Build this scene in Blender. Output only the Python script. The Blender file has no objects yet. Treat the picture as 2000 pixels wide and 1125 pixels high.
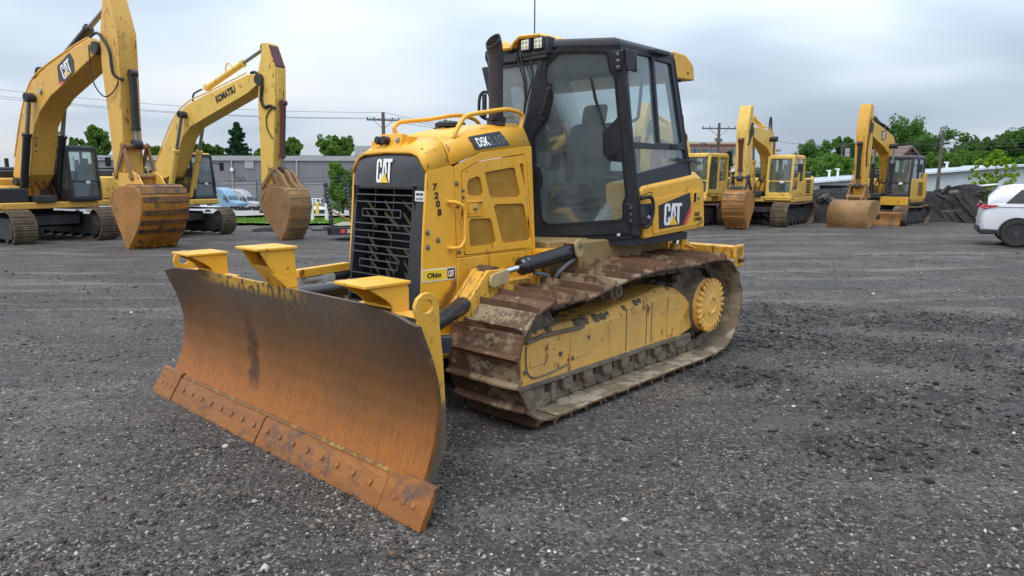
import bpy, bmesh, math, random
import numpy as np
from mathutils import Vector, Matrix, noise as mnoise
random.seed(7); rng = np.random.default_rng(7)
S = bpy.context.scene; COL = S.collection
R = math.radians

# ------------------------------------------------------------------ camera data
FPX, CAMH, PITCH, ROLL = 1360.24, 1.6653, 0.15868, 0.00326
cp, sp = math.cos(PITCH), math.sin(PITCH)
rt = Vector((1, 0, 0)); up = Vector((0, sp, cp)); fw = Vector((0, cp, -sp))
CR = math.cos(ROLL)*rt + math.sin(ROLL)*up; CU = -math.sin(ROLL)*rt + math.cos(ROLL)*up
CAM = Vector((0, 0, CAMH))
def at(px, py, Y):
    """world point seen at photo pixel (px, py) at forward distance Y metres"""
    d = CR*((px-1000)/FPX) + CU*((562.5-py)/FPX) + fw
    return CAM + d*(Y/d.y)
def sstep(t): t = max(0., min(1., t)); return t*t*(3-2*t)
def G(x, y):
    """yard height: level near the machine, falling away to the street behind"""
    s = .024 + (.006-.024)*sstep((x+5)/15.)
    z = -s*max(0, min(y, 31)-7)
    z -= .045*max(0, min(y, 170)-31)
    return z

# ------------------------------------------------------------------ object helpers
def tag(o, label=None, cat=None, group=None, kind=None):
    if label: o['label'] = label
    if cat: o['category'] = cat
    if group: o['group'] = group
    if kind: o['kind'] = kind
    return o
def empty(name, loc, rz=0, label=None, cat=None, group=None):
    o = bpy.data.objects.new(name, None); COL.objects.link(o)
    o.location = loc; o.rotation_euler = (0, 0, rz); o.empty_display_size = .3
    return tag(o, label, cat, group)
def finish(name, me, mat, parent=None, smooth=True, bevel=0, seg=2, ang=38):
    for m in (mat if isinstance(mat, (list, tuple)) else [mat]): me.materials.append(m)
    o = bpy.data.objects.new(name, me); COL.objects.link(o)
    if parent is not None: o.parent = parent
    if smooth and len(me.polygons):
        me.polygons.foreach_set('use_smooth', np.ones(len(me.polygons), bool))
        me.set_sharp_from_angle(angle=R(ang))
    if bevel:
        b = o.modifiers.new('edge', 'BEVEL'); b.width = bevel; b.segments = seg
        b.limit_method = 'ANGLE'; b.angle_limit = R(35); b.harden_normals = False
    return o
def V(*a): return Vector(a)
class MB:
    def __init__(s): s.v = []; s.f = []; s.mi = []; s.m = 0
    def add(s, vs, fs):
        n = len(s.v); s.v += [tuple(p) for p in vs]
        s.f += [tuple(i+n for i in f) for f in fs]; s.mi += [s.m]*len(fs); return s
    def box(s, x0, x1, y0, y1, z0, z1):
        return s.add([(x0,y0,z0),(x1,y0,z0),(x1,y1,z0),(x0,y1,z0),(x0,y0,z1),(x1,y0,z1),(x1,y1,z1),(x0,y1,z1)],
                     [(0,3,2,1),(4,5,6,7),(0,1,5,4),(1,2,6,5),(2,3,7,6),(3,0,4,7)])
    def obox(s, c, X, Y, Z):
        c, X, Y, Z = Vector(c), Vector(X), Vector(Y), Vector(Z)
        p = [c+a*X+b*Y+d*Z for d in (-1,1) for a, b in ((-1,-1),(1,-1),(1,1),(-1,1))]
        return s.add(p, [(0,3,2,1),(4,5,6,7),(0,1,5,4),(1,2,6,5),(2,3,7,6),(3,0,4,7)])
    def ext(s, pts, vec):
        """closed polygon of 3D points pushed along vec"""
        vec = Vector(vec); a = [Vector(p) for p in pts]; n = len(a)
        nrm = Vector((0,0,0))
        for i in range(n): nrm += a[i].cross(a[(i+1) % n])
        if nrm.dot(vec) < 0: a.reverse()
        b = [p+vec for p in a]
        return s.add(a+b, [tuple(range(n-1,-1,-1)), tuple(range(n,2*n))] + [(i,(i+1)%n,n+(i+1)%n,n+i) for i in range(n)])
    def xz(s, poly, y0, y1): return s.ext([(x,y0,z) for x, z in poly], (0,y1-y0,0))
    def yz(s, poly, x0, x1): return s.ext([(x0,y,z) for y, z in poly], (x1-x0,0,0))
    def xy(s, poly, z0, z1): return s.ext([(x,y,z0) for x, y in poly], (0,0,z1-z0))
    def cyl(s, p, q, r, r2=None, n=16, cap=True):
        p, q = Vector(p), Vector(q); r2 = r if r2 is None else r2
        d = (q-p).normalized(); u = d.orthogonal().normalized(); w = d.cross(u)
        vs = []
        for c, rr in ((p, r), (q, r2)):
            vs += [c+(u*math.cos(2*math.pi*i/n)+w*math.sin(2*math.pi*i/n))*rr for i in range(n)]
        fs = [(i,(i+1)%n,n+(i+1)%n,n+i) for i in range(n)]
        if cap: fs += [tuple(range(n-1,-1,-1)), tuple(range(n,2*n))]
        return s.add(vs, fs)
    def tube(s, path, r, n=8, closed=False):
        P = [Vector(p) for p in path]; m = len(P); vs = []; u = None
        for i, p in enumerate(P):
            a = P[i-1] if (i or closed) else P[0]; b = P[(i+1) % m] if (i < m-1 or closed) else P[-1]
            d = (b-a); d = d.normalized() if d.length > 1e-9 else Vector((0,0,1))
            u = d.orthogonal().normalized() if u is None else (u-d*u.dot(d))
            u = u.normalized() if u.length > 1e-6 else d.orthogonal().normalized(); w = d.cross(u)
            rr = r[i] if isinstance(r, (list, tuple)) else r
            vs += [p+(u*math.cos(2*math.pi*k/n)+w*math.sin(2*math.pi*k/n))*rr for k in range(n)]
        fs = []
        for i in range(m if closed else m-1):
            j = (i+1) % m
            fs += [(i*n+k, i*n+(k+1)%n, j*n+(k+1)%n, j*n+k) for k in range(n)]
        if not closed: fs += [tuple(range(n-1,-1,-1)), tuple((m-1)*n+k for k in range(n))]
        return s.add(vs, fs)
    def lathe(s, prof, c, axis, n=24):
        """prof: (distance along axis, radius); capped"""
        c = Vector(c); d = Vector(axis).normalized(); u = d.orthogonal().normalized(); w = d.cross(u); vs = []
        for h, r in prof:
            vs += [c+d*h+(u*math.cos(2*math.pi*i/n)+w*math.sin(2*math.pi*i/n))*r for i in range(n)]
        fs = []
        for k in range(len(prof)-1):
            fs += [(k*n+i, k*n+(i+1)%n, (k+1)*n+(i+1)%n, (k+1)*n+i) for i in range(n)]
        fs += [tuple(range(n-1,-1,-1)), tuple((len(prof)-1)*n+i for i in range(n))]
        return s.add(vs, fs)
    def grid(s, rows, close_u=False):
        n = len(rows[0]); m = len(rows); fs = []
        for i in range(m-1):
            for k in range(n if close_u else n-1):
                fs.append((i*n+k, i*n+(k+1)%n, (i+1)*n+(k+1)%n, (i+1)*n+k))
        return s.add([p for r in rows for p in r], fs)
    def mesh(s, name):
        me = bpy.data.meshes.new(name); me.from_pydata(s.v, [], s.f); 
        if any(s.mi): me.polygons.foreach_set('material_index', s.mi)
        me.update(); return me
    def build(s, name, mat, parent=None, bevel=0, smooth=True, seg=2, ang=38, fix=True):
        me = s.mesh(name)
        if fix:
            bm = bmesh.new(); bm.from_mesh(me); bmesh.ops.recalc_face_normals(bm, faces=bm.faces); bm.to_mesh(me); bm.free()
        return finish(name, me, mat, parent, smooth, bevel, seg, ang)
def spline(pts, n=8, closed=False):
    """Catmull-Rom through the points"""
    P = [Vector(p) for p in pts]; m = len(P); out = []
    for i in range(m if closed else m-1):
        p1, p2 = P[i], P[(i+1) % m]
        p0 = P[i-1] if (closed or i) else p1; p3 = P[(i+2) % m] if (closed or i < m-2) else p2
        for k in range(n):
            t = k/n
            out.append(.5*((2*p1)+(p2-p0)*t+(2*p0-5*p1+4*p2-p3)*t*t+(3*p1-p0-3*p2+p3)*t**3))
    if not closed: out.append(P[-1].copy())
    return out
def rpoly(pts, r, n=4):
    """round the corners of a 2D polygon"""
    out = []; m = len(pts)
    for i in range(m):
        a, p, b = Vector(pts[i-1]), Vector(pts[i]), Vector(pts[(i+1) % m])
        la, lb = (a-p).length, (b-p).length; d = min(r, la*.45, lb*.45)
        s_, e_ = p+(a-p)/la*d, p+(b-p)/lb*d
        for k in range(n+1):
            t = k/n; q = (1-t)**2*s_+2*t*(1-t)*p+t*t*e_; out.append((q.x, q.y))
    return out
class Frame:
    """a flat sheet in space: origin, u axis, v axis"""
    def __init__(s, o, u, v):
        s.o = Vector(o); s.u = Vector(u).normalized(); v = Vector(v); s.n = s.u.cross(v).normalized(); s.v = s.n.cross(s.u)
        s.M = Matrix((( s.u.x,s.v.x,s.n.x,s.o.x),(s.u.y,s.v.y,s.n.y,s.o.y),(s.u.z,s.v.z,s.n.z,s.o.z),(0,0,0,1)))
    def uv(s, p): d = Vector(p)-s.o; return (d.dot(s.u), d.dot(s.v))
    def p(s, a, b, c=0): return s.o+s.u*a+s.v*b+s.n*c
def plate_mesh(outer, holes, t, F, off=0):
    """flat plate with openings; outer/holes are 2D loops, t thickness, standing on frame F"""
    cu = bpy.data.curves.new('plate', 'CURVE'); cu.dimensions = '2D'; cu.fill_mode = 'BOTH'; cu.extrude = t/2
    for loop in [outer]+list(holes):
        sl = cu.splines.new('POLY'); sl.points.add(len(loop)-1); sl.use_cyclic_u = True
        for i, q in enumerate(loop): sl.points[i].co = (q[0], q[1], 0, 1)
    ob = bpy.data.objects.new('plate', cu); COL.objects.link(ob)
    dg = bpy.context.evaluated_depsgraph_get(); me = bpy.data.meshes.new_from_object(ob.evaluated_get(dg))
    bpy.data.objects.remove(ob); bpy.data.curves.remove(cu)
    bm = bmesh.new(); bm.from_mesh(me); bmesh.ops.remove_doubles(bm, verts=bm.verts, dist=1e-5); bm.to_mesh(me); bm.free()
    me.transform(F.M @ Matrix.Translation((0, 0, off+t/2))); me.materials.clear(); return me
def plate(name, outer, holes, t, F, mat, parent, off=0, bevel=0):
    return finish(name, plate_mesh(outer, holes, t, F, off), mat, parent, True, bevel, 2, 30)
def text_mesh(body, F, x, y, w, h, t=.002, off=.0015, bold=0., shear=0.):
    """raised lettering filling the rectangle x..x+w, y..y+h of frame F"""
    cu = bpy.data.curves.new('txt', 'FONT'); cu.body = body; cu.extrude = t/2; cu.offset = bold; cu.shear = shear; cu.resolution_u = 4
    ob = bpy.data.objects.new('txt', cu); COL.objects.link(ob)
    dg = bpy.context.evaluated_depsgraph_get(); me = bpy.data.meshes.new_from_object(ob.evaluated_get(dg))
    bpy.data.objects.remove(ob); bpy.data.curves.remove(cu)
    co = np.zeros(len(me.vertices)*3); me.vertices.foreach_get('co', co); co = co.reshape(-1, 3)
    lo, hi = co.min(0), co.max(0); zt = max(abs(lo[2]), abs(hi[2]), 1e-6)
    co[:,0] = x+(co[:,0]-lo[0])/(hi[0]-lo[0])*w; co[:,1] = y+(co[:,1]-lo[1])/(hi[1]-lo[1])*h; co[:,2] = co[:,2]/zt*t/2+off+t/2
    me.vertices.foreach_set('co', co.ravel()); me.transform(F.M); me.materials.clear(); me.update(); return me
def lettering(body, F, x, y, w, h, mat, parent, name='lettering', **k):
    return finish(name, text_mesh(body, F, x, y, w, h, **k), mat, parent, False)
def cat_logo(F, x, y, w, h, parent, white, yellow, off=.002, t=.002, skew=0.):
    """white block letters with the yellow triangle under the A"""
    C_ = [(.0,.12),(.06,0),(.27,0),(.33,.12),(.33,.38),(.22,.38),(.22,.17),(.19,.12),(.13,.12),(.11,.17),(.11,.83),(.13,.88),(.19,.88),(.22,.83),(.22,.64),(.33,.64),(.33,.88),(.27,1),(.06,1),(0,.88)]
    A_ = [(.345,.12),(.43,1),(.60,1),(.66,.42),(.585,.30),(.565,.42),(.52,.80),(.475,.45),(.46,.25),(.40,.12)]
    T_ = [(.60,1),(1,1),(1,.86),(.87,.86),(.87,0),(.845,0),(.74,.24),(.74,.86),(.615,.86)]
    Y_ = [(.25,.0),(.52,.40),(.79,.0)]
    b = MB()
    for pl in (C_, A_, T_):
        b.ext([F.p(x+(q[0]+skew*q[1])*w, y+q[1]*h, off) for q in pl], F.n*t)
    o = b.build('lettering', white, parent, smooth=False)
    b2 = MB(); b2.ext([F.p(x+q[0]*w, y+q[1]*h, off+.0005) for q in Y_], F.n*(t+.0006)); b2.build('triangle_mark', yellow, parent, smooth=False)
    return o
def rpolyx(pts, y, r, n=4): return [(a, y, c) for a, c in rpoly(pts, r, n)]
# ------------------------------------------------------------------ materials
class NT:
    def __init__(s, name):
        s.m = bpy.data.materials.new(name); s.m.use_nodes = True; s.t = s.m.node_tree; s.t.nodes.clear()
        s.out = s.n('ShaderNodeOutputMaterial')
    def n(s, typ, **k):
        nd = s.t.nodes.new(typ)
        for a, b in k.items(): setattr(nd, a, b)
        return nd
    def l(s, a, b): s.t.links.new(a, b)
    def set(s, sock, v):
        if isinstance(v, bpy.types.NodeSocket): s.l(v, sock)
        else:
            if isinstance(v, (tuple, list)) and len(v) == 3 and sock.type == 'RGBA': v = (*v, 1)
            sock.default_value = v
    def coord(s, scale=(1,1,1), loc=(0,0,0), rot=(0,0,0), which='Object'):
        c = s.n('ShaderNodeTexCoord'); mp = s.n('ShaderNodeMapping')
        mp.inputs['Scale'].default_value = scale; mp.inputs['Location'].default_value = loc; mp.inputs['Rotation'].default_value = rot
        s.l(c.outputs[which], mp.inputs['Vector']); return mp.outputs['Vector']
    def noise(s, vec, scale, detail=4, rough=.55, dist=0.):
        n = s.n('ShaderNodeTexNoise'); s.l(vec, n.inputs['Vector'])
        n.inputs['Scale'].default_value = scale; n.inputs['Detail'].default_value = detail
        n.inputs['Roughness'].default_value = rough; n.inputs['Distortion'].default_value = dist
        return n.outputs['Fac']
    def voro(s, vec, scale, feat='F1', out='Distance', rnd=1.):
        n = s.n('ShaderNodeTexVoronoi', feature=feat); s.l(vec, n.inputs['Vector']); n.inputs['Scale'].default_value = scale
        n.inputs['Randomness'].default_value = rnd; return n.outputs[out]
    def ramp(s, fac, a, b, lo=0., hi=1.):
        n = s.n('ShaderNodeMapRange'); n.inputs['From Min'].default_value = a; n.inputs['From Max'].default_value = b
        n.inputs['To Min'].default_value = lo; n.inputs['To Max'].default_value = hi; s.set(n.inputs['Value'], fac); return n.outputs['Result']
    def cramp(s, fac, stops):
        n = s.n('ShaderNodeValToRGB'); e = n.color_ramp.elements
        while len(e) < len(stops): e.new(.5)
        for i, (p, c) in enumerate(stops): e[i].position = p; e[i].color = (*c, 1)
        s.set(n.inputs['Fac'], fac); return n.outputs['Color']
    def mix(s, fac, a, b, mode='MIX'):
        n = s.n('ShaderNodeMix', data_type='RGBA', blend_type=mode); s.set(n.inputs[0], fac); s.set(n.inputs[6], a); s.set(n.inputs[7], b); return n.outputs[2]
    def math(s, op, a, b=0., c=None):
        n = s.n('ShaderNodeMath', operation=op); s.set(n.inputs[0], a); s.set(n.inputs[1], b)
        if c is not None: s.set(n.inputs[2], c)
        return n.outputs[0]
    def sep(s, vec): n = s.n('ShaderNodeSeparateXYZ'); s.l(vec, n.inputs[0]); return n.outputs
    def bump(s, hgt, strength=.3, dist=.01, prev=None):
        n = s.n('ShaderNodeBump'); n.inputs['Strength'].default_value = strength; n.inputs['Distance'].default_value = dist
        s.l(hgt, n.inputs['Height'])
        if prev is not None: s.l(prev, n.inputs['Normal'])
        return n.outputs['Normal']
    def bsdf(s, col, rough=.5, metal=0., normal=None, spec=.5, coat=0., trans=0.):
        b = s.n('ShaderNodeBsdfPrincipled'); s.set(b.inputs['Base Color'], col); s.set(b.inputs['Roughness'], rough)
        s.set(b.inputs['Metallic'], metal); s.set(b.inputs['Specular IOR Level'], spec); s.set(b.inputs['Coat Weight'], coat)
        if normal is not None: s.l(normal, b.inputs['Normal'])
        s.l(b.outputs[0], s.out.inputs['Surface']); return b
def paint(name, col, dirt=(.16,.11,.07), amt=.35, scale=2.2, rough=.42, coat=.15, rust=0., chips=0., metal=0., spec=.45):
    """machine paint with uneven fade, dust and chips"""
    t = NT(name); v = t.coord()
    a = t.noise(v, scale, 6, .62); b = t.noise(v, scale*9, 4, .6); d = t.noise(t.coord(scale=(3,3,.35)), scale*3, 4, .6)
    fade = t.mix(t.ramp(b, .3, .75), col, tuple(min(1, c*1.10+.012) for c in col))
    fade = t.mix(t.ramp(d, .45, .8, 0, .25), fade, tuple(c*.78 for c in col))
    m = t.ramp(t.math('ADD', t.math('MULTIPLY', a, .7), t.math('MULTIPLY', b, .3)), .56-.18*amt, .78-.1*amt, 0, min(.95, amt*1.5))
    c = t.mix(m, fade, dirt)
    if rust:
        r = t.ramp(t.noise(t.coord(scale=(1.4,1.4,.5)), scale*5, 6, .7, .4), .60-.14*rust, .66-.1*rust, 0, .9)
        c = t.mix(r, c, t.mix(b, (.09,.032,.012), (.24,.085,.025)))
    if chips:
        k = t.ramp(t.noise(v, 38, 3, .5), .70-.06*chips, .72-.06*chips, 0, .9); c = t.mix(k, c, (.035,.03,.028))
    t.bsdf(c, t.ramp(m, 0, 1, rough, .8), metal, t.bump(b, .06, .004), spec, t.ramp(m, 0, .6, coat, 0)); return t.m
def plain(name, col, rough=.5, metal=0., spec=.5, var=.25, scale=12, bump=.08):
    t = NT(name); v = t.coord(); a = t.noise(v, scale, 5, .6)
    c = t.mix(t.ramp(a, .3, .7), tuple(x*(1-var) for x in col), tuple(min(1, x*(1+var)) for x in col))
    t.bsdf(c, t.ramp(a, .2, .8, max(.03, rough-.08), rough+.08), metal, t.bump(a, bump, .004) if bump else None, spec); return t.m
def glass(name, tint, refl=1.0, skyhaze=.06, skyhaze_col=(.5,.58,.6)):
    """thin window glass: tinted see-through, mirror by angle, a little dust plus reflected sky painted in as a pale veil"""
    t = NT(name); tr = t.n('ShaderNodeBsdfTransparent'); tr.inputs['Color'].default_value = (*tint, 1)
    gl = t.n('ShaderNodeBsdfGlossy'); gl.inputs['Roughness'].default_value = .02; gl.inputs['Color'].default_value = (.95,.98,1,1)
    df = t.n('ShaderNodeBsdfDiffuse'); df.inputs['Color'].default_value = (*skyhaze_col, 1)
    fr = t.n('ShaderNodeFresnel'); fr.inputs['IOR'].default_value = 1.5
    a = t.n('ShaderNodeMixShader'); b = t.n('ShaderNodeMixShader')
    dust = t.ramp(t.noise(t.coord(), 3.5, 5, .6), .3, .75, skyhaze*.5, skyhaze*1.5)  # dusty unevenness of a diffuse veil that imitates sky glare on the panes
    t.l(dust, a.inputs[0]); t.l(tr.outputs[0], a.inputs[1]); t.l(df.outputs[0], a.inputs[2])
    t.l(t.math('MULTIPLY', fr.outputs[0], refl), b.inputs[0]); t.l(a.outputs[0], b.inputs[1]); t.l(gl.outputs[0], b.inputs[2])
    t.l(b.outputs[0], t.out.inputs['Surface']); return t.m

YEL = (.74,.375,.022)
M = {}
M['yellow'] = paint('yellow_paint', YEL, (.44,.27,.085), .34, 1.3, .42, .12, .02, .10)
M['yellow_worn'] = paint('worn_yellow_paint', (.66,.35,.035), (.30,.21,.10), .45, 3, .5, .05, .35, .5)
M['yellow_dusty'] = paint('dusty_yellow_paint', (.76,.415,.085), (.42,.28,.13), .55, 1.6, .58, 0, .12, .25)
M['cat_old'] = paint('faded_gold_paint', (.63,.355,.062), (.32,.19,.075), .22, .9, .5, .05, .10, .12)
M['kom_old'] = paint('faded_lemon_paint', (.70,.455,.090), (.38,.23,.08), .22, .9, .5, .05, .14, .15)
M['cat_new'] = paint('gold_paint', (.62,.34,.035), (.3,.19,.07), .2, 1.2, .48, .08, .12, .1)
M['black'] = paint('charcoal_paint', (.018,.020,.026), (.085,.08,.075), .30, 2.5, .42, .05)
M['black_gloss'] = paint('black_paint', (.010,.011,.014), (.06,.055,.05), .22, 3, .3, .1)
M['cabframe'] = paint('dark_cab_paint', (.022,.024,.032), (.07,.068,.07), .25, 2, .45, .05)
M['dark'] = plain('dark_cavity', (.012,.012,.013), .8, spec=.2)
M['rubber'] = plain('black_rubber', (.016,.016,.017), .65)
M['fabric'] = plain('seat_fabric', (.055,.058,.066), .9, scale=60)
M['trim'] = plain('grey_trim', (.10,.11,.12), .7)
M['grille_rod'] = plain('grille_rod', (.045,.048,.055), .35)
M['trim_pale'] = plain('pale_trim', (.34,.35,.32), .7)
M['chrome'] = plain('polished_rod', (.75,.76,.78), .12, 1., var=.05, bump=0)
M['steel'] = plain('bare_steel', (.30,.30,.31), .38, 1., var=.2)
M['bolt'] = plain('dull_bolt', (.22,.21,.2), .45, .8)
M['white'] = plain('white_lettering', (.78,.78,.77), .5, var=.05, bump=0)
M['black_ink'] = plain('black_lettering', (.012,.012,.013), .5, var=.05, bump=0)
M['decal_black'] = plain('black_decal', (.016,.017,.021), .35, var=.2)
M['decal_yellow'] = plain('yellow_decal', (.82,.56,.03), .4, var=.06, bump=0)
M['logo_yellow'] = plain('logo_yellow', (.80,.50,.02), .4, var=.05, bump=0)
M['red'] = plain('red_stripe', (.62,.05,.06), .4, var=.1, bump=0)
M['sticker'] = plain('white_sticker', (.72,.73,.74), .5, var=.1, bump=0)
M['outline'] = plain('pale_outline', (.32,.34,.37), .45, var=.1, bump=0)
M['lamp'] = plain('lamp_lens', (.70,.70,.66), .15, .3, var=.2, scale=60)
M['lampcell'] = plain('lamp_cell', (.42,.40,.16), .2, .4, var=.3, scale=80)
M['glass'] = glass('cab_glass', (.88,.97,.97), 2.5, .17, (.46,.60,.63))
M['glass2'] = glass('far_cab_glass', (.78,.88,.86), 1.9, .22, (.36,.44,.42))
M['carglass'] = glass('dark_car_glass', (.10,.11,.12), 1.2, .02)
M['puddle_mud'] = plain('packed_mud', (.15,.115,.08), .9, scale=18, var=.45, bump=.5)
def rusty(name, base, hi, mud, mudamt, scale=3., rough=.7, stretch=(1,1,1), each=0.):
    t = NT(name); v = t.coord(scale=stretch); oi = None
    if each:                                          # every piece weathers differently
        oi = t.n('ShaderNodeObjectInfo'); va = t.n('ShaderNodeVectorMath', operation='MULTIPLY_ADD'); t.l(oi.outputs['Location'], va.inputs[0]); va.inputs[1].default_value = (9,5,7); t.l(v, va.inputs[2]); v = va.outputs[0]
    a = t.noise(v, scale, 6, .65); b = t.noise(v, scale*8, 5, .65); g = t.noise(t.coord(), 60, 3, .6)
    c = t.mix(t.ramp(a, .35, .68), base, hi); c = t.mix(t.ramp(b, .42, .72, 0, .55), c, tuple(x*.42 for x in base))
    if each: c = t.mix(t.math('MULTIPLY', oi.outputs['Random'], each), c, tuple(x*.55 for x in base))
    mn = t.noise(v if each else t.coord(loc=(3,1,5)), scale*1.25, 6, .68)
    if each: mn = t.math('ADD', mn, t.math('MULTIPLY', t.math('SUBTRACT', oi.outputs['Random'], .5), .14))
    m = t.ramp(mn, .62-.22*mudamt, .68-.16*mudamt, 0, .9)
    c = t.mix(m, c, t.mix(g, tuple(x*.62 for x in mud), tuple(min(1,x*1.25) for x in mud)))
    t.bsdf(c, t.ramp(b, .2, .8, rough-.15, rough+.12), .0, t.bump(t.math('ADD', b, t.math('MULTIPLY', m, t.math('ADD', g, .4))), .35, .008), .35); return t.m
M['track'] = rusty('rusty_track_steel', (.100,.058,.034), (.175,.086,.043), (.29,.215,.13), .44, 3.6, each=.5)
M['strip'] = rusty('rubbed_yellow_strip', (.33,.20,.045), (.40,.25,.05), (.15,.065,.025), 1.1, 9, .6)
M['track_in'] = rusty('worn_track_inside', (.19,.145,.095), (.36,.285,.195), (.44,.36,.25), .55, 4, each=.7)
M['chain'] = rusty('dusty_chain_steel', (.14,.11,.08), (.24,.195,.14), (.28,.22,.15), .5, 6, .75)
M['track_far'] = rusty('brown_track_steel', (.12,.085,.055), (.21,.155,.10), (.26,.20,.13), .4, 2.5, .7)
M['undercar'] = paint('black_undercarriage', (.022,.023,.026), (.10,.085,.065), .5, 2, .6, 0)
M['bucket'] = rusty('rusty_bucket_steel', (.30,.135,.038), (.45,.21,.055), (.17,.115,.07), .35, 1.6, .6)
M['bucket_hot'] = rusty('orange_bucket_steel', (.38,.145,.016), (.55,.235,.022), (.085,.058,.040), .36, 1.5, .55, (1,1,2.6))
M['bucket_brown'] = rusty('brown_bucket_steel', (.23,.125,.050), (.36,.20,.08), (.22,.155,.09), .45, 2.2, .7)
M['cut_edge'] = rusty('cutting_edge_steel', (.21,.078,.020), (.33,.125,.026), (.105,.060,.045), .42, 2.6, .5, (1,.45,2.2))
def blade_mat():
    """worn mouldboard: bare dark steel high up, orange rust low down, scratches and a wet run"""
    t = NT('worn_blade_steel'); v = t.coord(); x, y, z = t.sep(v)
    st = t.noise(t.coord(scale=(1,9,.55)), 6, 6, .65); pa = t.noise(v, 2.3, 5, .6); gr = t.noise(t.coord(scale=(1,22,1.2)), 9, 4, .7)
    h = t.math('ADD', z, t.math('ADD', t.math('MULTIPLY', t.math('SUBTRACT', pa, .5), .55), t.math('MULTIPLY', t.math('SUBTRACT', st, .5), .30)))
    c = t.cramp(t.ramp(h, .05, 1.0), [(0,(.36,.118,.014)),(.20,(.33,.112,.015)),(.42,(.225,.088,.020)),(.62,(.165,.078,.028)),(.80,(.112,.068,.040)),(1,(.095,.072,.056))])
    c = t.mix(t.ramp(gr, .48, .62, 0, .55), c, (.075,.042,.022)); fl_ = t.noise(t.coord(scale=(1,60,4)), 8, 3, .6); c = t.mix(t.ramp(fl_, .62, .66, 0, .45), c, (.33,.20,.11)); spk = t.noise(v, 55, 3, .6); c = t.mix(t.ramp(spk, .60, .66, 0, .5), c, (.05,.032,.02))
    sc = t.noise(t.coord(scale=(1,26,3.2), rot=(R(-32),0,0)), 5, 4, .6)
    c = t.mix(t.math('MULTIPLY', t.ramp(sc, .61, .64), t.ramp(z, .5, .95)), c, (.20,.145,.085))
    chip = t.math('MULTIPLY', t.ramp(t.noise(t.coord(scale=(1,7,3), rot=(R(-35),0,0)), 4, 4, .6), .44, .48), t.ramp(z, .90, .94))
    c = t.mix(t.math('MULTIPLY', chip, t.ramp(t.math('ABSOLUTE', t.math('ADD', y, .35)), .75, .3)), c, (.50,.28,.035))
    wob = t.math('MULTIPLY', t.math('SUBTRACT', t.noise(t.coord(scale=(1,1,3)), 5, 4, .6), .5), .22)
    yy = t.math('ADD', t.math('ADD', y, .40), t.math('ADD', wob, t.math('MULTIPLY', t.math('SUBTRACT', z, .55), .30)))
    wet = t.math('MULTIPLY', t.ramp(t.math('ABSOLUTE', yy), .095, .05), t.math('MULTIPLY', t.ramp(z, .24, .34), t.ramp(z, .80, .55)))
    wet = t.math('MULTIPLY', wet, t.ramp(st, .30, .42))
    c = t.mix(t.math('MULTIPLY', wet, .8), c, (.045,.022,.013))
    t.bsdf(c, t.ramp(st, .3, .7, .42, .62), .25, t.bump(t.math('ADD', st, t.math('MULTIPLY', gr, .5)), .12, .006), .4); return t.m
M['blade'] = blade_mat()
def perf_mat():
    """yellow punched sheet: staggered round holes with darkness behind"""
    t = NT('punched_yellow_sheet'); c = t.n('ShaderNodeTexCoord'); x, y, z = t.sep(c.outputs['Object'])
    cb = t.n('ShaderNodeCombineXYZ'); t.l(x, cb.inputs[0]); t.l(z, cb.inputs[1]); mp = t.n('ShaderNodeMapping'); mp.inputs['Rotation'].default_value = (0,0,R(45)); t.l(cb.outputs[0], mp.inputs['Vector'])
    n = t.n('ShaderNodeTexVoronoi', feature='F1'); n.voronoi_dimensions = '2D'; n.inputs['Scale'].default_value = 82; n.inputs['Randomness'].default_value = 0; t.l(mp.outputs[0], n.inputs['Vector'])
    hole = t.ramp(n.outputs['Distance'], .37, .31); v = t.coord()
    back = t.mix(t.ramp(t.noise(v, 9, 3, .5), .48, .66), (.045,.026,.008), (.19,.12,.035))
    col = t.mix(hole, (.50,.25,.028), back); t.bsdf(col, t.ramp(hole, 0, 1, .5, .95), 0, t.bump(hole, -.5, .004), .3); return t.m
M['perf'] = perf_mat()
def leaf_mat(name, a, b, c):
    t = NT(name); v = t.coord(); n1 = t.noise(v, .45, 3, .5); n2 = t.noise(v, 2.6, 3, .6)
    col = t.mix(t.ramp(n1, .35, .65), a, b); col = t.mix(t.ramp(n2, .45, .75, 0, .8), col, c)
    d = t.n('ShaderNodeBsdfDiffuse'); tl = t.n('ShaderNodeBsdfTranslucent'); mx = t.n('ShaderNodeMixShader'); mx.inputs[0].default_value = .35
    t.l(col, d.inputs['Color']); t.l(col, tl.inputs['Color']); t.l(d.outputs[0], mx.inputs[1]); t.l(tl.outputs[0], mx.inputs[2]); t.l(mx.outputs[0], t.out.inputs['Surface']); return t.m
M['leaf'] = leaf_mat('green_leaves', (.075,.160,.030), (.125,.235,.042), (.18,.30,.070))
M['leaf_dark'] = leaf_mat('dark_leaves', (.052,.118,.028), (.085,.175,.038), (.13,.23,.055))
M['leaf_pine'] = leaf_mat('needles', (.030,.075,.038), (.046,.108,.052), (.07,.14,.066))
M['leaf_lime'] = leaf_mat('lime_leaves', (.17,.30,.030), (.27,.40,.045), (.36,.48,.07))
M['bark'] = plain('bark', (.085,.065,.05), .9, scale=9, var=.5, bump=.5)
M['pole'] = plain('weathered_pole_wood', (.10,.085,.07), .85, scale=6, var=.4, bump=.3)
M['wire'] = plain('cable', (.03,.03,.033), .6, bump=0)
M['galv'] = plain('grey_metal', (.38,.39,.40), .5, .4)
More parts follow.
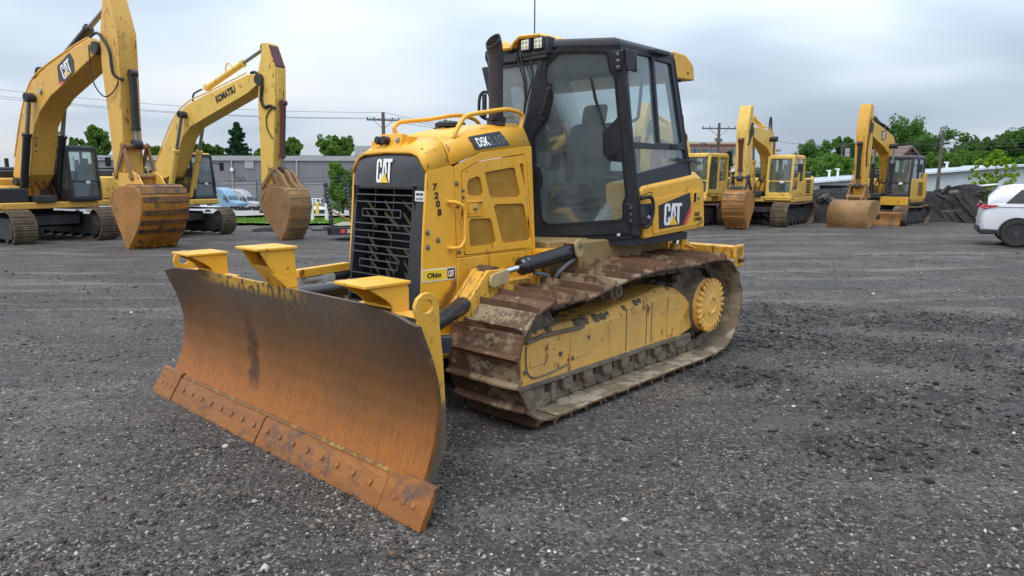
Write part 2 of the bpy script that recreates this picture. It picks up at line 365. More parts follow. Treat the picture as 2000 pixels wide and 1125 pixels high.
def ribbed(name, col, pitch, axis=0, depth=.03, rough=.55):
    t = NT(name); v = t.coord(); p = t.sep(v)[axis]; w = t.math('PINGPONG', p, pitch/2); h = t.ramp(w, pitch*.12, pitch*.22)
    n = t.noise(t.coord(scale=(.5,.5,.1)), 3, 4, .6); c = t.mix(t.ramp(n, .3, .7, 0, .5), col, tuple(x*.8 for x in col))
    t.bsdf(c, rough, .1, t.bump(h, .9, depth), .4); return t.m
M['shed'] = ribbed('grey_ribbed_cladding', (.185,.19,.205), .55)
M['shed_trim'] = plain('grey_roof_trim', (.30,.31,.31), .6, scale=2, var=.12)
M['shed_door'] = ribbed('grey_shutter', (.23,.235,.24), .45, 2)
M['pale_shed'] = ribbed('pale_cladding', (.50,.56,.58), 1.3, 0, .02)
M['pale_roof'] = plain('grey_blue_roof', (.36,.40,.43), .6, scale=2)
M['plate_tan'] = paint('tan_dusty_plate', (.40,.30,.13), (.30,.25,.17), .6, 6, .6, 0, .1, .3)
M['pale_trim'] = plain('white_roof_edge', (.62,.65,.66), .5, var=.06, scale=2)
def brick_mat():
    t = NT('red_brick'); v = t.coord(); x, y, z = t.sep(v); cb = t.n('ShaderNodeCombineXYZ'); t.l(x, cb.inputs[0]); t.l(z, cb.inputs[1])
    b = t.n('ShaderNodeTexBrick'); t.l(cb.outputs[0], b.inputs['Vector']); b.inputs['Scale'].default_value = 3.
    b.inputs['Color1'].default_value = (.30,.115,.075,1); b.inputs['Color2'].default_value = (.22,.085,.06,1); b.inputs['Mortar'].default_value = (.32,.27,.24,1); b.inputs['Mortar Size'].default_value = .02
    t.bsdf(b.outputs['Color'], .85, 0, None, .3); return t.m
M['brick'] = brick_mat()
M['stone'] = plain('tan_stone_band', (.42,.34,.25), .8, scale=3)
M['window'] = plain('office_window', (.06,.09,.12), .1, 0, .8, .5, 1.2, 0)
M['roof_brown'] = plain('brown_shingles', (.15,.10,.08), .85, scale=8)
M['house_wall'] = plain('cream_siding', (.55,.52,.46), .8, scale=2)
M['carwhite'] = plain('white_car_paint', (.58,.60,.64), .22, 0, .5, .03, 2, 0)
M['blue'] = plain('blue_cab_paint', (.17,.29,.40), .35, 0, .5, .12, 2, 0)
M['silver'] = plain('silver_cab_paint', (.42,.43,.46), .35, .2, .5, .1, 2, 0)
M['taillight'] = plain('red_lens', (.55,.02,.035), .15, 0, .6, .3, 30, 0)
M['tyre'] = plain('tyre', (.022,.022,.023), .75, scale=30)
M['rim'] = plain('black_rim', (.09,.09,.095), .3, .6, var=.2)
M['dkred'] = paint('dark_red_paint', (.085,.022,.020), (.06,.05,.045), .4, 3, .5, 0)
M['concrete'] = plain('broken_concrete', (.20,.19,.18), .9, scale=6, var=.35, bump=.4)
M['yellow_post'] = plain('yellow_post', (.7,.5,.06), .5)
M['white_post'] = plain('white_post', (.72,.72,.7), .6)
M['concrete_dark'] = plain('dusty_dark_concrete', (.085,.080,.077), .9, scale=6, var=.35, bump=.4)
def rubbed_mat():
    """bonnet yellow with a red-brown rub where the lift arm works"""
    t = NT('rubbed_yellow_paint'); v = t.coord(); x, y, z = t.sep(v); a = t.noise(v, 1.5, 6, .62); b = t.noise(v, 13, 4, .6)
    c = t.mix(t.ramp(b, .3, .75), YEL, tuple(min(1, q*1.1+.012) for q in YEL)); c = t.mix(t.ramp(a, .60, .78, 0, .3), c, (.46,.27,.07))
    d = t.math('ADD', t.math('MULTIPLY', t.math('ADD', x, 1.30), 1.15), t.math('MULTIPLY', t.math('SUBTRACT', z, .86), 1.0))
    n = t.noise(t.coord(scale=(1,1,1), rot=(0,R(45),0)), 14, 5, .7); m = t.math('MULTIPLY', t.ramp(t.math('ABSOLUTE', t.math('ADD', d, t.math('MULTIPLY', t.math('SUBTRACT', n, .5), .18))), .085, .02), t.math('MULTIPLY', t.ramp(z, 1.0, .93), t.ramp(z, .66, .74)))
    sp_ = t.math('MULTIPLY', t.ramp(t.noise(v, 48, 3, .6), .62, .66), t.ramp(z, 1.0, .82))
    c = t.mix(t.math('MAXIMUM', t.math('MULTIPLY', m, .85), t.math('MULTIPLY', sp_, .5)), c, (.20,.075,.03)); t.bsdf(c, .42, 0, t.bump(b, .05, .004), .45, .15); return t.m
M['rubbed'] = rubbed_mat()
M['leaf_litter'] = plain('dead_leaf', (.13,.06,.025), .8, scale=40)
def endplate_mat():
    """yellow plate rubbed to bare brown steel low down"""
    t = NT('rubbed_end_plate'); v = t.coord(); z = t.sep(v)[2]; a = t.noise(v, 7, 6, .7); b = t.noise(v, 30, 4, .6)
    m = t.ramp(t.math('ADD', z, t.math('MULTIPLY', t.math('SUBTRACT', a, .5), .7)), .62, .52)
    c = t.mix(t.ramp(b, .56, .66, 0, .5), (.66,.36,.045), (.30,.17,.05)); c = t.mix(m, c, t.mix(b, (.10,.075,.055), (.19,.14,.10))); t.bsdf(c, .6, 0, t.bump(b, .15, .005), .35); return t.m
M['end_plate'] = endplate_mat()
# ------------------------------------------------------------------ camera, sky, sun
cam = bpy.data.cameras.new('camera'); camo = bpy.data.objects.new('camera', cam); COL.objects.link(camo); S.camera = camo
cam.sensor_width = 36; cam.lens = FPX/2000*36; cam.clip_end = 4000; cam.clip_start = .05
b_ = -fw
camo.matrix_world = Matrix(((CR.x,CU.x,b_.x,0),(CR.y,CU.y,b_.y,0),(CR.z,CU.z,b_.z,CAMH),(0,0,0,1)))
S.view_settings.view_transform = 'Standard'; S.view_settings.look = 'None'; S.view_settings.gamma = 1; S.view_settings.exposure = 0.12
S.render.engine = 'CYCLES'; S.cycles.use_denoising = True; S.cycles.max_bounces = 7; S.cycles.transparent_max_bounces = 16
S.cycles.sample_clamp_indirect = 6; S.cycles.caustics_reflective = False; S.cycles.caustics_refractive = False
SUN_EL, SUN_AZ = R(58), R(-120)      # high, behind the camera's left shoulder, far behind cloud
w = bpy.data.worlds.new('World'); S.world = w; w.use_nodes = True; T = w.node_tree; T.nodes.clear()
def wn(typ, **k):
    n = T.nodes.new(typ)
    for a, b in k.items(): setattr(n, a, b)
    return n
def wm(op, a, b=0.):
    n = wn('ShaderNodeMath', operation=op)
    for i, v in enumerate((a, b)):
        if isinstance(v, bpy.types.NodeSocket): T.links.new(v, n.inputs[i])
        else: n.inputs[i].default_value = v
    return n.outputs[0]
sky = wn('ShaderNodeTexSky', sky_type='NISHITA'); sky.sun_disc = False; sky.sun_elevation = SUN_EL; sky.sun_rotation = R(90)-SUN_AZ; sky.air_density = 1.2; sky.dust_density = 2.5
tc = wn('ShaderNodeTexCoord'); sx = wn('ShaderNodeSeparateXYZ'); T.links.new(tc.outputs['Generated'], sx.inputs[0])
zc = wm('MAXIMUM', sx.outputs[2], 0.0); den = wm('ADD', zc, .22)
cbn = wn('ShaderNodeCombineXYZ'); T.links.new(wm('DIVIDE', sx.outputs[0], den), cbn.inputs[0]); T.links.new(wm('DIVIDE', sx.outputs[1], den), cbn.inputs[1])
def cloud(scale, detail, rough, loc, dist=.3):
    mp = wn('ShaderNodeMapping'); mp.inputs['Location'].default_value = loc; mp.inputs['Scale'].default_value = (.8, .95, 1)
    T.links.new(cbn.outputs[0], mp.inputs[0])
    n = wn('ShaderNodeTexNoise'); n.inputs['Scale'].default_value = scale; n.inputs['Detail'].default_value = detail; n.inputs['Roughness'].default_value = rough; n.inputs['Distortion'].default_value = dist
    T.links.new(mp.outputs[0], n.inputs[0]); return n.outputs['Fac']
c1 = cloud(.70, 3, .40, (2.3, .6, 0)); c2 = cloud(1.7, 3, .40, (5.1, 1.2, 0), .5)
cl = wm('ADD', wm('MULTIPLY', c1, .68), wm('MULTIPLY', c2, .32))
cl = wm('ADD', cl, wm('MULTIPLY', sx.outputs[0], -.13))            # brighter bank of cloud towards the left
rp = wn('ShaderNodeValToRGB'); T.links.new(cl, rp.inputs[0]); e = rp.color_ramp.elements
e[0].position = .345; e[0].color = (.40,.48,.59,1); e[1].position = .655; e[1].color = (.80,.83,.87,1)
q = e.new(.45); q.color = (.50,.59,.70,1); q = e.new(.545); q.color = (.66,.74,.84,1)
ov = wm('MULTIPLY', wm('ADD', wm('MULTIPLY', zc, 2.9), .95), 9.0)    # overcast dome: the zenith outshines the horizon
mu = wn('ShaderNodeMix', data_type='RGBA', blend_type='MULTIPLY'); mu.inputs[0].default_value = 1
T.links.new(rp.outputs[0], mu.inputs[6]); cv = wn('ShaderNodeCombineXYZ')
for i in range(3): T.links.new(ov, cv.inputs[i])
T.links.new(cv.outputs[0], mu.inputs[7])
mx = wn('ShaderNodeMix', data_type='RGBA'); mx.inputs[0].default_value = .88
T.links.new(sky.outputs[0], mx.inputs[6]); T.links.new(mu.outputs[2], mx.inputs[7])
bg = wn('ShaderNodeBackground'); bg.inputs['Strength'].default_value = .1; T.links.new(mx.outputs[2], bg.inputs[0])
wo = wn('ShaderNodeOutputWorld'); T.links.new(bg.outputs[0], wo.inputs[0])
sl = bpy.data.lights.new('sun', 'SUN'); sl.energy = 1.0; sl.angle = R(25); sl.color = (1, .97, .93)
so = bpy.data.objects.new('sun', sl); COL.objects.link(so)
sd = Vector((math.cos(SUN_EL)*math.cos(SUN_AZ), math.cos(SUN_EL)*math.sin(SUN_AZ), math.sin(SUN_EL)))
so.rotation_euler = sd.to_track_quat('Z', 'Y').to_euler(); so.location = sd*40

# ------------------------------------------------------------------ dozer pose (used by the ground too)
YAW = 3.9711; DOZ = Vector((-1.6177, 4.1596, 0))
DF = Vector((math.cos(YAW), math.sin(YAW), 0)); DL = Vector((-DF.y, DF.x, 0))
def dloc(x, y): d = Vector((x, y, 0))-DOZ; return d.dot(DF), d.dot(DL)

# ------------------------------------------------------------------ ground
CHURN = [(4.2,8.2,1.5,.55),(5.6,7.9,1.6,.6),(3.1,8.8,.9,.5),(3.2,4.9,1.0,.55),(4.3,6.4,1.2,.5),(4.9,5.6,.9,.4),(2.0,5.6,.5,.35),(3.0,7.0,1.0,.4),(2.2,4.1,.45,.3)]
def churn(x, y): return max(math.exp(-((x-a)/c)**2-((y-b)/d)**2) for a, b, c, d in CHURN)
def ground_z(x, y):
    z = G(x, y)
    if y > 45: return z+.25*mnoise.noise((x*.05, y*.05, 3))
    a = .010+.0009*max(0, y); u, v = dloc(x, y)
    k = 1-sstep(min((1.75-abs(v))/.35, (u+4.9)/.5, (.35-u)/.35))*.85 if -5.4 < u < .7 else 1
    z += k*(a*mnoise.noise((x*.8, y*1.6, 0))*1.3+a*.7*mnoise.noise((x*3.1, y*3.6, 7)))
    if 1 < x < 9 and 3 < y < 11:
        c = churn(x, y)
        if c > .03: z += c*(.050*mnoise.noise((x*2.2, y*5, 1))+.030*abs(mnoise.noise((x*5, y*11, 2)))+.014*mnoise.noise((x*17, y*23, 5)))
    return z
ys = [-14,-9,-6,-4,-2.5,-1.4,-.5,.3,.9,1.4,1.8,2.1]; y = 2.25
while y < 1500: ys.append(y); y += max(.03, .0145*y) if y < 14 else .03*y
us = [math.sinh(t*1.1)/math.sinh(1.1)*1.9 for t in np.linspace(-1, 1, 381)]
DAMP = [(2.18,4.53,.26,.11),(1.88,4.58,.30,.14),(3.75,4.92,.5,.10),(3.45,4.72,.3,.08),(-5.3,7.55,1.0,.10),(-4.1,8.2,1.1,.09),(3.3,6.0,.4,.10)]
def damp(x, y): return max(math.exp(-((x-a)/c)**2-((y-b)/d)**2) for a, b, c, d in DAMP)
gb = MB()
gb.grid([[(u*(abs(yy)+2), yy, ground_z(u*(abs(yy)+2), yy)) for u in us] for yy in ys])
t = NT('dark_gravel_yard'); v = t.coord()
x_, y_, z_ = t.sep(v)
big = t.noise(t.coord(scale=(.35,.8,1), rot=(0,0,R(8))), 1.0, 6, .6, .3); mid = t.noise(v, 2.2, 6, .65); lane = t.noise(t.coord(scale=(.34,1.0,1), rot=(0,0,R(9))), 1.3, 6, .66, .5)
s1 = t.n('ShaderNodeTexVoronoi'); t.l(v, s1.inputs['Vector']); s1.inputs['Scale'].default_value = 62
s2 = t.n('ShaderNodeTexVoronoi'); t.l(v, s2.inputs['Vector']); s2.inputs['Scale'].default_value = 26
near = t.ramp(y_, 9, 3.2)
at_ = t.n('ShaderNodeAttribute'); at_.attribute_name = 'mud'; mudA = at_.outputs['Fac']; at2 = t.n('ShaderNodeAttribute'); at2.attribute_name = 'damp'; dampA = at2.outputs['Fac']
g1 = t.sep(s1.outputs['Color'])[0]; g2 = t.sep(s2.outputs['Color'])[1]
base = t.mix(t.ramp(big, .34, .68), (.040,.034,.030), (.090,.077,.067))
base = t.mix(t.ramp(lane, .50, .64, 0, .7), base, (.165,.145,.128)); base = t.mix(t.ramp(mid, .50, .66, 0, .75), base, (.024,.021,.020))
tanp = t.ramp(t.noise(t.coord(loc=(9,4,0)), .55, 5, .6), .55, .68, 0, .6); base = t.mix(tanp, base, (.135,.108,.082))
stone = t.cramp(g1, [(0,(.018,.016,.014)),(.45,(.053,.046,.041)),(.78,(.105,.090,.078)),(.93,(.20,.175,.148)),(1,(.40,.36,.31))])
# wheel tracks: pairs of pressed, dusty or darker bands crossing the yard
wob = t.math('MULTIPLY', t.math('SUBTRACT', t.noise(t.coord(scale=(.25,.25,1)), .8, 3, .5), .5), 1.6); brk = t.noise(t.coord(scale=(.6,1.5,1), loc=(3,3,0)), 1.3, 5, .65)
for a_, s_, wd_, tone, am in ((12.2,.12,.17,(.185,.165,.15),.75),(13.9,.12,.17,(.185,.165,.15),.6),(10.1,.10,.14,(.025,.023,.022),.75),(9.2,.08,.10,(.19,.17,.155),.55),(16.5,-.05,.22,(.18,.16,.145),.7),(18.6,-.05,.22,(.03,.028,.027),.6),(21.5,.03,.3,(.18,.165,.15),.6),(7.2,-.16,.16,(.028,.026,.024),.6),(8.6,-.16,.16,(.028,.026,.024),.6)):
    dline = t.math('ABSOLUTE', t.math('ADD', t.math('SUBTRACT', y_, t.math('MULTIPLY_ADD', x_, s_, a_)), wob))
    base = t.mix(t.math('MULTIPLY', t.math('MULTIPLY', t.ramp(dline, wd_*1.5, wd_*.6), t.ramp(brk, .40, .56)), am), base, tone)
mudm = t.math('MULTIPLY', t.ramp(mudA, .12, .5), t.ramp(mid, .36, .52)); base = t.mix(t.math('MULTIPLY', mudm, .9), base, (.026,.023,.021))
fs = t.noise(v, 11, 3, .7); fr_ = t.noise(t.coord(loc=(2,8,1)), 23, 2, .6)
base = t.mix(t.math('MULTIPLY', t.ramp(fs, .56, .66), .8), base, (.026,.024,.024)); base = t.mix(t.math('MULTIPLY', t.ramp(fr_, .60, .68), .7), base, (.20,.185,.17))
col = t.mix(t.math('MULTIPLY', t.ramp(g2, .1, .6), t.math('MULTIPLY', t.math('ADD', .35, t.math('MULTIPLY', near, .4)), t.ramp(mudm, 0, 1, 1, .35))), base, stone)
# bare wet places
wet = t.ramp(t.noise(t.coord(loc=(1.7,2.2,0), scale=(.5,1.4,1)), .7, 6, .65, .5), .55, .64)
dw = t.math('MULTIPLY', t.ramp(t.math('ADD', dampA, t.math('MULTIPLY', t.math('SUBTRACT', t.noise(v, 5, 5, .65), .5), .9)), .42, .62), 1.0)
col = t.mix(t.math('MULTIPLY', t.math('MULTIPLY', wet, .8), t.ramp(dw, 0, 1, 1, 0)), col, (.022,.020,.019)); col = t.mix(t.math('MULTIPLY', dw, .6), col, (.075,.070,.066))
edge = t.ramp(s1.outputs['Distance'], .0, .55); dirtb = t.noise(v, 30, 5, .7)
nb = t.bump(t.math('SUBTRACT', t.math('MULTIPLY', dirtb, .8), edge), .9, .012); nb = t.bump(mid, .7, .07, nb); nb = t.bump(t.math('ADD', lane, big), .2, .2, nb)
# grouser prints left behind each crawler
mp = t.n('ShaderNodeMapping', vector_type='TEXTURE'); mp.inputs['Location'].default_value = (DOZ.x, DOZ.y, 0); mp.inputs['Rotation'].default_value = (0,0,YAW); t.l(v, mp.inputs[0])
du, dv, dw = t.sep(mp.outputs[0]); av = t.math('ABSOLUTE', t.math('SUBTRACT', t.math('ABSOLUTE', dv), .84))
pm = t.math('MULTIPLY', t.ramp(av, .36, .30), t.math('MULTIPLY', t.ramp(du, -4.3, -4.5), t.ramp(du, -6.6, -5.2)))
pr = t.math('PINGPONG', t.math('ADD', du, t.math('MULTIPLY', mid, .06)), .09)
nb = t.bump(t.math('MULTIPLY', pm, t.ramp(pr, .01, .05)), .9, .05, nb)
col = t.mix(t.math('MULTIPLY', pm, t.ramp(pr, .045, .01, 0, .45)), col, (.03,.029,.03))
flat = t.n('ShaderNodeMix', data_type='VECTOR'); t.l(t.math('MULTIPLY', dw, .93), flat.inputs[0]); t.l(nb, flat.inputs[4]); gg = t.n('ShaderNodeNewGeometry'); t.l(gg.outputs['Normal'], flat.inputs[5])
t.bsdf(col, t.math('MINIMUM', t.ramp(wet, 0, 1, .82, .5), t.ramp(dw, 0, 1, .82, .16)), 0, flat.outputs[1], t.ramp(dw, 0, 1, .32, .55))
M['ground'] = t.m
gnd = gb.build('ground', M['ground'], None, fix=False, ang=180)
for nm_, fn_ in (('mud', lambda x, y: churn(x, y) if 1 < x < 9 and 2 < y < 11 else 0.), ('damp', lambda x, y: damp(x, y) if 2 < y < 15 else 0.)):
    a_ = gnd.data.attributes.new(nm_, 'FLOAT', 'POINT'); a_.data.foreach_set('value', np.array([fn_(p[0], p[1]) for p in gb.v], dtype=np.float32))
tag(gnd, 'dark grey gravel yard with worn lanes and damp patches', 'ground', kind='structure')

# loose stones near the camera
def stones(name, pts, rad, mat, label):
    """many small faceted pebbles in one mesh"""
    n = len(pts); base = np.array([(1,0,0),(0,1,0),(-1,0,0),(0,-1,0),(0,0,1),(0,0,-1)], float)
    fb = np.array([(0,1,4),(1,2,4),(2,3,4),(3,0,4),(1,0,5),(2,1,5),(3,2,5),(0,3,5)])
    vs = base[None]*(1+rng.uniform(-.38,.38,(n,6,1))); a = rng.uniform(0, 6.28, n); ca, sa = np.cos(a)[:,None], np.sin(a)[:,None]
    sc = np.stack([rng.uniform(.8,1.5,n), rng.uniform(.7,1.1,n), rng.uniform(.45,.85,n)], 1)*rad[:,None]
    vs = vs*sc[:,None,:]; x = vs[:,:,0]*ca-vs[:,:,1]*sa; yv = vs[:,:,0]*sa+vs[:,:,1]*ca
    P = np.stack([x+pts[:,0:1], yv+pts[:,1:2], vs[:,:,2]+pts[:,2:3]], 2).reshape(-1, 3)
    F = (fb[None]+np.arange(n)[:,None,None]*6).reshape(-1, 3)
    me = bpy.data.meshes.new(name); me.vertices.add(len(P)); me.vertices.foreach_set('co', P.ravel())
    me.loops.add(F.size); me.loops.foreach_set('vertex_index', F.ravel().astype(np.int32)); me.polygons.add(len(F))
    me.polygons.foreach_set('loop_start', np.arange(0, F.size, 3, dtype=np.int32)); me.update(calc_edges=True)
    o = finish(name, me, mat, None, False); return tag(o, label, name, kind='stuff')
t = NT('mixed_gravel'); gi = t.n('ShaderNodeNewGeometry')
t.bsdf(t.cramp(gi.outputs['Random Per Island'], [(0,(.015,.013,.012)),(.35,(.042,.036,.032)),(.62,(.078,.066,.057)),(.82,(.135,.102,.078)),(.93,(.22,.19,.155)),(.985,(.36,.33,.29)),(1,(.55,.51,.45))]), .7, 0, None, .35); M['gravel'] = t.m
N = 90000
yy = 1/rng.uniform(1/16., 1/2.25, N); xx = rng.uniform(-.92, .92, N)*(yy+.3)
inside = np.zeros(N, bool); pt = np.array([mnoise.noise((a*.9, b*1.3, 11)) for a, b in zip(xx, yy)]); pt2 = np.array([mnoise.noise((a*2.6, b*3.1, 23)) for a, b in zip(xx, yy)])
keep = rng.uniform(0, 1, N) < (.25+.85*(pt+.7*pt2+.35).clip(0, 1))*(1-.9*np.array([damp(a, b) for a, b in zip(xx, yy)]).clip(0, 1)); xx, yy, pt = xx[keep], yy[keep], pt[keep]; N = len(xx)
rad = rng.lognormal(math.log(.0050), .48, N).clip(.0022, .026)*np.interp(yy, [2, 5, 10, 16], [1, 1.2, 1.7, 2.2])*(1+.35*pt)
zz = np.array([ground_z(a, b) for a, b in zip(xx, yy)])+rad*.1
stones('gravel', np.stack([xx, yy, zz], 1), rad, M['gravel'], 'loose dark gravel scattered over the yard')
# clods in the churned places
cx, cy, cr = [], [], []
for a, b, c, d in CHURN:
    for _ in range(int(900*c)):
        cx.append(random.gauss(a, c*.62)); cy.append(random.gauss(b, d*.62)); cr.append(min(.032, random.lognormvariate(math.log(.0075), .55)))
for _ in range(260):
    u = random.uniform(-6.4, -4.2); v_ = random.choice((.84,))+random.uniform(-.45,.5); p = DOZ+DF*u+DL*v_
    cx.append(p.x); cy.append(p.y); cr.append(min(.04, random.lognormvariate(math.log(.012), .5)))
cx, cy, cr = map(np.array, (cx, cy, cr)); cz = np.array([ground_z(a, b) for a, b in zip(cx, cy)])+cr*.25
t = NT('dark_clods'); gi = t.n('ShaderNodeNewGeometry')
t.bsdf(t.cramp(gi.outputs['Random Per Island'], [(0,(.020,.018,.018)),(.6,(.055,.050,.048)),(1,(.11,.10,.09))]), .85, 0, t.bump(t.noise(t.coord(), 70, 4, .6), .5, .006), .25); M['clod'] = t.m
stones('dirt_clods', np.stack([cx, cy, cz], 1), cr, M['clod'], 'dark earth clods churned up in the yard')
# a few pale stones and scraps one can point to
def rock(px, py, r, label, mat='concrete', flat=.6):
    d = at(px, py, 5); p = CAM+(d-CAM)*(-CAMH/(d.z-CAMH)); b = bmesh.new(); bmesh.ops.create_icosphere(b, subdivisions=2, radius=r)
    for q in b.verts:
        n = mnoise.noise(q.co*(2.2/r)+Vector((px, py, 0))); q.co *= 1+.28*n; q.co.z *= flat
    me = bpy.data.meshes.new('stone'); b.to_mesh(me); b.free(); o = finish('stone', me, M[mat], None, True, ang=25)
    o.location = (p.x, p.y, ground_z(p.x, p.y)+r*flat*.45); tag(o, label, 'stone'); return o
M['pale_stone'] = plain('pale_stone', (.42,.39,.35), .8, scale=30); M['tan_stone'] = plain('tan_stone', (.22,.18,.14), .85, scale=30)
rock(440, 874, .020, 'small pale stone in front of the left half of the rusty blade', 'pale_stone')
rock(385, 893, .018, 'small tan stone below the pale stone in front of the rusty blade', 'tan_stone')
rock(184, 966, .013, 'tiny tan stone on bare gravel at lower left', 'tan_stone')
rock(1072, 1074, .010, 'white stone chip at the bottom middle, left of its neighbour', 'pale_stone')
rock(1084, 1076, .009, 'white stone chip at the bottom middle, right of its neighbour', 'pale_stone')
rock(993, 1111, .010, 'white stone chip at the bottom edge, largest of the chips', 'pale_stone')
rock(1000, 1057, .012, 'grey stone chip on the gravel above the bottom edge', 'tan_stone')
rock(1550, 795, .018, 'white pebble on the gravel beside the puddle', 'pale_stone')
rock(256, 604, .02, 'white scrap lying alone on the gravel left of the blade', 'white', .25)
d_ = at(766, 1083, 5); p_ = CAM+(d_-CAM)*(-CAMH/(d_.z-CAMH)); b_l = MB(); b_l.grid([[(p_.x+.026*(u-.5)*(1-abs(k-2)*.3), p_.y+.009*(k-2), ground_z(p_.x, p_.y)+.010+.006*abs(u-.5)+.002*k) for u in (0,.5,1)] for k in range(5)])
tag(b_l.build('dead_leaf', M['leaf_litter'], None, fix=False), 'small brown dead leaf on the gravel near the bottom edge', 'leaf').modifiers.new('t', 'SOLIDIFY').thickness = .001
# standing water

# ------------------------------------------------------------------ bulldozer (x forward from the cutting edge, y to its left, z up)
dz = empty('bulldozer', DOZ, YAW, 'yellow crawler bulldozer with wide rusty blade, numbered 7208 on its side', 'bulldozer')
Y, YW, YD, BK, CF = M['yellow'], M['yellow_worn'], M['yellow_dusty'], M['black'], M['cabframe']
def part(b, name, mat, parent=dz, **k): return b.build(name, mat, parent, **k)

# --- blade ---------------------------------------------------------
CP = [(.10,-.085),(.20,-.14),(.30,-.183),(.42,-.218),(.54,-.232),(.66,-.228),(.78,-.215),(.90,-.203),(1,-.196)]
EP = [(.10,-.085),(.20,-.14),(.30,-.183),(.42,-.218),(.54,-.230),(.66,-.214),(.78,-.178),(.90,-.128),(1,-.090)]
def ip(tab, z):
    for (a, b), (c, d) in zip(tab, tab[1:]):
        if z <= c: return b+(d-b)*max(0,(z-a)/(c-a))
    return tab[-1][1]
def blade_pt(yv, s, back=0.):
    a = abs(yv); w_ = sstep((a-.85)/.65); zt = .987-.030*sstep((a-1.30)/.185); half = 1.56 if s < .06 else 1.485
    z = .10+(zt-.10)*s; return (ip(CP, z)*(1-w_)+ip(EP, z)*w_-back, yv, z)
ysb = [-1.485+2.97*i/48 for i in range(49)]; ss_ = [i/22 for i in range(23)]
b = MB(); b.grid([[blade_pt(yv, s) for yv in ysb] for s in ss_]); n0 = len(b.v)
b.grid([[blade_pt(yv, s, .026) for yv in reversed(ysb)] for s in ss_])
nn = len(ysb); 
for i in range(len(ss_)-1):
    b.f += [(i*nn, (i+1)*nn, n0+(i+1)*nn+nn-1, n0+i*nn+nn-1), (i*nn+nn-1, n0+i*nn, n0+(i+1)*nn, (i+1)*nn+nn-1)]; b.mi += [0, 0]
k0 = (len(ss_)-1)*nn
for k in range(nn-1): b.f += [(k0+k, k0+k+1, n0+k0+nn-2-k, n0+k0+nn-1-k)]; b.mi += [0]
blade = part(b, 'blade', M['blade'], ang=50)
def eb(y0, y1, z1=.155, x1=-.112, b=None):      # cutting edge segment with bevelled toe
    b = b or MB(); return b.xz([(.0,.0),(-.006,.018),(x1+.022,z1),(x1-.012,z1),(-.03,.0)], y0, y1)
ce = MB()
for y0, y1 in ((-1.266,-.008),(.008,1.266)): eb(y0, y1, b=ce)
for sgn in (-1, 1):
    for i in range(8): ce.lathe([(0,.018),(.001,.018),(.002,.012)], (-.047,sgn*(.085+.152*i),.098), (.82,0,.57), 10)
cut = part(ce, 'cutting_edge', M['cut_edge'], blade, bevel=.004)
for sgn in (-1, 1):
    b = MB(); y0, y1 = (1.276, 1.61) if sgn > 0 else (-1.61, -1.276)
    b.xz([(.006,.0),(.0,.02),(-.080,.150),(-.095,.185),(-.125,.185),(-.03,.0)], y0, y1); b.xz([(.003,.003),(-.01,.033),(-.03,.03),(-.02,.003)], y0+.005, y1-.005)
    for i in range(3): yy_ = sgn*(1.36+.075*i); b.lathe([(0,.017),(.002,.017),(.003,.012)], (-.038,yy_,.085), (.84,0,.54), 10)
    part(b, 'end_bit', M['cut_edge'], blade, bevel=.008)
b = MB(); b.xz([(-.105,.157),(-.116,.172),(-.132,.172),(-.132,.157)], -1.27, 1.27); part(b, 'wear_strip', M['strip'], blade)
for sgn in (-1, 1):                               # end plates with lifting eye
    pts = [blade_pt(1.485, s) for s in [i/14 for i in range(15)]]
    pl = [(p[0]-.030, p[2]) for p in pts]; pl = pl[:-1]+[(-.17,.962)]
    cx_, cz_ = -.225, 1.030
    arc = [(cx_+.078*math.cos(a), cz_+.072*math.sin(a)) for a in [R(x) for x in (-15,10,40,70,100,130,160,185)]]
    outer = pl+arc+[(-.305,.93),(-.325,.74),(-.338,.50),(-.345,.29),(-.26,.12),(-.16,.075)]
    hole = [(cx_+.036*math.cos(a), cz_+.002+.033*math.sin(a)) for a in np.linspace(0, 6.283, 17)[:-1]]
    F = Frame((0, sgn*1.412-.012, 0), (1,0,0), (0,0,1))
    plate('end_plate', outer, [hole], .024, F, M['end_plate'], blade, off=-.024, bevel=.003)
b = MB(); b.box(-.34,-.235,-1.39,1.39,.80,.90); b.box(-.36,-.25,-1.39,1.39,.22,.34)
for sgn in (-1, 1): b.ext([(-.222,sgn*.75,.955),(-.34,sgn*.75,.955),(-.34,sgn*1.39,.950),(-.22,sgn*1.39,.955)], (0,0,.012))
for yv in (-1.3,-.8,-.3,.3,.8,1.3): b.box(-.35,-.25,yv-.02,yv+.02,.25,.93)
part(b, 'back_frame', YW, blade, bevel=.006)
for sgn in (-1, 1):                               # boxes on top of the blade
    b = MB(); y0, y1 = sorted((sgn*.905, sgn*1.155))
    b.xz([(-.045,1.108),(-.045,1.124),(-.335,1.124),(-.335,1.108)], y0-.012, y1+.012)
    side = rpoly([(-.065,1.108),(-.185,1.035),(-.222,.995),(-.218,.955),(-.33,.93),(-.33,1.108)], .03, 3)
    b.xz(side, y0, y0+.014); b.xz(side, y1-.014, y1); b.box(-.33,-.316,y0+.014,y1-.014,.93,1.108); b.box(-.316,-.21,y0+.014,y1-.014,.985,.999)
    part(b, 'top_box', Y, blade, bevel=.003)
b = MB(); b.box(-.29,-.02,-.135,.135,1.222,1.238)
side = [(-.045,1.222),(-.105,1.12),(-.208,.99),(-.212,.93),(-.290,.93),(-.275,1.222)]
b.xz(side, -.118, -.104); b.xz(side, .104, .118); b.box(-.285,-.271,-.104,.104,.93,1.222)
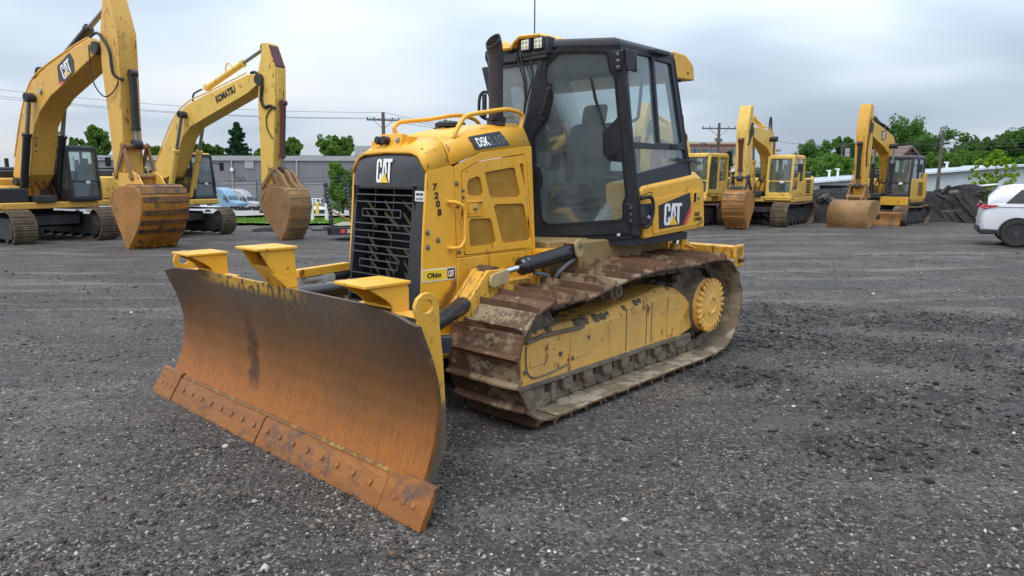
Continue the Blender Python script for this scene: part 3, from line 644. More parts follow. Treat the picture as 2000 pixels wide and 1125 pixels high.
b.ext([(-.204,-.104,.985),(-.204,.104,.985),(-.112,.104,1.122),(-.112,-.104,1.122)], (-.012,0,-.004)); b.ext([(-.215,.118,.93),(-.285,.118,.93),(-.285,.118,1.01),(-.10,.118,1.09),(-.205,.118,.99)], (0,.010,0))
part(b, 'top_box', Y, blade, bevel=.003)
# slope link reaching back from the middle box
b = MB(); b.obox((-.70,-.25,1.015), (.24,.055,.0), (-.006,.028,0), (0,0,.028)); part(b, 'tilt_link', Y, blade, bevel=.004)
b = MB(); b.cyl((-.52,-.21,.965), (-.80,-.275,.955), .028); b.box(-.78,-.6,-.26,-.22,.93,.985); part(b, 'link_pin', M['trim_pale'], blade, bevel=.004)
b = MB(); b.lathe([(0,.026),(.02,.038),(.13,.040),(.15,.03)], (-.80,-.275,.965), (-.97,-.2,-.03), 14); part(b, 'link_end', M['rubber'], blade)

# --- push frame and cylinders --------------------------------------
b = MB()
for sgn in (-1, 1):
    b.tube(spline([(-.35,sgn*.30,.42),(-.75,sgn*.40,.46),(-1.15,sgn*.47,.50),(-2.4,sgn*.49,.47)], 5), .085, 10)
b.box(-.50,-.33,-.34,.34,.36,.52)
part(b, 'push_frame', YW, bevel=.006)
for sgn in (-1, 1):
    b = MB(); b.cyl((-.40,sgn*.98,.725), (-1.25,sgn*.60,.800), .056, n=20)
    b.lathe([(0,.05),(.02,.06),(.08,.06),(.10,.05)], (-1.16,sgn*.64,.792), (-.85,-sgn*.38,.075), 18)
    c = part(b, 'angle_cylinder', M['black_gloss']); bx = MB(); bx.obox((-.62,sgn*.86,.675), (.20,-sgn*.085,.013), (.02,.03,0), (0,0,.05)); part(bx, 'guard', BK, c, bevel=.006)
for sgn in (-1, 1):
    y = sgn*.62
    b = MB(); b.ext([(-1.13,y,.70),(-1.44,y,1.02),(-1.62,y,1.02),(-1.66,y,.90),(-1.80,y,.86),(-1.80,y,.70)], (0,sgn*.03,0)); b.ext([(-1.13,y-sgn*.10,.70),(-1.44,y-sgn*.10,1.02),(-1.60,y-sgn*.10,1.02),(-1.70,y-sgn*.10,.70)], (0,-sgn*.03,0))
    b.ext([(-1.16,y-sgn*.09,.73),(-1.16,y-sgn*.005,.73),(-1.43,y-sgn*.005,1.015),(-1.43,y-sgn*.09,1.015)], (-.02,0,-.02))
    lug = part(b, 'lift_arm', YW, bevel=.005)
    b = MB(); b.ext(rpolyx([(-1.44,.895),(-1.44,.99),(-1.63,1.02),(-1.63,.925)], y+sgn*.034, .04), (0,sgn*.025,0)); part(b, 'pin_plate', M['plate_tan'], lug, bevel=.004)
    b = MB(); b.cyl((-1.52,y-sgn*.13,.985), (-1.52,y+sgn*.02,.985), .058, n=18); part(b, 'pin', M['track'], lug)
    b = MB(); b.cyl((-1.82,y,1.012), (-2.39,y,1.078), .058, n=22); b.lathe([(0,.060),(.01,.068),(.045,.068),(.055,.060)], (-1.86,y,1.017), (-1,0,.115), 22); b.lathe([(0,.05),(.02,.066),(.05,.066),(.06,.058)], (-1.80,y,1.010), (-1,0,.115), 22); b.obox((-2.43,y,1.085), (.05,0,.006), (0,.05,0), (0,0,.05))
    cy = part(b, 'lift_cylinder', M['black_gloss'])
    b = MB(); b.cyl((-1.53,y,.977), (-1.83,y,1.013), .0235, n=16); part(b, 'rod', M['chrome'], cy)
    b = MB(); b.ext(rpolyx([(-2.39,1.03),(-2.36,1.16),(-2.44,1.19),(-2.48,1.05)], y+sgn*.062, .04), (0,sgn*.02,0)); pp = part(b, 'pivot_plate', M['plate_tan'], cy, bevel=.004)
    b = MB(); b.lathe([(0,.022),(.012,.022)], (-2.42,y+sgn*.08,1.13), (0,sgn,0), 6); part(b, 'bolt', M['bolt'], pp)
    b = MB(); b.tube(spline([(-1.95,y+sgn*.01,.955),(-2.08,y+sgn*.03,.92),(-2.12,y+sgn*.02,.86),(-2.15,y-.02,.74)], 6), .016); b.tube(spline([(-2.42,y+sgn*.03,1.02),(-2.30,y+sgn*.04,.98),(-2.20,y+sgn*.02,.90),(-2.22,y-.03,.76)], 6), .016); part(b, 'hose', M['trim'], cy)

# --- main frame under the body -------------------------------------
b = MB(); b.box(-2.30,-1.36,-.42,.42,.42,1.098); hull = part(b, 'belly_frame', Y, bevel=.01)
b = MB(); b.box(-4.15,-2.32,-.46,.46,.40,1.15); b.box(-3.5,-2.55,-.60,.60,.80,1.14); part(b, 'rear_frame', paint('mud_coloured_frame', (.30,.20,.07), (.17,.125,.08), .7, 3, .7, 0), bevel=.012)
for sgn in (1, -1): b = MB(); b.box(-2.56,-2.165,*sorted((sgn*.425,sgn*.60)),1.045,1.098); part(b, 'step', Y, bevel=.006)
b = MB()
for x0 in (-1.62, -2.05): b.box(x0-.012,x0+.012,.42,.60,.70,.92)
b.box(-2.30,-1.62,.42,.52,.70,.90); part(b, 'frame_rib', YW, bevel=.006)

# --- bonnet ---------------------------------------------------------
ST = [(-1.085,1.70,1.835),(-1.18,1.715,1.90),(-1.31,1.742,1.945),(-1.60,1.840,2.015),(-1.85,1.872,2.058),(-2.14,1.905,2.085)]
def sec(x, zs, zt, y0=.42, zb=None):
    d = zt-zs; q = [(y0,zs),(.352,zs+.70*d),(.325,zs+.80*d),(.27,zs+.93*d),(.19,zt-.006)]
    full = q+[(0,zt)]+[(-a,c) for a, c in reversed(q)]
    return [(x,a,c) for a, c in full]
b = MB(); b.grid([sec(*s) for s in ST[2:]])
for i in range(2, len(ST)-1):                      # side strip between bonnet seam and doors, inside
    pass
bonnet = part(b, 'bonnet', Y, ang=24); bonnet.modifiers.new('thick', 'SOLIDIFY').thickness = .02
b = MB(); b.grid([sec(*s) for s in ST[:2]]+[sec(-1.300,1.741,1.942)])
nose = part(b, 'nose_cowl', Y, ang=24); nose.modifiers.new('thick', 'SOLIDIFY').thickness = .02
sideF = {}
for sgn in (-1, 1):
    F = Frame((0, sgn*.42, 0), (-sgn,0,0), (0,0,1)); sideF[sgn] = F
    U = lambda pts: [(-sgn*x, z) for x, z in pts]
    plate('front_side_panel', U([(-.992,.50),(-1.088,1.60),(-1.098,1.705),(-1.18,1.715),(-1.302,1.741),(-1.318,1.735),(-1.341,1.733),(-1.358,1.10),(-1.362,.50)]), [], .02, F, M['rubbed'], dz, off=-.02, bevel=.004)
    plate('side_rail_panel', U([(-1.347,1.733),(-1.60,1.834),(-2.10,1.897),(-2.155,1.897),(-2.21,1.10),(-1.364,1.10)]),
          [U(rpoly([(-1.408,1.700),(-1.587,1.776),(-2.066,1.836),(-2.088,1.812),(-2.168,1.112),(-1.432,1.108)], .02))], .02, F, Y, dz, off=-.02, bevel=.003)
    holes = [[(-1.461,1.598),(-1.472,1.640),(-1.566,1.668),(-1.595,1.654),(-1.626,1.547),(-1.605,1.529),(-1.486,1.529),(-1.465,1.550)],
             [(-1.638,1.695),(-1.935,1.735),(-1.964,1.722),(-2.026,1.531),(-2.011,1.510),(-1.714,1.510),(-1.690,1.524)],
             [(-1.478,1.348),(-1.498,1.366),(-1.686,1.364),(-1.708,1.348),(-1.760,1.185),(-1.742,1.168),(-1.503,1.166),(-1.483,1.182)],
             [(-1.731,1.448),(-1.749,1.464),(-2.041,1.463),(-2.070,1.444),(-2.150,1.190),(-2.129,1.172),(-1.849,1.168),(-1.823,1.188)],
             [(-2.010,1.760),(-2.056,1.766),(-2.086,1.591),(-2.079,1.580)]]
    holes = [U(rpoly(hh, .012, 2)) for hh in holes]
    door = plate('engine_door', U(rpoly([(-1.414,1.696),(-1.589,1.771),(-2.064,1.830),(-2.083,1.810),(-2.160,1.118),(-1.438,1.114)], .02)), holes, .022, F, Y, dz, off=-.018, bevel=.003)
    for hh in holes:
        me = plate_mesh(hh, [], .004, F, -.014); finish('punched_screen', me, M['perf'], door, False)
    # latch recess
    b = MB(); lu = lambda u, z, c=0.: F.p(-sgn*u, z, c)
    for (u0, u1, z0, z1) in ((-1.452,-1.616,1.482,1.492),(-1.452,-1.620,1.386,1.396),(-1.452,-1.462,1.396,1.482),(-1.606,-1.618,1.396,1.482)):
        b.ext([lu(u0,z0,.004),lu(u1,z0,.004),lu(u1,z1,.004),lu(u0,z1,.004)], F.n*.010)
    b.ext([lu(-1.472,1.402,.004),lu(-1.555,1.402,.004),lu(-1.555,1.478,.004),lu(-1.472,1.478,.004)], F.n*.008)
    la = part(b, 'latch', Y, door, bevel=.002)
    b = MB(); b.lathe([(0,.014),(.010,.014),(.014,.008)], lu(-1.530,1.440,.012), F.n, 12); part(b, 'lock', M['steel'], la)
    b = MB(); b.ext([lu(-1.560,1.400,.002),lu(-1.600,1.400,.002),lu(-1.600,1.478,.002),lu(-1.560,1.478,.002)], F.n*.003); part(b, 'finger_slot', M['dark'] if 0 else M['yellow_worn'], la)
    b = MB(); b.tube([lu(-2.105,1.78,.004), lu(-2.183,1.13,.004)], .007, 8)
    for i in range(24):
        z = 1.14+i*.0265; u = -2.183+.078*(z-1.13)/.65
        if i % 2: b.cyl(lu(u,z,.004), lu(u-.003,z+.022,.004), .0095, n=8)
    part(b, 'hinge', Y, door)
    for (x, z, r_) in ((-1.366,1.615,.014),(-1.426,1.566,.010),(-1.428,1.520,.010),(-1.374,1.458,.012),(-1.094,1.291,.0145),(-1.187,1.234,.0145),(-1.094,1.191,.0145),(-1.383,1.137,.012)):
        b = MB(); b.lathe([(0,r_*1.25),(.004,r_*1.25),(.004,r_*.8),(.012,r_*.8),(.014,r_*.5)], F.p(-sgn*x, z, .0), F.n, 12); part(b, 'panel_bolt', M['bolt'])
    b = MB(); b.tube([F.p(-sgn*a, z, c) for a, z, c in [tuple(q) for q in spline([(-1.285,1.492,0),(-1.305,1.490,.035),(-1.350,1.472,.058),(-1.384,1.425,.062),(-1.383,1.30,.062),(-1.381,1.230,.062),(-1.345,1.180,.055),(-1.300,1.173,.03),(-1.285,1.173,0)], 5)]], .0135, 10)
    b.lathe([(0,.021),(.006,.021)], F.p(sgn*1.285,1.492,0), F.n, 12); b.lathe([(0,.021),(.006,.021)], F.p(sgn*1.285,1.173,0), F.n, 12)
    part(b, 'grab_handle', Y)
    y_ = sgn*.325                                   # handrail along the bonnet
    b = MB(); b.tube([tuple(q) for q in spline([(-1.42,y_,1.93),(-1.49,y_,2.03),(-1.56,y_,2.092),(-1.75,y_,2.130),(-1.93,y_,2.160),(-2.02,y_,2.164),(-2.12,y_,2.150),(-2.155,y_,2.118),(-2.13,y_,2.03)] if sgn > 0 else [(-1.47,y_,1.93),(-1.42,y_,2.01),(-1.435,y_,2.05),(-1.50,y_,2.078),(-1.75,y_,2.110),(-2.04,y_,2.160),(-2.18,y_,2.16),(-2.30,y_,2.13),(-2.36,y_,2.06)], 5)], .0165, 10)
    part(b, 'handrail', Y)
# engine seen dimly through the screens
b = MB(); b.box(-2.15,-1.45,-.37,.37,.6,1.75); part(b, 'engine_block', M['dark'])
# writing on the flank
FL = sideF[1]; FL = Frame((0,.4205,0), (-1,0,0), (0,0,1))
for i, ch in enumerate('7208'):
    lettering(ch, FL, 1.146+.0125*i, 1.572-.0573*i, .036 if ch != '1' else .02, .047, M['black_ink'], dz, bold=.035)
b = MB(); b.ext([FL.p(1.036,.955,.001),FL.p(1.343,.951,.001),FL.p(1.343,1.037,.001),FL.p(1.036,1.042,.001)], FL.n*.002); st = part(b, 'dealer_sticker', M['sticker'], smooth=False)
b = MB(); b.ext([FL.p(1.042,.962,.003),FL.p(1.262,.959,.003),FL.p(1.262,1.031,.003),FL.p(1.042,1.035,.003)], FL.n*.001); part(b, 'sticker_face', M['decal_yellow'], st, smooth=False)
b = MB(); b.ext([FL.p(1.266,.959,.003),FL.p(1.338,.957,.003),FL.p(1.338,1.031,.003),FL.p(1.266,1.031,.003)], FL.n*.001); part(b, 'sticker_badge', M['decal_black'], st, smooth=False)
lettering('Ohio', FL, 1.080, .980, .128, .037, M['black_ink'], st, bold=.03, off=.0045)
cat_logo(FL, 1.275, .972, .054, .046, st, M['white'], M['logo_yellow'], off=.0045, t=.001)
# model plate on the bonnet shoulder
def onshoulder(x):
    for a, c in zip(ST[2:], ST[3:]):
        if a[0] >= x >= c[0]:
            k = (a[0]-x)/(a[0]-c[0]); return a[1]+(c[1]-a[1])*k, a[2]+(c[2]-a[2])*k
def shp(x, k):
    zs, zt = onshoulder(x); return Vector((x, .42+(.352-.42)*k, zs+.70*(zt-zs)*k))
p0, p1, p2 = shp(-1.58,.12), shp(-1.90,.12), shp(-1.55,.9)
FS = Frame(p0, p1-p0, p2-p0); wdt = (p1-p0).length
oc = [shp(-1.575,.12), shp(-1.915,.10), shp(-1.862,.95), shp(-1.535,.95)]
b = MB(); b.ext([Vector(FS.p(*FS.uv(q), .006)) for q in oc], FS.n*.002); mp_ = part(b, 'model_plate', M['decal_black'], smooth=False)
hgt = FS.uv(oc[3])[1]
lettering('D5K', FS, .018, hgt*.17, .128, hgt*.66, M['white'], mp_, bold=.022, off=.009, shear=-.12)
for txt, x0, w0 in (('2', .150, .034), ('LGP', .215, .105)):
    lettering(txt, FS, x0, hgt*.17, w0, hgt*.60, M['outline'], mp_, bold=.03, off=.009, shear=-.12)
    lettering(txt, FS, x0+.003, hgt*.17+.003, w0-.006, hgt*.60-.006, M['decal_black'], mp_, bold=.004, off=.0115, shear=-.12, t=.001)

# --- radiator nose ---------------------------------------------------
b = MB(); fx = -1.0
for sgn in (-1, 1):
    b.ext([(-.942,sgn*.318,.52),(-.945,sgn*.335,.52),(-.985,sgn*.416,.52),(-1.05,sgn*.416,.52),(-1.05,sgn*.318,.52)], (-.120,0,1.09))
rows = []
for k, (x, z) in enumerate([(-1.059,1.585),(-1.066,1.68),(-1.078,1.755),(-1.108,1.815),(-1.138,1.850),(-1.168,1.862)]):
    w0 = .335-.02*k/5; w1 = .425-.005*k if k < 3 else .42-.03*(k-2); dx = .075
    zq = 1.60+.11*min(1, k/2.5) if False else z
    rows.append([(x-.036,-w1,z-.02*(k > 1)-.045*(k > 2)),(x-.006,-w0,z),(x,-w0*.5,z+.004),(x,0,z+.006),(x,w0*.5,z+.004),(x-.006,w0,z),(x-.036,w1,z-.02*(k > 1)-.045*(k > 2))])
b.grid(rows)
b.box(-1.14,-1.066,-.335,.335,1.575,1.60); b.box(-1.05,-.945,-.335,.335,.50,.56)
nf = part(b, 'radiator_surround', BK, bevel=.004, ang=30)
FN = Frame((-1.036,0,0), (0,1,0), (0.04,0,1)); FNn = FN.n
cat_logo(Frame((-1.0615,0,1.62), (0,1,0), (-.095,0,1)), -.085, .0, .175, .165, nf, M['white'], M['logo_yellow'], off=.004)
b = MB()
for i in range(19):
    z = 1.535-.0515*i; x = -1.062+(1.55-z)*.11
    if i in (2, 3, 9, 10): b.cyl((x,-.24,z), (x,.20,z), .0058, n=6)
    else: b.cyl((x,-.318,z), (x,.318,z), .0058, n=6)
for z0, z1 in ((1.432,1.381),(1.071,1.020)):
    for yv in (-.24,.20): b.cyl((-1.062+(1.55-z0)*.11,yv,z0), (-1.062+(1.55-z1)*.11,yv,z1), .0058, n=6)
for yv in (-.11,.10): b.cyl((-1.074,yv,1.57), (-.964,yv,.56), .003, n=6)
part(b, 'grille_bars', M['grille_rod'], nf)
b = MB(); b.box(-1.32,-1.30,-.40,.40,.5,1.75); b.box(-1.32,-1.05,-.345,-.325,.5,1.6); b.box(-1.32,-1.05,.325,.345,.5,1.6); part(b, 'radiator_core', M['dark'], nf)
b = MB()
for i in range(13):
    for c0 in (-.30,-.09,.115):
        if (i*3+int(c0*100)) % 4 == 0: continue
        z = 1.50-.085*i; x = -1.12-.02*random.random(); w_ = .16*random.uniform(.5,1)
        b.ext([(x,c0,z),(x,c0+w_,z-.10),(x,c0+w_,z-.125),(x,c0,z-.025)], (-.006,0,0))
part(b, 'fan_guard', paint('dusty_guard', (.10,.072,.035), (.05,.04,.03), .7, 8, .8, 0), nf)
FT = Frame((-1.055,.330,1.50), (-.040,.081,0), (-.11,0,1))
b = MB(); b.ext([FT.p(.015,.0,.012),FT.p(.082,-.004,.012),FT.p(.082,.064,.012),FT.p(.015,.068,.012)], FT.n*.003); tg = part(b, 'stock_tag', M['sticker'], nf, smooth=False)
lettering('606366', FT, .022, .036, .053, .020, M['black_ink'], tg, off=.0165, bold=.02); lettering('||||||||||', FT, .022, .006, .053, .018, M['black_ink'], tg, off=.0165)
# hydraulic block and eyes on the nose
b = MB(); b.obox((-1.20,-.04,1.905), (.045,0,.01), (0,.125,0), (-.01,0,.048)); b.box(-1.28,-1.13,-.22,.12,1.858,1.875)
b.obox((-1.17,-.235,1.885), (.012,0,0), (0,.03,0), (0,0,.035)); b.obox((-1.22,.13,1.905),(.06,.02,.0),(0,.008,0),(0,0,.035))
hb = part(b, 'valve_block', Y, nose, bevel=.005)
b = MB()
for yv in (-.135,-.065): b.lathe([(0,.027),(.012,.030),(.02,.022),(.03,.030),(.05,.026)], (-1.155,yv,1.913), (1,0,.12), 14)
part(b, 'coupler_cap', M['rubber'], hb)
b = MB(); b.lathe([(0,.020),(.01,.020),(.012,.012)], (-1.155,.05,1.915), (1,0,.12), 6); part(b, 'bolt', M['steel'], hb)

# --- exhaust ----------------------------------------------------------
b = MB(); ex, ey = -1.95, .236
b.lathe([(0,.072),(.05,.066),(.05,.054),(.46,.054),(.48,.056)], (ex,ey,2.05), (0,0,1), 24)
n = 28; rings = []
for (dx, z, tl, rr) in ((0,2.52,0,.055),(.003,2.57,10,.057),(.010,2.62,28,.060),(.024,2.655,46,.064),(.032,2.667,53,.067),(.031,2.667,53,.060),(.018,2.645,44,.054),(.0,2.58,10,.048),(0,2.45,0,.046)):
    ca, sa = math.cos(R(tl)), math.sin(R(tl)); rings.append([(ex+dx+rr*math.cos(2*math.pi*i/n)*ca, ey+rr*math.sin(2*math.pi*i/n), z-rr*math.cos(2*math.pi*i/n)*sa) for i in range(n)])
b.grid(rings, close_u=True)
exo = part(b, 'exhaust_stack', rusty('scorched_pipe', (.026,.024,.027), (.055,.040,.038), (.10,.055,.04), .22, 5, .5), fix=False)
b = MB(); b.lathe([(0,.075),(.02,.075)], (ex,ey,2.085), (0,0,1), 24); b.box(ex+.05,ex+.09,ey+.02,ey+.06,2.085,2.105); part(b, 'clamp', M['rubber'], exo)
b = MB(); b.lathe([(0,.10),(.025,.10),(.04,.07)], (-1.72,-.05,2.04), (0,0,1), 24); part(b, 'intake_cap', M['rubber'])
# ------------------------------------------------------------------ dozer: cab
A0, B0, B1 = V(-2.633,.077,1.106), V(-3.073,.839,1.17), V(-2.690,.840,2.62)
GL = M['glass']
def mir(p, s): return Vector((p[0], p[1]*s, p[2]))
Ar0, Ar1, Br1 = V(-2.633,-.077,1.106), V(-2.385,-.314,2.582), V(-3.00,-.842,2.655)
FR = Frame(Ar0, Br1-Ar1, Ar1-Ar0); nz_ = FR.n
def onpl(y, z):                                      # point of that sheet at given y, z
    return V(Ar0.x-((y-Ar0.y)*nz_.y+(z-Ar0.z)*nz_.z)/nz_.x, y, z)
Br0 = onpl(-.842, 1.16); lo_ = [FR.uv(q) for q in (Ar0, Br0, Br1, Ar1)]
cq = Vector((sum(q[0] for q in lo_)/4, sum(q[1] for q in lo_)/4)); hq = rpoly([tuple(Vector(q)+(cq-Vector(q))*.15) for q in lo_], .06, 3)
dr_ = plate('cab_door', lo_, [hq], .05, FR, CF, dz, off=-.025, bevel=.004)
finish('door_glass', plate_mesh(hq, [], 0, FR, 0), GL, dr_, False)
for s in (1,):
    F = Frame(mir(B0, s), mir(A0, s)-mir(B0, s), mir(B1, s)-mir(B0, s))
    o_ = -s                                          # the sheet's normal points into the cab on the left side
    f2 = lambda pts: [F.uv(mir(p, s)) for p in pts]
    outer = f2([(-2.407,.120,2.059),(-2.633,.077,1.106),(-3.076,.848,1.185),(-2.887,.866,1.936),(-2.743,.866,2.479),(-2.687,.857,2.67),(-2.455,.472,2.677),(-2.385,.314,2.582)])
    seal = f2([(-2.45,.446,2.634),(-2.642,.762,2.624),(-2.681,.768,2.493),(-2.709,.798,2.451),(-2.842,.791,1.936),(-2.953,.777,1.483),(-2.948,.747,1.432),(-2.979,.737,1.294),(-2.655,.172,1.239),(-2.619,.133,1.287),(-2.552,.142,1.561),(-2.501,.151,1.776),(-2.451,.17,2.004),(-2.488,.287,2.129),(-2.48,.354,2.313),(-2.466,.353,2.366),(-2.425,.319,2.441),(-2.413,.344,2.545)])
    cen = Vector((sum(p[0] for p in seal)/len(seal), sum(p[1] for p in seal)/len(seal)))
    inset = lambda lp, d: [tuple(Vector(p)+(cen-Vector(p)).normalized()*d) for p in lp]
    seal_r = rpoly(seal, .035, 3); T_ = .05
    df = plate('cab_door', outer, [seal_r], T_, F, CF, dz, off=0 if s > 0 else -T_, bevel=.004)
    finish('door_border', plate_mesh(seal_r, [inset(seal_r, .022)], .010, F, .006 if s > 0 else -.016), M['black'], df)
    finish('door_glass', plate_mesh(seal_r, [], 0, F, .016 if s > 0 else -.016), GL, df, False)
    finish('seal', plate_mesh(seal_r, [inset(seal_r, .007)], .007, F, -.004 if s > 0 else -.003), M['rubber'], df)
    if s < 0: continue
    P2 = lambda p, c: F.p(*F.uv(p), -c); OUT = -F.n
    b = MB()
    b.tube([P2((-2.459,.342,2.37),.0), P2((-2.458,.338,2.36),.04), P2((-2.464,.305,2.26),.045), P2((-2.468,.275,2.18),.042), P2((-2.468,.262,2.15),.0)], .015, 8)
    b.lathe([(0,.018),(.012,.018),(.014,.01)], P2((-2.455,.352,2.392),0), OUT, 12); b.obox(P2((-2.468,.262,2.15),.02), F.u*.02, F.v*.035, F.n*.02)
    part(b, 'door_handle', M['rubber'], df, bevel=.004)
    b = MB(); b.ext([P2(q,.001) for q in [(-2.5,.149,1.775),(-2.534,.193,1.746),(-2.56,.201,1.665),(-2.571,.187,1.593),(-2.56,.151,1.554),(-2.551,.136,1.554)]], OUT*.014)
    lt = part(b, 'door_latch', CF, df, bevel=.004)
    b = MB(); b.tube([P2(q,.018) for q in [(-2.520,.166,1.73),(-2.534,.174,1.72),(-2.560,.178,1.622),(-2.550,.168,1.612)]], .008, 8, closed=True); part(b, 'pull', M['rubber'], lt)
    for pts_, zc in (([(-2.660,.792,2.623),(-2.708,.866,2.630),(-2.728,.845,2.484),(-2.700,.796,2.477)], 2.55), ([(-2.958,.77,1.455),(-3.000,.830,1.438),(-3.032,.812,1.270),(-2.992,.757,1.286)], 1.365)):
        b = MB(); b.ext([P2(q,.001) for q in pts_], OUT*.020); q = pts_[1]; q2 = pts_[2]
        b.ext([(q[0]-.015,.850,q[2]+.01),(q[0]-.125,.865,q[2]+.005),(q2[0]-.125,.865,q2[2]),(q2[0]-.015,.850,q2[2])], (0,.032,0)); b.cyl((q2[0]-.125,.885,q2[2]-.005), (q[0]-.125,.885,q[2]+.01), .018, n=10)
        hg = part(b, 'hinge', BK, df, bevel=.006); m0 = (Vector(pts_[0])+Vector(pts_[1]))/2; m1 = (Vector(pts_[3])+Vector(pts_[2]))/2
        for i in range(3):
            b = MB(); b.lathe([(0,.015),(.008,.015),(.010,.007)], P2(m0.lerp(m1, .18+.32*i), .021), OUT, 10); part(b, 'hinge_bolt', M['steel'], hg)
    b = MB(); b.ext([P2(q,-.010) for q in [(-2.745,.66,2.005),(-2.783,.657,1.852),(-2.817,.686,1.791),(-2.882,.788,1.779),(-2.838,.797,1.972),(-2.79,.79,2.15)]], OUT*.005); part(b, 'wiper_panel', CF, df)
    b = MB(); b.tube([P2(q,.018) for q in [(-2.816,.719,1.872),(-2.74,.681,2.072),(-2.682,.653,2.229)]], .008, 6); b.tube([P2((-2.806,.714,1.90),.020), P2((-2.70,.662,2.17),.018)], .005, 6); b.obox(P2((-2.816,.719,1.872),.01), F.u*.03, F.v*.025, F.n*.022)
    b.tube([P2(q,.004) for q in [(-2.712,.667,2.145),(-2.664,.645,2.276),(-2.613,.633,2.44)]], [.007,.014,.009], 6)
    wi = part(b, 'door_wiper', M['rubber'], df)
    b = MB(); b.tube([P2(tuple(v),.006) for v in spline([(-2.761,.664,1.953),(-2.783,.657,1.852),(-2.81,.689,1.824),(-2.843,.742,1.819)], 6)], .005, 6); part(b, 'washer_hose', M['rubber'], wi)
    b = MB(); b.ext([P2((-2.628,.085,1.160),0),P2((-3.074,.853,1.205),0),P2((-3.078,.843,1.155),0),P2((-2.640,.085,1.085),0)], F.n*.06); sl_ = part(b, 'door_sill', BK, bevel=.004)
    b = MB(); b.ext([P2((-2.972,.676,1.170),.002),P2((-2.986,.700,1.173),.002),P2((-2.986,.700,1.195),.002),P2((-2.972,.676,1.192),.002)], OUT*.003); part(b, 'small_label', M['sticker'], sl_, smooth=False)
    b = MB(); b.tube(spline([(-3.03,.86,1.49),(-3.10,.91,1.50),(-3.13,.92,1.45),(-3.14,.915,1.36),(-3.12,.90,1.27),(-3.07,.87,1.25)], 6), .016, 8); b.tube(spline([(-2.98,.86,1.50),(-3.06,.93,1.54),(-3.12,.91,1.52),(-3.05,.88,1.49)], 6), .004, 6); part(b, 'door_cable', M['rubber'], df)
    b = MB(); b.lathe([(0,.015),(.012,.015)], (-3.07,.915,1.335), (0,1,0), 8); part(b, 'door_stop', M['trim_pale'], df)

# rear side windows
for s in (1, -1):
    F = Frame((0, s*.84, 0), (-s,0,0), (0,0,1)); U = lambda pts: [(-s*x, z) for x, z in pts]
    x0_ = -2.708 if s > 0 else -3.03; out = U([(x0_,2.672),(-3.530,2.672),(-3.872,1.800),(-3.93,1.66),(-3.08,1.50),(-3.075,1.178),(-3.02,1.178),(-2.90,1.937),(-2.76,2.48)] if s > 0 else [(x0_,2.672),(-3.530,2.672),(-3.872,1.800),(-3.93,1.66),(-3.40,1.56),(-3.30,1.9)])
    hs = [U(rpoly(q, .02, 3)) for q in (([(-2.790,2.628),(-3.168,2.632),(-3.318,1.942),(-2.938,1.946)] if s > 0 else [(-3.09,2.60),(-3.15,2.60),(-3.31,1.96),(-3.28,1.96)]), [(-3.208,2.616),(-3.474,2.616),(-3.722,1.958),(-3.350,1.952)], ([(-2.958,1.896),(-3.775,1.905),(-3.826,1.812),(-2.995,1.694)] if s > 0 else [(-3.36,1.896),(-3.775,1.905),(-3.826,1.812),(-3.42,1.75)]))]
    qf = plate('rear_side_frame', out, hs, .05, F, CF, dz, off=-.05, bevel=.004)
    for h_ in hs: finish('side_glass', plate_mesh(h_, [], 0, F, -.02), GL, qf, False)
    b = MB(); b.obox((-3.56,s*.835,1.925), (.05,0,0), (0,.02,0), (0,0,.014)); part(b, 'window_catch', M['rubber'], qf)
    b = MB(); b.ext([(-3.58,s*.843,1.80),(-3.60,s*.843,1.835),(-3.90,s*.843,1.815),(-3.90,s*.843,1.80)], (0,s*.012,0)); part(b, 'window_bar', M['rubber'], qf, bevel=.003)
    b = MB(); b.obox((-3.24,s*.865,2.675), (.11,0,0), (0,.035,0), (0,0,.016)); part(b, 'side_lamp_bracket', BK, qf, bevel=.006)

# windscreen, rear, roof, floor
FW0 = Frame((-2.409,0,2.05), (0,1,0), (.024,0,.53))
ws = [(-.118,0),(.118,0),(.310,.53),(-.310,.53)]; wsi = [(-.100,.02),(.100,.02),(.272,.50),(-.272,.50)]
wf = plate('windscreen_frame', ws, [wsi], .03, FW0, CF, dz, off=-.035, bevel=.003)
finish('windscreen', plate_mesh(wsi, [], 0, FW0, -.02), GL, wf, False)
b = MB(); b.ext([(-2.409,-.118,2.05),(-2.409,.118,2.05),(-2.635,.078,1.10),(-2.635,-.078,1.10)], (-.03,0,-.006)); part(b, 'front_bulkhead', BK)
FRr = Frame((-3.87,0,1.80), (0,-1,0), (.34,0,.88))
ro = [(-.84,-.25),(.84,-.25),(.84,.935),(-.84,.935)]; ri = [(-.74,-.10),(.74,-.10),(.74,.85),(-.74,.85)]
rf = plate('rear_window_frame', ro, [rpoly(ri, .05)], .05, FRr, CF, dz, off=-.05, bevel=.004)
finish('rear_glass', plate_mesh(rpoly(ri, .05), [], 0, FRr, -.02), GL, rf, False)
rp_ = [(-2.420,-.345),(-2.420,.385),(-2.682,.842),(-3.520,.842),(-3.520,-.842),(-2.990,-.842)]
rp2 = [(a*.985-.04, c*.95) for a, c in rp_]
b = MB()
b.grid([[(x,y_,z) for x, y_ in q] for q, z in ((rp_,2.655),(rp_,2.690),([(a, c*.985) for a, c in rp_],2.712),(rp2,2.728),([(a*.97-.09,c*.75) for a, c in rp_],2.738))], close_u=True)
n_ = len(b.v); b.f.append(tuple(range(n_-6, n_))); b.f.append(tuple(range(5,-1,-1))); b.mi += [0,0]
roof = part(b, 'cab_roof', BK, bevel=.012, ang=25)
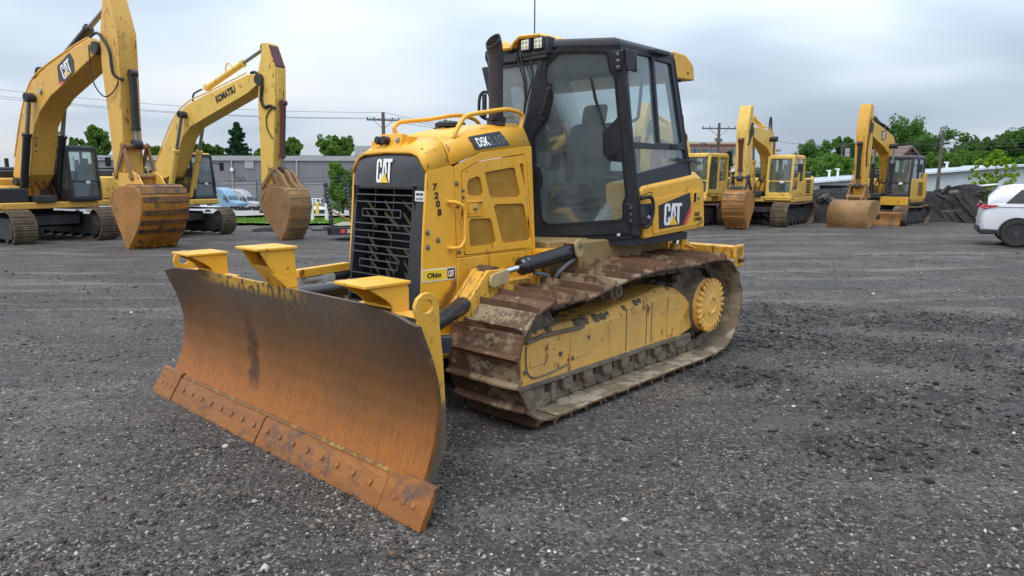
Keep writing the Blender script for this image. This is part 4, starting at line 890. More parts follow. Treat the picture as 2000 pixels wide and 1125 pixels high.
b = MB(); b.ext([(-2.42,.388,2.668),(-2.685,.850,2.660),(-2.685,.850,2.674),(-2.42,.388,2.682)], (.008,.010,0)); part(b, 'gutter', M['rubber'], roof)
b = MB(); b.tube([(-2.40,.23,2.72),(-2.40,.23,2.78)], .012, 8); b.tube([(-2.40,.23,2.77),(-2.40,.23,3.1),(-2.395,.235,3.75)], .0055, 6); part(b, 'aerial', M['rubber'], roof)
b = MB(); b.ext([(-2.66,.07,1.09),(-3.08,.79,1.09),(-3.95,.80,1.09),(-3.95,-.80,1.09),(-3.45,-.79,1.09),(-2.66,-.07,1.09)], (0,0,.07)); part(b, 'cab_floor', M['black'])
b = MB(); b.ext([(-2.46,.30,2.61),(-2.72,.76,2.61),(-3.5,.77,2.61),(-3.5,-.77,2.61),(-3.02,-.76,2.61),(-2.46,-.27,2.61)], (0,0,.035)); part(b, 'headlining', M['trim_pale'])
# yellow front cap with lamps
b = MB(); rows = []
cap = [(-.36,2.655,-.24),(-.33,2.715,-.14),(-.28,2.758,-.05),(-.14,2.768,-.0),(-.085,2.74,0),(-.055,2.700,0),(.055,2.700,0),(.085,2.74,0),(.14,2.772,0),(.31,2.770,-.03),(.39,2.745,-.13),(.45,2.685,-.22)]
for x, dzv, sh_ in ((-2.318,-.030,1.0),(-2.312,-.008,1.0),(-2.335,.004,.99),(-2.46,.010,.98),(-2.62,-.004,1.0)):
    rows.append([(x+dx, yv*sh_, z+dzv) for yv, z, dx in cap])
b.grid(rows); fc = part(b, 'front_cap', Y, bevel=0, ang=30); fc.modifiers.new('thick', 'SOLIDIFY').thickness = .022
b = MB(); b.ext([(-2.365,.085,2.60),(-2.365,.40,2.61),(-2.355,.40,2.745),(-2.350,.10,2.745)], (-.10,0,0)); b.ext([(-2.375,-.27,2.61),(-2.365,-.085,2.60),(-2.350,-.10,2.735),(-2.365,-.26,2.73)], (-.10,0,0)); b.box(-2.46,-2.37,-.27,.38,2.58,2.70); b.box(-2.44,-2.352,-.07,.08,2.58,2.66); hg_ = part(b, 'lamp_housing', BK, fc, bevel=.012)
for yv in (.190,.315,-.175):
    dx = -.128 if abs(yv) < .25 else -.140
    b = MB(); b.box(-2.235+dx,-2.205+dx,yv-.053,yv+.053,2.642,2.748); lp = part(b, 'work_lamp', M['rubber'], fc, bevel=.012)
    b = MB(); b.box(-2.205+dx,-2.198+dx,yv-.038,yv+.038,2.657,2.733); ln = part(b, 'lens', M['lamp'], lp, bevel=.01)
    for i in range(2):
        for j in range(2): b = MB(); b.lathe([(0,.0135),(.003,.011)], (-2.198+dx,yv-.018+.036*i,2.677+.036*j), (1,0,0), 8); part(b, 'cell', M['lampcell'], ln)
b = MB(); b.lathe([(0,.009),(.004,.009)], (-2.43,.490,2.66), (.3,1,0), 8); part(b, 'plug', M['rubber'], fc)
# rear cap
b = MB(); b.xz([(-3.545,2.73),(-3.60,2.742),(-3.79,2.738),(-3.90,2.690),(-3.955,2.640),(-3.972,2.545),(-3.972,2.530),(-3.66,2.515),(-3.60,2.56)], -.80, .80); rc_ = part(b, 'rear_cap', Y, bevel=.02)
b = MB(); b.lathe([(0,.012),(.004,.012)], (-3.84,.80,2.58), (0,1,0), 8); b.cyl((-3.75,.77,2.53), (-3.75,.77,2.50), .016); part(b, 'plug', M['rubber'], rc_)
# windscreen wipers
for (p, q, r_) in (((-2.36,.08,2.62),(-2.365,.155,2.42),(-2.37,.165,2.25)),((-2.36,.12,2.62),(-2.365,.18,2.40),(-2.37,.145,2.15)),((-2.37,.22,2.58),(-2.37,.25,2.46),(-2.375,.165,2.26)),((-2.37,.175,2.36),(-2.375,.155,2.20),(-2.39,.10,2.06))):
    b = MB(); b.tube([p, q, r_], .008, 6); part(b, 'wiper', M['rubber'], wf)
# mirror on the far side, whip on the near rear corner
b = MB(); b.tube(spline([(-2.62,-.48,2.40),(-2.59,-.53,2.41),(-2.56,-.55,2.36),(-2.56,-.55,2.22),(-2.60,-.50,2.17)], 4), .016, 6); b.obox((-2.57,-.50,2.29), (.012,0,0), (0,.022,0), (0,0,.10)); part(b, 'mirror', M['rubber'], bevel=.02)
b = MB(); b.tube(spline([(-3.91,.86,1.90),(-3.97,.90,1.97),(-4.06,.93,1.95),(-4.08,.94,1.90),(-4.03,.93,1.86),(-3.99,.92,1.84),(-3.99,.90,1.78)], 6), .0045, 6); b.obox((-3.95,.87,1.80), (.05,0,.01), (0,.014,0), (0,0,.012)); part(b, 'cable_loop', M['trim'])

# --- inside the cab ---------------------------------------------------
seat = MB(); seat.obox((-3.16,.02,1.55), (.27,0,.02), (0,.27,0), (-.01,0,.07)); st = part(seat, 'seat', M['fabric'], bevel=.05, seg=3)
b = MB(); b.obox((-3.44,.02,1.86), (.06,0,-.015), (0,.25,0), (-.06,0,.30)); part(b, 'backrest', M['fabric'], st, bevel=.06, seg=3)
b = MB(); b.obox((-3.52,.02,2.24), (.045,0,-.01), (0,.13,0), (-.02,0,.095)); part(b, 'headrest', M['fabric'], st, bevel=.04, seg=3)
b = MB(); b.box(-3.40,-2.97,-.16,.20,1.16,1.47); 
for i in range(6): b.box(-3.34,-2.94,-.22,.26,1.20+.045*i,1.22+.045*i)
part(b, 'seat_base', M['rubber'], st, bevel=.01)
for yv in (-.36,.38):
    b = MB(); b.obox((-3.12,yv,1.62), (.24,0,.02), (0,.075,0), (0,0,.06)); c = part(b, 'armrest', M['rubber'], bevel=.03)
    b = MB(); b.tube([(-2.92,yv,1.66),(-2.89,yv,1.78)], .016, 8); b.obox((-2.885,yv,1.81), (.022,0,0), (0,.022,0), (.01,0,.05)); part(b, 'joystick', M['rubber'], c, bevel=.01)
b = MB(); b.ext([(-3.30,.66,1.17),(-2.95,.50,1.17),(-2.96,.50,1.28),(-3.02,.53,1.38),(-3.20,.62,1.62),(-3.32,.66,1.66)], (0,-.08,0)); part(b, 'side_console', M['trim_pale'], bevel=.02)
b = MB(); b.box(-2.74,-2.66,-.12,.12,1.16,1.74); b.obox((-2.72,.0,1.80), (.03,0,.02), (0,.13,0), (-.02,0,.07)); part(b, 'dashboard', M['trim'], bevel=.02)
b = MB(); b.box(-3.86,-3.50,-.78,.78,1.16,1.72); part(b, 'rear_shelf', M['trim'], bevel=.03)
b = MB(); b.tube([(-3.38,-.74,1.2),(-3.2,-.76,1.9),(-3.02,-.76,2.6)], .04, 8); part(b, 'inner_pillar', M['trim'])
b = MB(); b.tube(spline([(-3.25,.70,2.55),(-3.28,.66,2.25),(-3.31,.60,2.15),(-3.36,.30,2.13)], 5), .014, 8); part(b, 'inner_grab_rail', M['trim'])

# --- tank panel behind the door ----------------------------------------
for s in (1, -1):
    b = MB(); y0 = s*.86
    lo = [(-3.113,1.150),(-3.060,1.40),(-3.035,1.545),(-3.075,1.570),(-3.95,1.665),(-4.06,1.655),(-4.125,1.60),(-4.172,1.21),(-4.16,1.195)]
    top = [(-3.113,1.150),(-3.060,1.40),(-3.030,1.590),(-3.060,1.615),(-3.93,1.720),(-4.02,1.712),(-4.105,1.62),(-4.172,1.21),(-4.16,1.195)]
    b.grid([[(x, s*.50, z) for x, z in top], [(x, s*.815, z) for x, z in top], [(x, y0, z) for x, z in lo]], close_u=True)
    n_ = len(lo); b.f += [tuple(range(n_)), tuple(range(2*n_, 3*n_))]; b.mi += [0, 0]
    tk = part(b, 'tank_panel', Y, bevel=.012, ang=22)
    FTk = Frame((0, y0+s*.001, 0), (-s,0,0), (0,0,1)); u = lambda x, z, c=0: FTk.p(-s*x, z, c)
    b = MB()
    cover = rpoly([(-3.235,1.185),(-3.205,1.44),(-3.235,1.475),(-3.30,1.482),(-4.02,1.555),(-4.075,1.54),(-4.125,1.232)], .02)
    finish('cover_panel', plate_mesh([(-s*x, z) for x, z in cover], [], .008, FTk, 0), Y, tk, True, .003)
    if s < 0: continue
    b = MB(); b.ext([u(-3.300,1.425,.009),u(-3.842,1.527,.009),u(-3.872,1.42,.009),u(-3.735,1.235,.009),u(-3.325,1.222,.009)], FTk.n*.002); dc = part(b, 'side_decal', M['decal_black'], tk, smooth=False)
    b = MB(); b.ext([u(-3.872,1.412,.009),u(-3.885,1.365,.009),u(-3.800,1.240,.009),u(-3.742,1.236,.009)], FTk.n*.002); part(b, 'red_stripe', M['red'], dc, smooth=False)
    cat_logo(FTk, 3.40, 1.247, .30, .190, dc, M['white'], M['logo_yellow'], off=.011)
    b = MB(); b.box(-4.035,-3.905,.868,.874,1.425,1.535); lb = part(b, 'latch', Y, tk, bevel=.003)
    b = MB(); b.box(-3.955,-3.915,.873,.876,1.44,1.52); part(b, 'finger_slot', M['dark'], lb); b = MB(); b.lathe([(0,.016),(.012,.014)], (-3.995,.874,1.475), (0,1,0), 12); part(b, 'lock', M['steel'], lb)
    lettering('GRADE', FTk, 3.945, 1.310, .100, .036, M['black_ink'], tk, off=.009, bold=.01); lettering('CONTROL', FTk, 3.945, 1.262, .150, .036, M['black_ink'], tk, off=.009, bold=.01)
    b = MB(); b.ext([u(-3.985,1.232,.009),u(-4.11,1.240,.009),u(-4.118,1.262,.009)], FTk.n*.002); part(b, 'worn_patch', M['puddle_mud'], tk, smooth=False)
# scratch marks and rub on the near panel edge come with the paint
# --- rear end ------------------------------------------------------------
b = MB(); b.box(-4.75,-4.60,-1.00,1.00,.80,.985)
for s in (-1, 1): b.box(-4.78,-4.57,s*1.0-(.03 if s > 0 else 0),s*1.0+(0 if s > 0 else .03),.775,1.0)
rb = part(b, 'ripper_beam', YW, bevel=.012)
b = MB(); b.cyl((-4.68,1.0,.86), (-4.68,1.05,.86), .03); part(b, 'pin', M['track'], rb)
for s in (-1, 1):
    b = MB(); b.ext([(-4.18,s*.42,.72),(-4.18,s*.42,1.17),(-4.30,s*.42,1.17),(-4.62,s*.42,.99),(-4.62,s*.42,.80)], (0,s*.05,0)); b.lathe([(0,.06),(.03,.06)], (-4.30,s*.47,.96), (0,s,0), 16); part(b, 'ripper_arm', YW, bevel=.006)
    b = MB(); b.cyl((-4.02,s*.62,.86), (-4.07,s*.62,1.02), .055); c = part(b, 'ripper_cylinder', YW); b = MB(); b.cyl((-4.06,s*.62,1.0), (-4.14,s*.62,1.20), .028); part(b, 'rod', M['chrome'], c)
b = MB(); b.box(-4.18,-4.12,.55,.66,.82,1.19); b.ext([(-4.19,.56,1.05),(-4.19,.78,.985),(-4.19,.56,.985)], (-.02,0,0)); part(b, 'rear_post', Y, bevel=.005)
# ------------------------------------------------------------------ dozer: crawler tracks
TP = [(-1.50,.052),(-1.315,.125),(-1.205,.305),(-1.185,.50),(-1.235,.67),(-1.375,.80),(-1.57,.835),(-1.93,.835),(-2.15,.868),(-2.45,.912),(-2.82,.942),(-3.40,.930),(-3.88,.938),(-4.17,.880),(-4.345,.69),(-4.395,.48),(-4.33,.25),(-4.16,.105),(-3.92,.052),(-3.1,.050),(-2.3,.050)]
loop = spline([(a, 0, c) for a, c in TP], 14, True); loop = [(p.x, p.z) for p in loop]
def resample(loop, n):
    L = [0]
    for i in range(len(loop)): a, c = loop[i], loop[(i+1) % len(loop)]; L.append(L[-1]+math.hypot(c[0]-a[0], c[1]-a[1]))
    out = []; j = 0
    for k in range(n):
        d = L[-1]*k/n
        while L[j+1] < d: j += 1
        t_ = (d-L[j])/(L[j+1]-L[j]+1e-9); a, c = loop[j], loop[(j+1) % len(loop)]; out.append((a[0]+(c[0]-a[0])*t_, a[1]+(c[1]-a[1])*t_))
    return out, L[-1]
NS = 42; RS, PER = resample(loop, NS); PITCHT = PER/NS
def shoe_mesh(seed):
    """one track shoe: plate, overlapping lip and a worn grouser; x along travel, z outward"""
    r_ = random.Random(seed); b = MB(); h = PITCHT/2; W_ = .33
    prof = [(-h-.012,-.004),(-h+.012,.0),(h-.03,.0),(h-.012,.004),(h+.006,.0),(h+.006,-.014),(h-.03,-.014),(-h,-.016)]
    b.ext([(x, -W_, z) for x, z in prof], (0, 2*W_, 0))
    n = 12; rows = []
    for i in range(n+1):
        yv = -W_+.004+(2*W_-.008)*i/n; e = min(i, n-i); top = .050-.014*(e == 0)-.006*(e == 1)+r_.uniform(-.003,.003)
        rows.append([(-h+.004,yv,-.002),(-h+.016,yv,top),(-h+.030,yv,top-.001),(-h+.044,yv,-.002)])
    b.grid(rows); m0 = len(b.v); b.f += [(m0-4,m0-3,m0-2,m0-1),(m0-4*(n+1)+3,m0-4*(n+1)+2,m0-4*(n+1)+1,m0-4*(n+1))]; b.mi += [0,0]
    for yv in (-.075,.075):
        for x in (.0,.035): b.lathe([(0,.013),(.007,.013),(.009,.008)], (x,yv,0), (0,0,1), 6)
    for _ in range(16):                              # caked mud
        x, yv, rr = r_.uniform(-h*.35,h*.85), r_.gauss(0,.13), r_.uniform(.010,.030)
        if abs(yv) < .28: b.m = 1; b.lathe([(-.003,rr),(rr*.18,rr*.75),(rr*.28,rr*.3)], (x,yv,0), (r_.uniform(-.1,.1),r_.uniform(-.1,.1),1), 7)
    b.m = 0
    bm_ = b.mesh('shoe'); bb = bmesh.new(); bb.from_mesh(bm_); bmesh.ops.recalc_face_normals(bb, faces=bb.faces); bb.to_mesh(bm_); bb.free()
    bm_.materials.append(M['track']); bm_.materials.append(M['puddle_mud']); bm_.materials.append(M['track_in'])
    for p in bm_.polygons:
        if p.normal.z < -.6 and p.material_index == 0: p.material_index = 2
    return bm_
SH = [shoe_mesh(i) for i in range(5)]
def shoe_matrix(i, yc):
    a, c = RS[i-1], RS[(i+1) % NS]; p = RS[i]; tx, tz = c[0]-a[0], c[1]-a[1]; l = math.hypot(tx, tz); tx, tz = tx/l, tz/l
    nx, nz = tz, -tx                                  # path runs clockwise seen from the left; make n point outward
    if (p[0]+2.8)*nx+(p[1]-.49)*nz < 0: nx, nz = -nx, -nz
    X = Vector((tx, 0, tz)); Z = Vector((nx, 0, nz)); Yv = Z.cross(X)
    return Matrix(((X.x,Yv.x,Z.x,p[0]),(X.y,Yv.y,Z.y,yc),(X.z,Yv.z,Z.z,p[1]),(0,0,0,1)))
for s in (1, -1):
    yc = s*.84
    # endless chain
    n = NS*2; rs2, _ = resample(loop, n); b = MB()
    for dy in (-.085,.085):
        for i in range(0, n):
            a, c = rs2[i-1], rs2[(i+1) % n]; l = math.hypot(c[0]-a[0], c[1]-a[1]); tx, tz = (c[0]-a[0])/l, (c[1]-a[1])/l; nx, nz = tz, -tx
            p = rs2[i]
            if (p[0]+2.8)*nx+(p[1]-.49)*nz < 0: nx, nz = -nx, -nz
            q = (p[0]-nx*.062, p[1]-nz*.062)
            if i % 2: b.obox((q[0],yc+dy,q[1]), (tx*.062,0,tz*.062), (0,.018,0), (nx*.042,0,nz*.042))
            else: b.lathe([(-.03,.038),(.03,.038)], (q[0],yc+dy,q[1]), (0,1,0), 10)
    ch = part(b, 'crawler_track', M['chain'], bevel=.003, seg=1)
    if s > 0:
        for i in range(NS):
            o = bpy.data.objects.new('track_shoe', SH[i % 5]); COL.objects.link(o); o.parent = ch; o.matrix_local = shoe_matrix(i, yc)
    else:
        b = MB()
        for i in range(NS):
            mt = shoe_matrix(i, yc); me = SH[i % 5]; b.add([mt @ v_.co for v_ in me.vertices], [tuple(p.vertices) for p in me.polygons])
        o = finish('shoe_belt', b.mesh('shoe_belt'), M['track'], ch)
    # track frame
    b = MB(); y0, y1 = yc-s*.16, yc+s*.155
    prof = [(-1.40,.235),(-1.40,.555),(-1.52,.585),(-2.10,.585),(-2.40,.60),(-2.89,.650),(-3.20,.690),(-3.34,.692),(-3.50,.66),(-3.735,.545),(-3.755,.30),(-3.40,.235)]
    inner = [(x, z+(.035 if .5 < z else 0)) for x, z in prof]
    b.grid([[(x,y0,z) for x, z in inner],[(x,y1-s*.06,z) for x, z in inner],[(x,y1,z-(.03 if z > .5 else 0)) for x, z in prof]], close_u=True)
    n_ = len(prof); b.f += [tuple(range(n_)), tuple(range(2*n_,3*n_))]; b.mi += [0,0]
    tf = part(b, 'track_frame', YD, bevel=.012, ang=25)
    b = MB(); b.xz([(-1.44,.55),(-1.62,.575),(-2.08,.566),(-2.09,.590),(-1.62,.60),(-1.44,.578)], y1-.004 if s > 0 else y1-.022, y1+.022 if s > 0 else y1+.004); part(b, 'edge_bar', M['chain'], tf, bevel=.005)
    b = MB(); ys_ = sorted((y1-s*.012, y1+s*.012)); b.xz([(-1.395,.235),(-1.395,.265),(-3.25,.275),(-3.70,.262),(-3.72,.232),(-3.25,.236)], *ys_); part(b, 'lower_rail', M['chain'], tf, bevel=.004)
    ys_ = sorted((y1, y1+s*.007))
    for pl_ in (rpoly([(-1.93,.345),(-2.17,.365),(-2.18,.505),(-1.94,.50)], .02), rpoly([(-1.48,.375),(-1.66,.385),(-1.70,.43),(-1.66,.475),(-1.50,.46)], .04), [(-3.30,.30),(-3.36,.30),(-3.40,.50),(-3.44,.62),(-3.32,.655),(-3.30,.50)]):
        b = MB(); b.xz(pl_, *ys_); part(b, 'cover_plate', YD, tf, bevel=.003)
    for x in (-2.66,-2.96,-3.04,-3.30): b = MB(); b.xz([(x,.285),(x-.010,.285),(x-.010,.63),(x,.63)], *sorted((y1-s*.002, y1+s*.003))); part(b, 'weld_bead', M['chain'], tf)
    b = MB(); b.tube(spline([(-1.45,y1+s*.003,.535),(-1.45,y1+s*.003,.40),(-1.50,y1+s*.003,.315),(-1.64,y1+s*.003,.30),(-1.90,y1+s*.003,.325)], 5), .007, 6); part(b, 'weld_bead', M['chain'], tf)
    for x, z in ((-1.82,.42),(-1.955,.362),(-2.15,.487),(-1.44,.36)): b = MB(); b.lathe([(0,.017),(.01,.017),(.011,.009)], (x,y1,z), (0,s,0), 10); part(b, 'cover_bolt', M['bolt'], tf)
    b = MB(); b.xz([(-1.405,.055),(-1.41,.225),(-1.66,.228),(-1.665,.16),(-1.80,.14),(-1.79,.10),(-1.62,.045)], *sorted((yc+s*.09, y1-s*.01))); b.box(*sorted((-1.725,-1.775)),*sorted((yc+s*.09,y1+s*.005)),.09,.225); part(b, 'guide_guard', M['chain'], tf, bevel=.006)
    b = MB(); b.xz([(-3.40,.16),(-3.40,.235),(-3.745,.235),(-3.745,.18),(-3.65,.15)], *sorted((yc+s*.10, y1))); part(b, 'guide_guard', M['chain'], tf, bevel=.006)
    for i in range(7):
        x = -1.93-.252*i; b = MB(); b.lathe([(0,.055),(.02,.085),(.06,.085),(.07,.06),(.115,.06),(.125,.045)], (x,yc+s*.03,.185), (0,s,0), 18); b.lathe([(-.03,.085),(-.19,.085)], (x,yc,.185), (0,s,0), 14)
        ro_ = part(b, 'roller', M['chain'], tf, bevel=.004)
        b = MB(); b.ext([(x-.06,yc+s*.10,.25),(x-.05,yc+s*.10,.19),(x+.05,yc+s*.10,.19),(x+.06,yc+s*.10,.25)], (0,s*.045,0)); part(b, 'roller_bracket', YD, ro_, bevel=.006)
    b = MB(); b.lathe([(-.10,.29),(-.06,.33),(-.03,.33),(-.025,.37),(.025,.37),(.03,.33),(.06,.33),(.10,.29),(.105,.12)], (-1.60,yc,.43), (0,s,0), 32); part(b, 'idler', M['chain'], bevel=.004)
    b = MB(); b.lathe([(-.12,.075),(-.03,.075),(-.02,.095),(.02,.095),(.03,.075),(.10,.075),(.11,.055),(.135,.05)], (-2.585,yc,.775), (0,s,0), 22); b.box(-2.66,-2.52,yc-s*.16-.02,yc-s*.16+.02,.60,.80); cr_ = part(b, 'carrier_roller', M['chain'], bevel=.004)
    b = MB(); b.lathe([(0,.02),(.012,.02)], (-2.585,yc+s*.135,.775), (0,s,0), 6); part(b, 'bolt', M['bolt'], cr_)
    # drive sprocket with its ribbed hub
    b = MB(); pts = []
    for k in range(23*4):
        a = 2*math.pi*k/92; rr = .385 if k % 4 in (0, 1) else .335; pts.append((-3.93+rr*math.cos(a), .497+rr*math.sin(a)))
    b.xz(pts, yc-.028, yc+.028); b.lathe([(-.20,.30),(.02,.30),(.05,.262),(.13,.250),(.19,.246)], (-3.93,yc,.50), (0,s,0), 40)
    spk = part(b, 'drive_sprocket', M['chain'], bevel=.004)
    yh = yc+s*.19
    b = MB(); b.lathe([(0,.246),(.02,.240),(.045,.232),(.062,.205),(.066,.10),(.072,.095),(.076,.070),(.066,.062),(.064,.02)], (-3.93,yh,.50), (0,s,0), 44); hb_ = part(b, 'hub_cover', YD, spk, ang=30)
    b = MB()
    for k in range(26):
        a = 2*math.pi*k/26+.1; d = Vector((math.cos(a), 0, math.sin(a))); tn = Vector((-d.z, 0, d.x))
        b.obox(Vector((-3.93,yh+s*.052,.50))+d*.214, d*.034, tn*.014, (0,s*.016,0))
    part(b, 'rib', YD, hb_, bevel=.006)
    b = MB(); rr = random.Random(5)
    for i in range(150):                              # packed earth on top of the frame
        x = rr.uniform(-3.5,-1.42); z = (.615 if x > -2.4 else .615+(-2.4-x)*.11); yv = yc+s*rr.uniform(-.15,.12); r2 = rr.uniform(.018,.055)
        b.lathe([(-.02,r2),(r2*.35,r2*.8),(r2*.6,r2*.35)], (x,yv,z-.012), (rr.uniform(-.3,.3),rr.uniform(-.3,.3),1), 7)
    mo = part(b, 'packed_mud', M['puddle_mud'], tf, ang=60); mo['kind'] = 'stuff'
# ------------------------------------------------------------------ excavators
def belt(L, H, n):
    r = H/2; pts = []
    hl = L/2-r
    for i in range(12): pts.append((-hl+2*hl*i/12, 0))
    for i in range(12): a = -math.pi/2+math.pi*i/12; pts.append((hl+r*math.cos(a), r+r*math.sin(a)))
    for i in range(12): k = i/12; pts.append((hl-2*hl*k, H-.035*math.sin(math.pi*k)))
    for i in range(12): a = math.pi/2+math.pi*i/12; pts.append((-hl+r*math.cos(a), r+r*math.sin(a)))
    return resample(pts, n)[0]
def excavator(o, k):
    """o: Empty; k: sizes and outlines in metres, x forward, y left, z up"""
    P_, DK = k['paint'], M['undercar']; Wb = k.get('boomw', .3)
    # undercarriage
    Lt, Ht, Wt, ga = k['Lt'], k['Ht'], k['Wt'], k['gauge']/2
    for s in (1, -1):
        n = int(Lt*2.1*2.2/.19/2); rs = belt(Lt, Ht, n); b = MB(); hl = Lt*2.05/n*.52
        for i in range(n):
            a, c = rs[i-1], rs[(i+1) % n]; l = math.hypot(c[0]-a[0], c[1]-a[1]); tx, tz = (c[0]-a[0])/l, (c[1]-a[1])/l
            X, Z = Vector((tx,0,tz)), Vector((tz,0,-tx)); C_ = Vector((rs[i][0], s*ga, rs[i][1]))
            prof = [(-hl,-.02),(-hl,0),(-hl*.72,.0),(-hl*.66,.030),(-hl*.5,.030),(-hl*.42,0),(-.02,0),(-.012,.026),(.012,.026),(.02,0),(hl*.42,0),(hl*.5,.026),(hl*.66,.026),(hl*.72,0),(hl,0),(hl,-.02)]
            b.ext([C_+X*p+Z*q-Vector((0,Wt/2,0)) for p, q in prof], (0,Wt,0))
        tr = b.build('crawler_track', k.get('trackmat', M['track_far']), o)
        b = MB(); hl_ = Lt/2-Ht*.5; y0 = s*ga-Wt*.28
        b.xz([(-hl_,.16),(-hl_-.1,.45),(-hl_+.2,Ht-.22),(hl_-.2,Ht-.22),(hl_+.1,.45),(hl_,.16)], y0, y0+Wt*.56); b.build('track_frame', DK, tr, bevel=.02)
        for x, nm in ((hl_,'idler'),(-hl_,'sprocket')):
            b = MB(); b.lathe([(-.14,Ht*.30),(-.08,Ht*.40),(.08,Ht*.40),(.14,Ht*.30),(.16,.1)], (x,s*ga,Ht/2), (0,s,0), 20); b.build(nm, DK, tr)
        b = MB()
        for i in range(6): b.lathe([(-.19,.09),(.19,.09)], (-hl_+.25+i*(2*hl_-.5)/5,s*ga,.14), (0,1,0), 10)
        b.build('rollers', DK, tr)
    b = MB(); b.box(-.75,.75,-ga,ga,.42,Ht*.86); b.box(-1.1,1.1,-ga*.75,ga*.75,.5,Ht*.8); b.lathe([(0,.62),(.16,.62),(.17,.72),(.26,.72)], (0,0,Ht*.82), (0,0,1), 28); b.build('car_body', DK, o, bevel=.02)
    # house
    zd, W2, xr, xf = k['deck'], k['W']/2, k['rear'], k['front']
    b = MB(); b.box(xr+.5,xf-.1,-W2,W2,zd-.20,zd); b.build('deck', k.get('deckmat', P_), o, bevel=.03)
    zt = k['hood']; b = MB(); b.box(xr+.45,-.35,-W2,W2,zd,zt-.18); b.box(-.35,xf-.75,-W2,-.52,zd,zt-.42); hs = b.build('house', P_, o, bevel=.06)
    b = MB(); b.box(xr+.55,-.45,-W2+.08,W2-.08,zt-.18,zt+.06); b.box(xr+.8,-.9,-W2+.3,.2,zt+.06,zt+.16); b.build('engine_hood', k.get('hoodmat', M['black']), hs, bevel=.05)
    for s in (1, -1):
        b = MB()
        for i in range(7): b.box(xr+.95,xr+1.5,s*W2-.012,s*W2+.012,zd+.12+.075*i,zd+.16+.075*i)
        b.build('louvre', M['dark'], hs)
    b = MB(); b.box(xf-1.05,xf-.25,-W2,-.55,zd,zd+.42); b.build('tool_box', k.get('boxmat', M['black']), hs, bevel=.03)
    b = MB(); q = [(xr+.55,-W2),(xr+.15,-W2+.08),(xr,-W2*.55),(xr-.06,0),(xr,W2*.55),(xr+.15,W2-.08),(xr+.55,W2)]; b.xy(q, zd-.12, zt-.1); b.build('counterweight', k.get('cwmat', P_), o, bevel=.10, seg=3)
    if k.get('exh'): b = MB(); b.cyl((xr+1.1,.3,zt), (xr+1.1,.3,zt+.45), .06); b.build('exhaust', M['rubber'], hs)
    for i in range(4):                               # hoses looping from the deck to the boom foot
        yy_ = -.30+.2*i; f_ = k['foot']; b = MB(); b.tube(spline([(f_[0]+.75,yy_,zd+.02),(f_[0]+.70,yy_,zd+.38),(f_[0]+.40,yy_*.9,zd+.62+.05*i),(f_[0]+.12,yy_*.8,f_[1]+.35)], 6), .022, 6); b.build('hose', M['rubber'], hs)
    b = MB(); b.tube(spline([(xf-.2,-W2+.06,zd+.40),(xf-.2,-W2+.06,zd+1.0),(xf-.3,-W2+.06,zd+1.08),(xf-.9,-W2+.06,zd+1.08),(xf-1.0,-W2+.06,zd+1.0),(xf-1.0,-W2+.06,zd+.4)], 4), .018, 6); b.build('handrail', P_, hs)
    b = MB(); b.box(xf-.55,xf+.0,-.48,.10,zd,zd+.20); b.lathe([(0,.10),(.18,.10)], (xf-.35,.2,zd), (0,0,1), 12); b.build('swing_motor', M['undercar'], hs, bevel=.02)
    # cab
    c = k['cab']; x0, x1, y0, y1, z0, z1 = c['x0'], c['x1'], c['y0'], c['y1'], c['z0'], c['z1']; cm = c['mat']; sl_ = c.get('slant', .12); lowm = c.get('low', cm)
    Fs = []
    zl = z0+(z1-z0)*c.get('sill', .30); tp = .055
    b = MB(); r_ = [(x0,y0),(x1-sl_,y0),(x1-sl_,y1),(x0,y1)]; b.xy(rpoly(r_, .15), z1-.09, z1); cb = b.build('cab', c.get('roof', cm), o, bevel=.045, seg=3)
    b = MB(); b.box(x0,x1-.02,y0,y1,z0-.05,z0+.08); b.build('cab_floor', lowm, cb, bevel=.02)
    def wall(F, out, holes, nm):
        w_ = plate(nm, out, holes, tp, F, cm, cb, off=-tp, bevel=.012)
        for h_ in holes: finish('window', plate_mesh(h_, [], 0, F, -.03), M['glass2'], w_, False)
        return w_
    for s, yv in ((1, y1), (-1, y0)):
        F = Frame((0,yv,0), (-s,0,0), (0,0,1)); U = lambda pts: [(-s*x, z) for x, z in pts]
        out = U([(x0,z0),(x1,z0),(x1-.01,z0+(z1-z0)*.35),(x1-sl_,z1-.05),(x0,z1-.05)])
        xm = x0+(x1-x0)*.48
        hA = rpoly(U([(xm+.05,zl-.25),(x1-.09,zl-.25),(x1-.08,zl+.1),(x1-sl_-.07,z1-.14),(xm+.05,z1-.14)]), .07); hB = rpoly(U([(x0+.09,zl+.05),(xm-.05,zl+.05),(xm-.05,z1-.14),(x0+.09,z1-.14)]), .07)
        wall(F, out, [hA, hB], 'side_wall')
    F = Frame((x1,(y0+y1)/2,z0), (0,1,0), (-sl_*.9,0,z1-z0)); hw = (y1-y0)/2; hh = math.hypot(sl_, z1-z0)
    w_ = wall(F, [(-hw,0),(hw,0),(hw,hh-.05),(-hw,hh-.05)], [rpoly([(-hw+.08,hh*.36),(hw-.08,hh*.36),(hw-.08,hh-.14),(-hw+.08,hh-.14)], .06), rpoly([(-hw+.10,.10),(hw-.08,.10),(hw-.08,hh*.33),(-hw+.10,hh*.33)], .06)], 'front_wall')
    b = MB(); b.ext([F.p(*q, .004) for q in ((.02,hh*.30),(.15,hh*.30),(.15,hh*.35),(.02,hh*.35))], F.n*.004); b.build('paper_label', M['sticker'], w_, smooth=False)
    b = MB(); b.tube([F.p(-hw*.55,hh*.34,.03), F.p(-hw*.62,hh*.80,.03)], .010, 6); b.build('wiper', M['rubber'], w_)
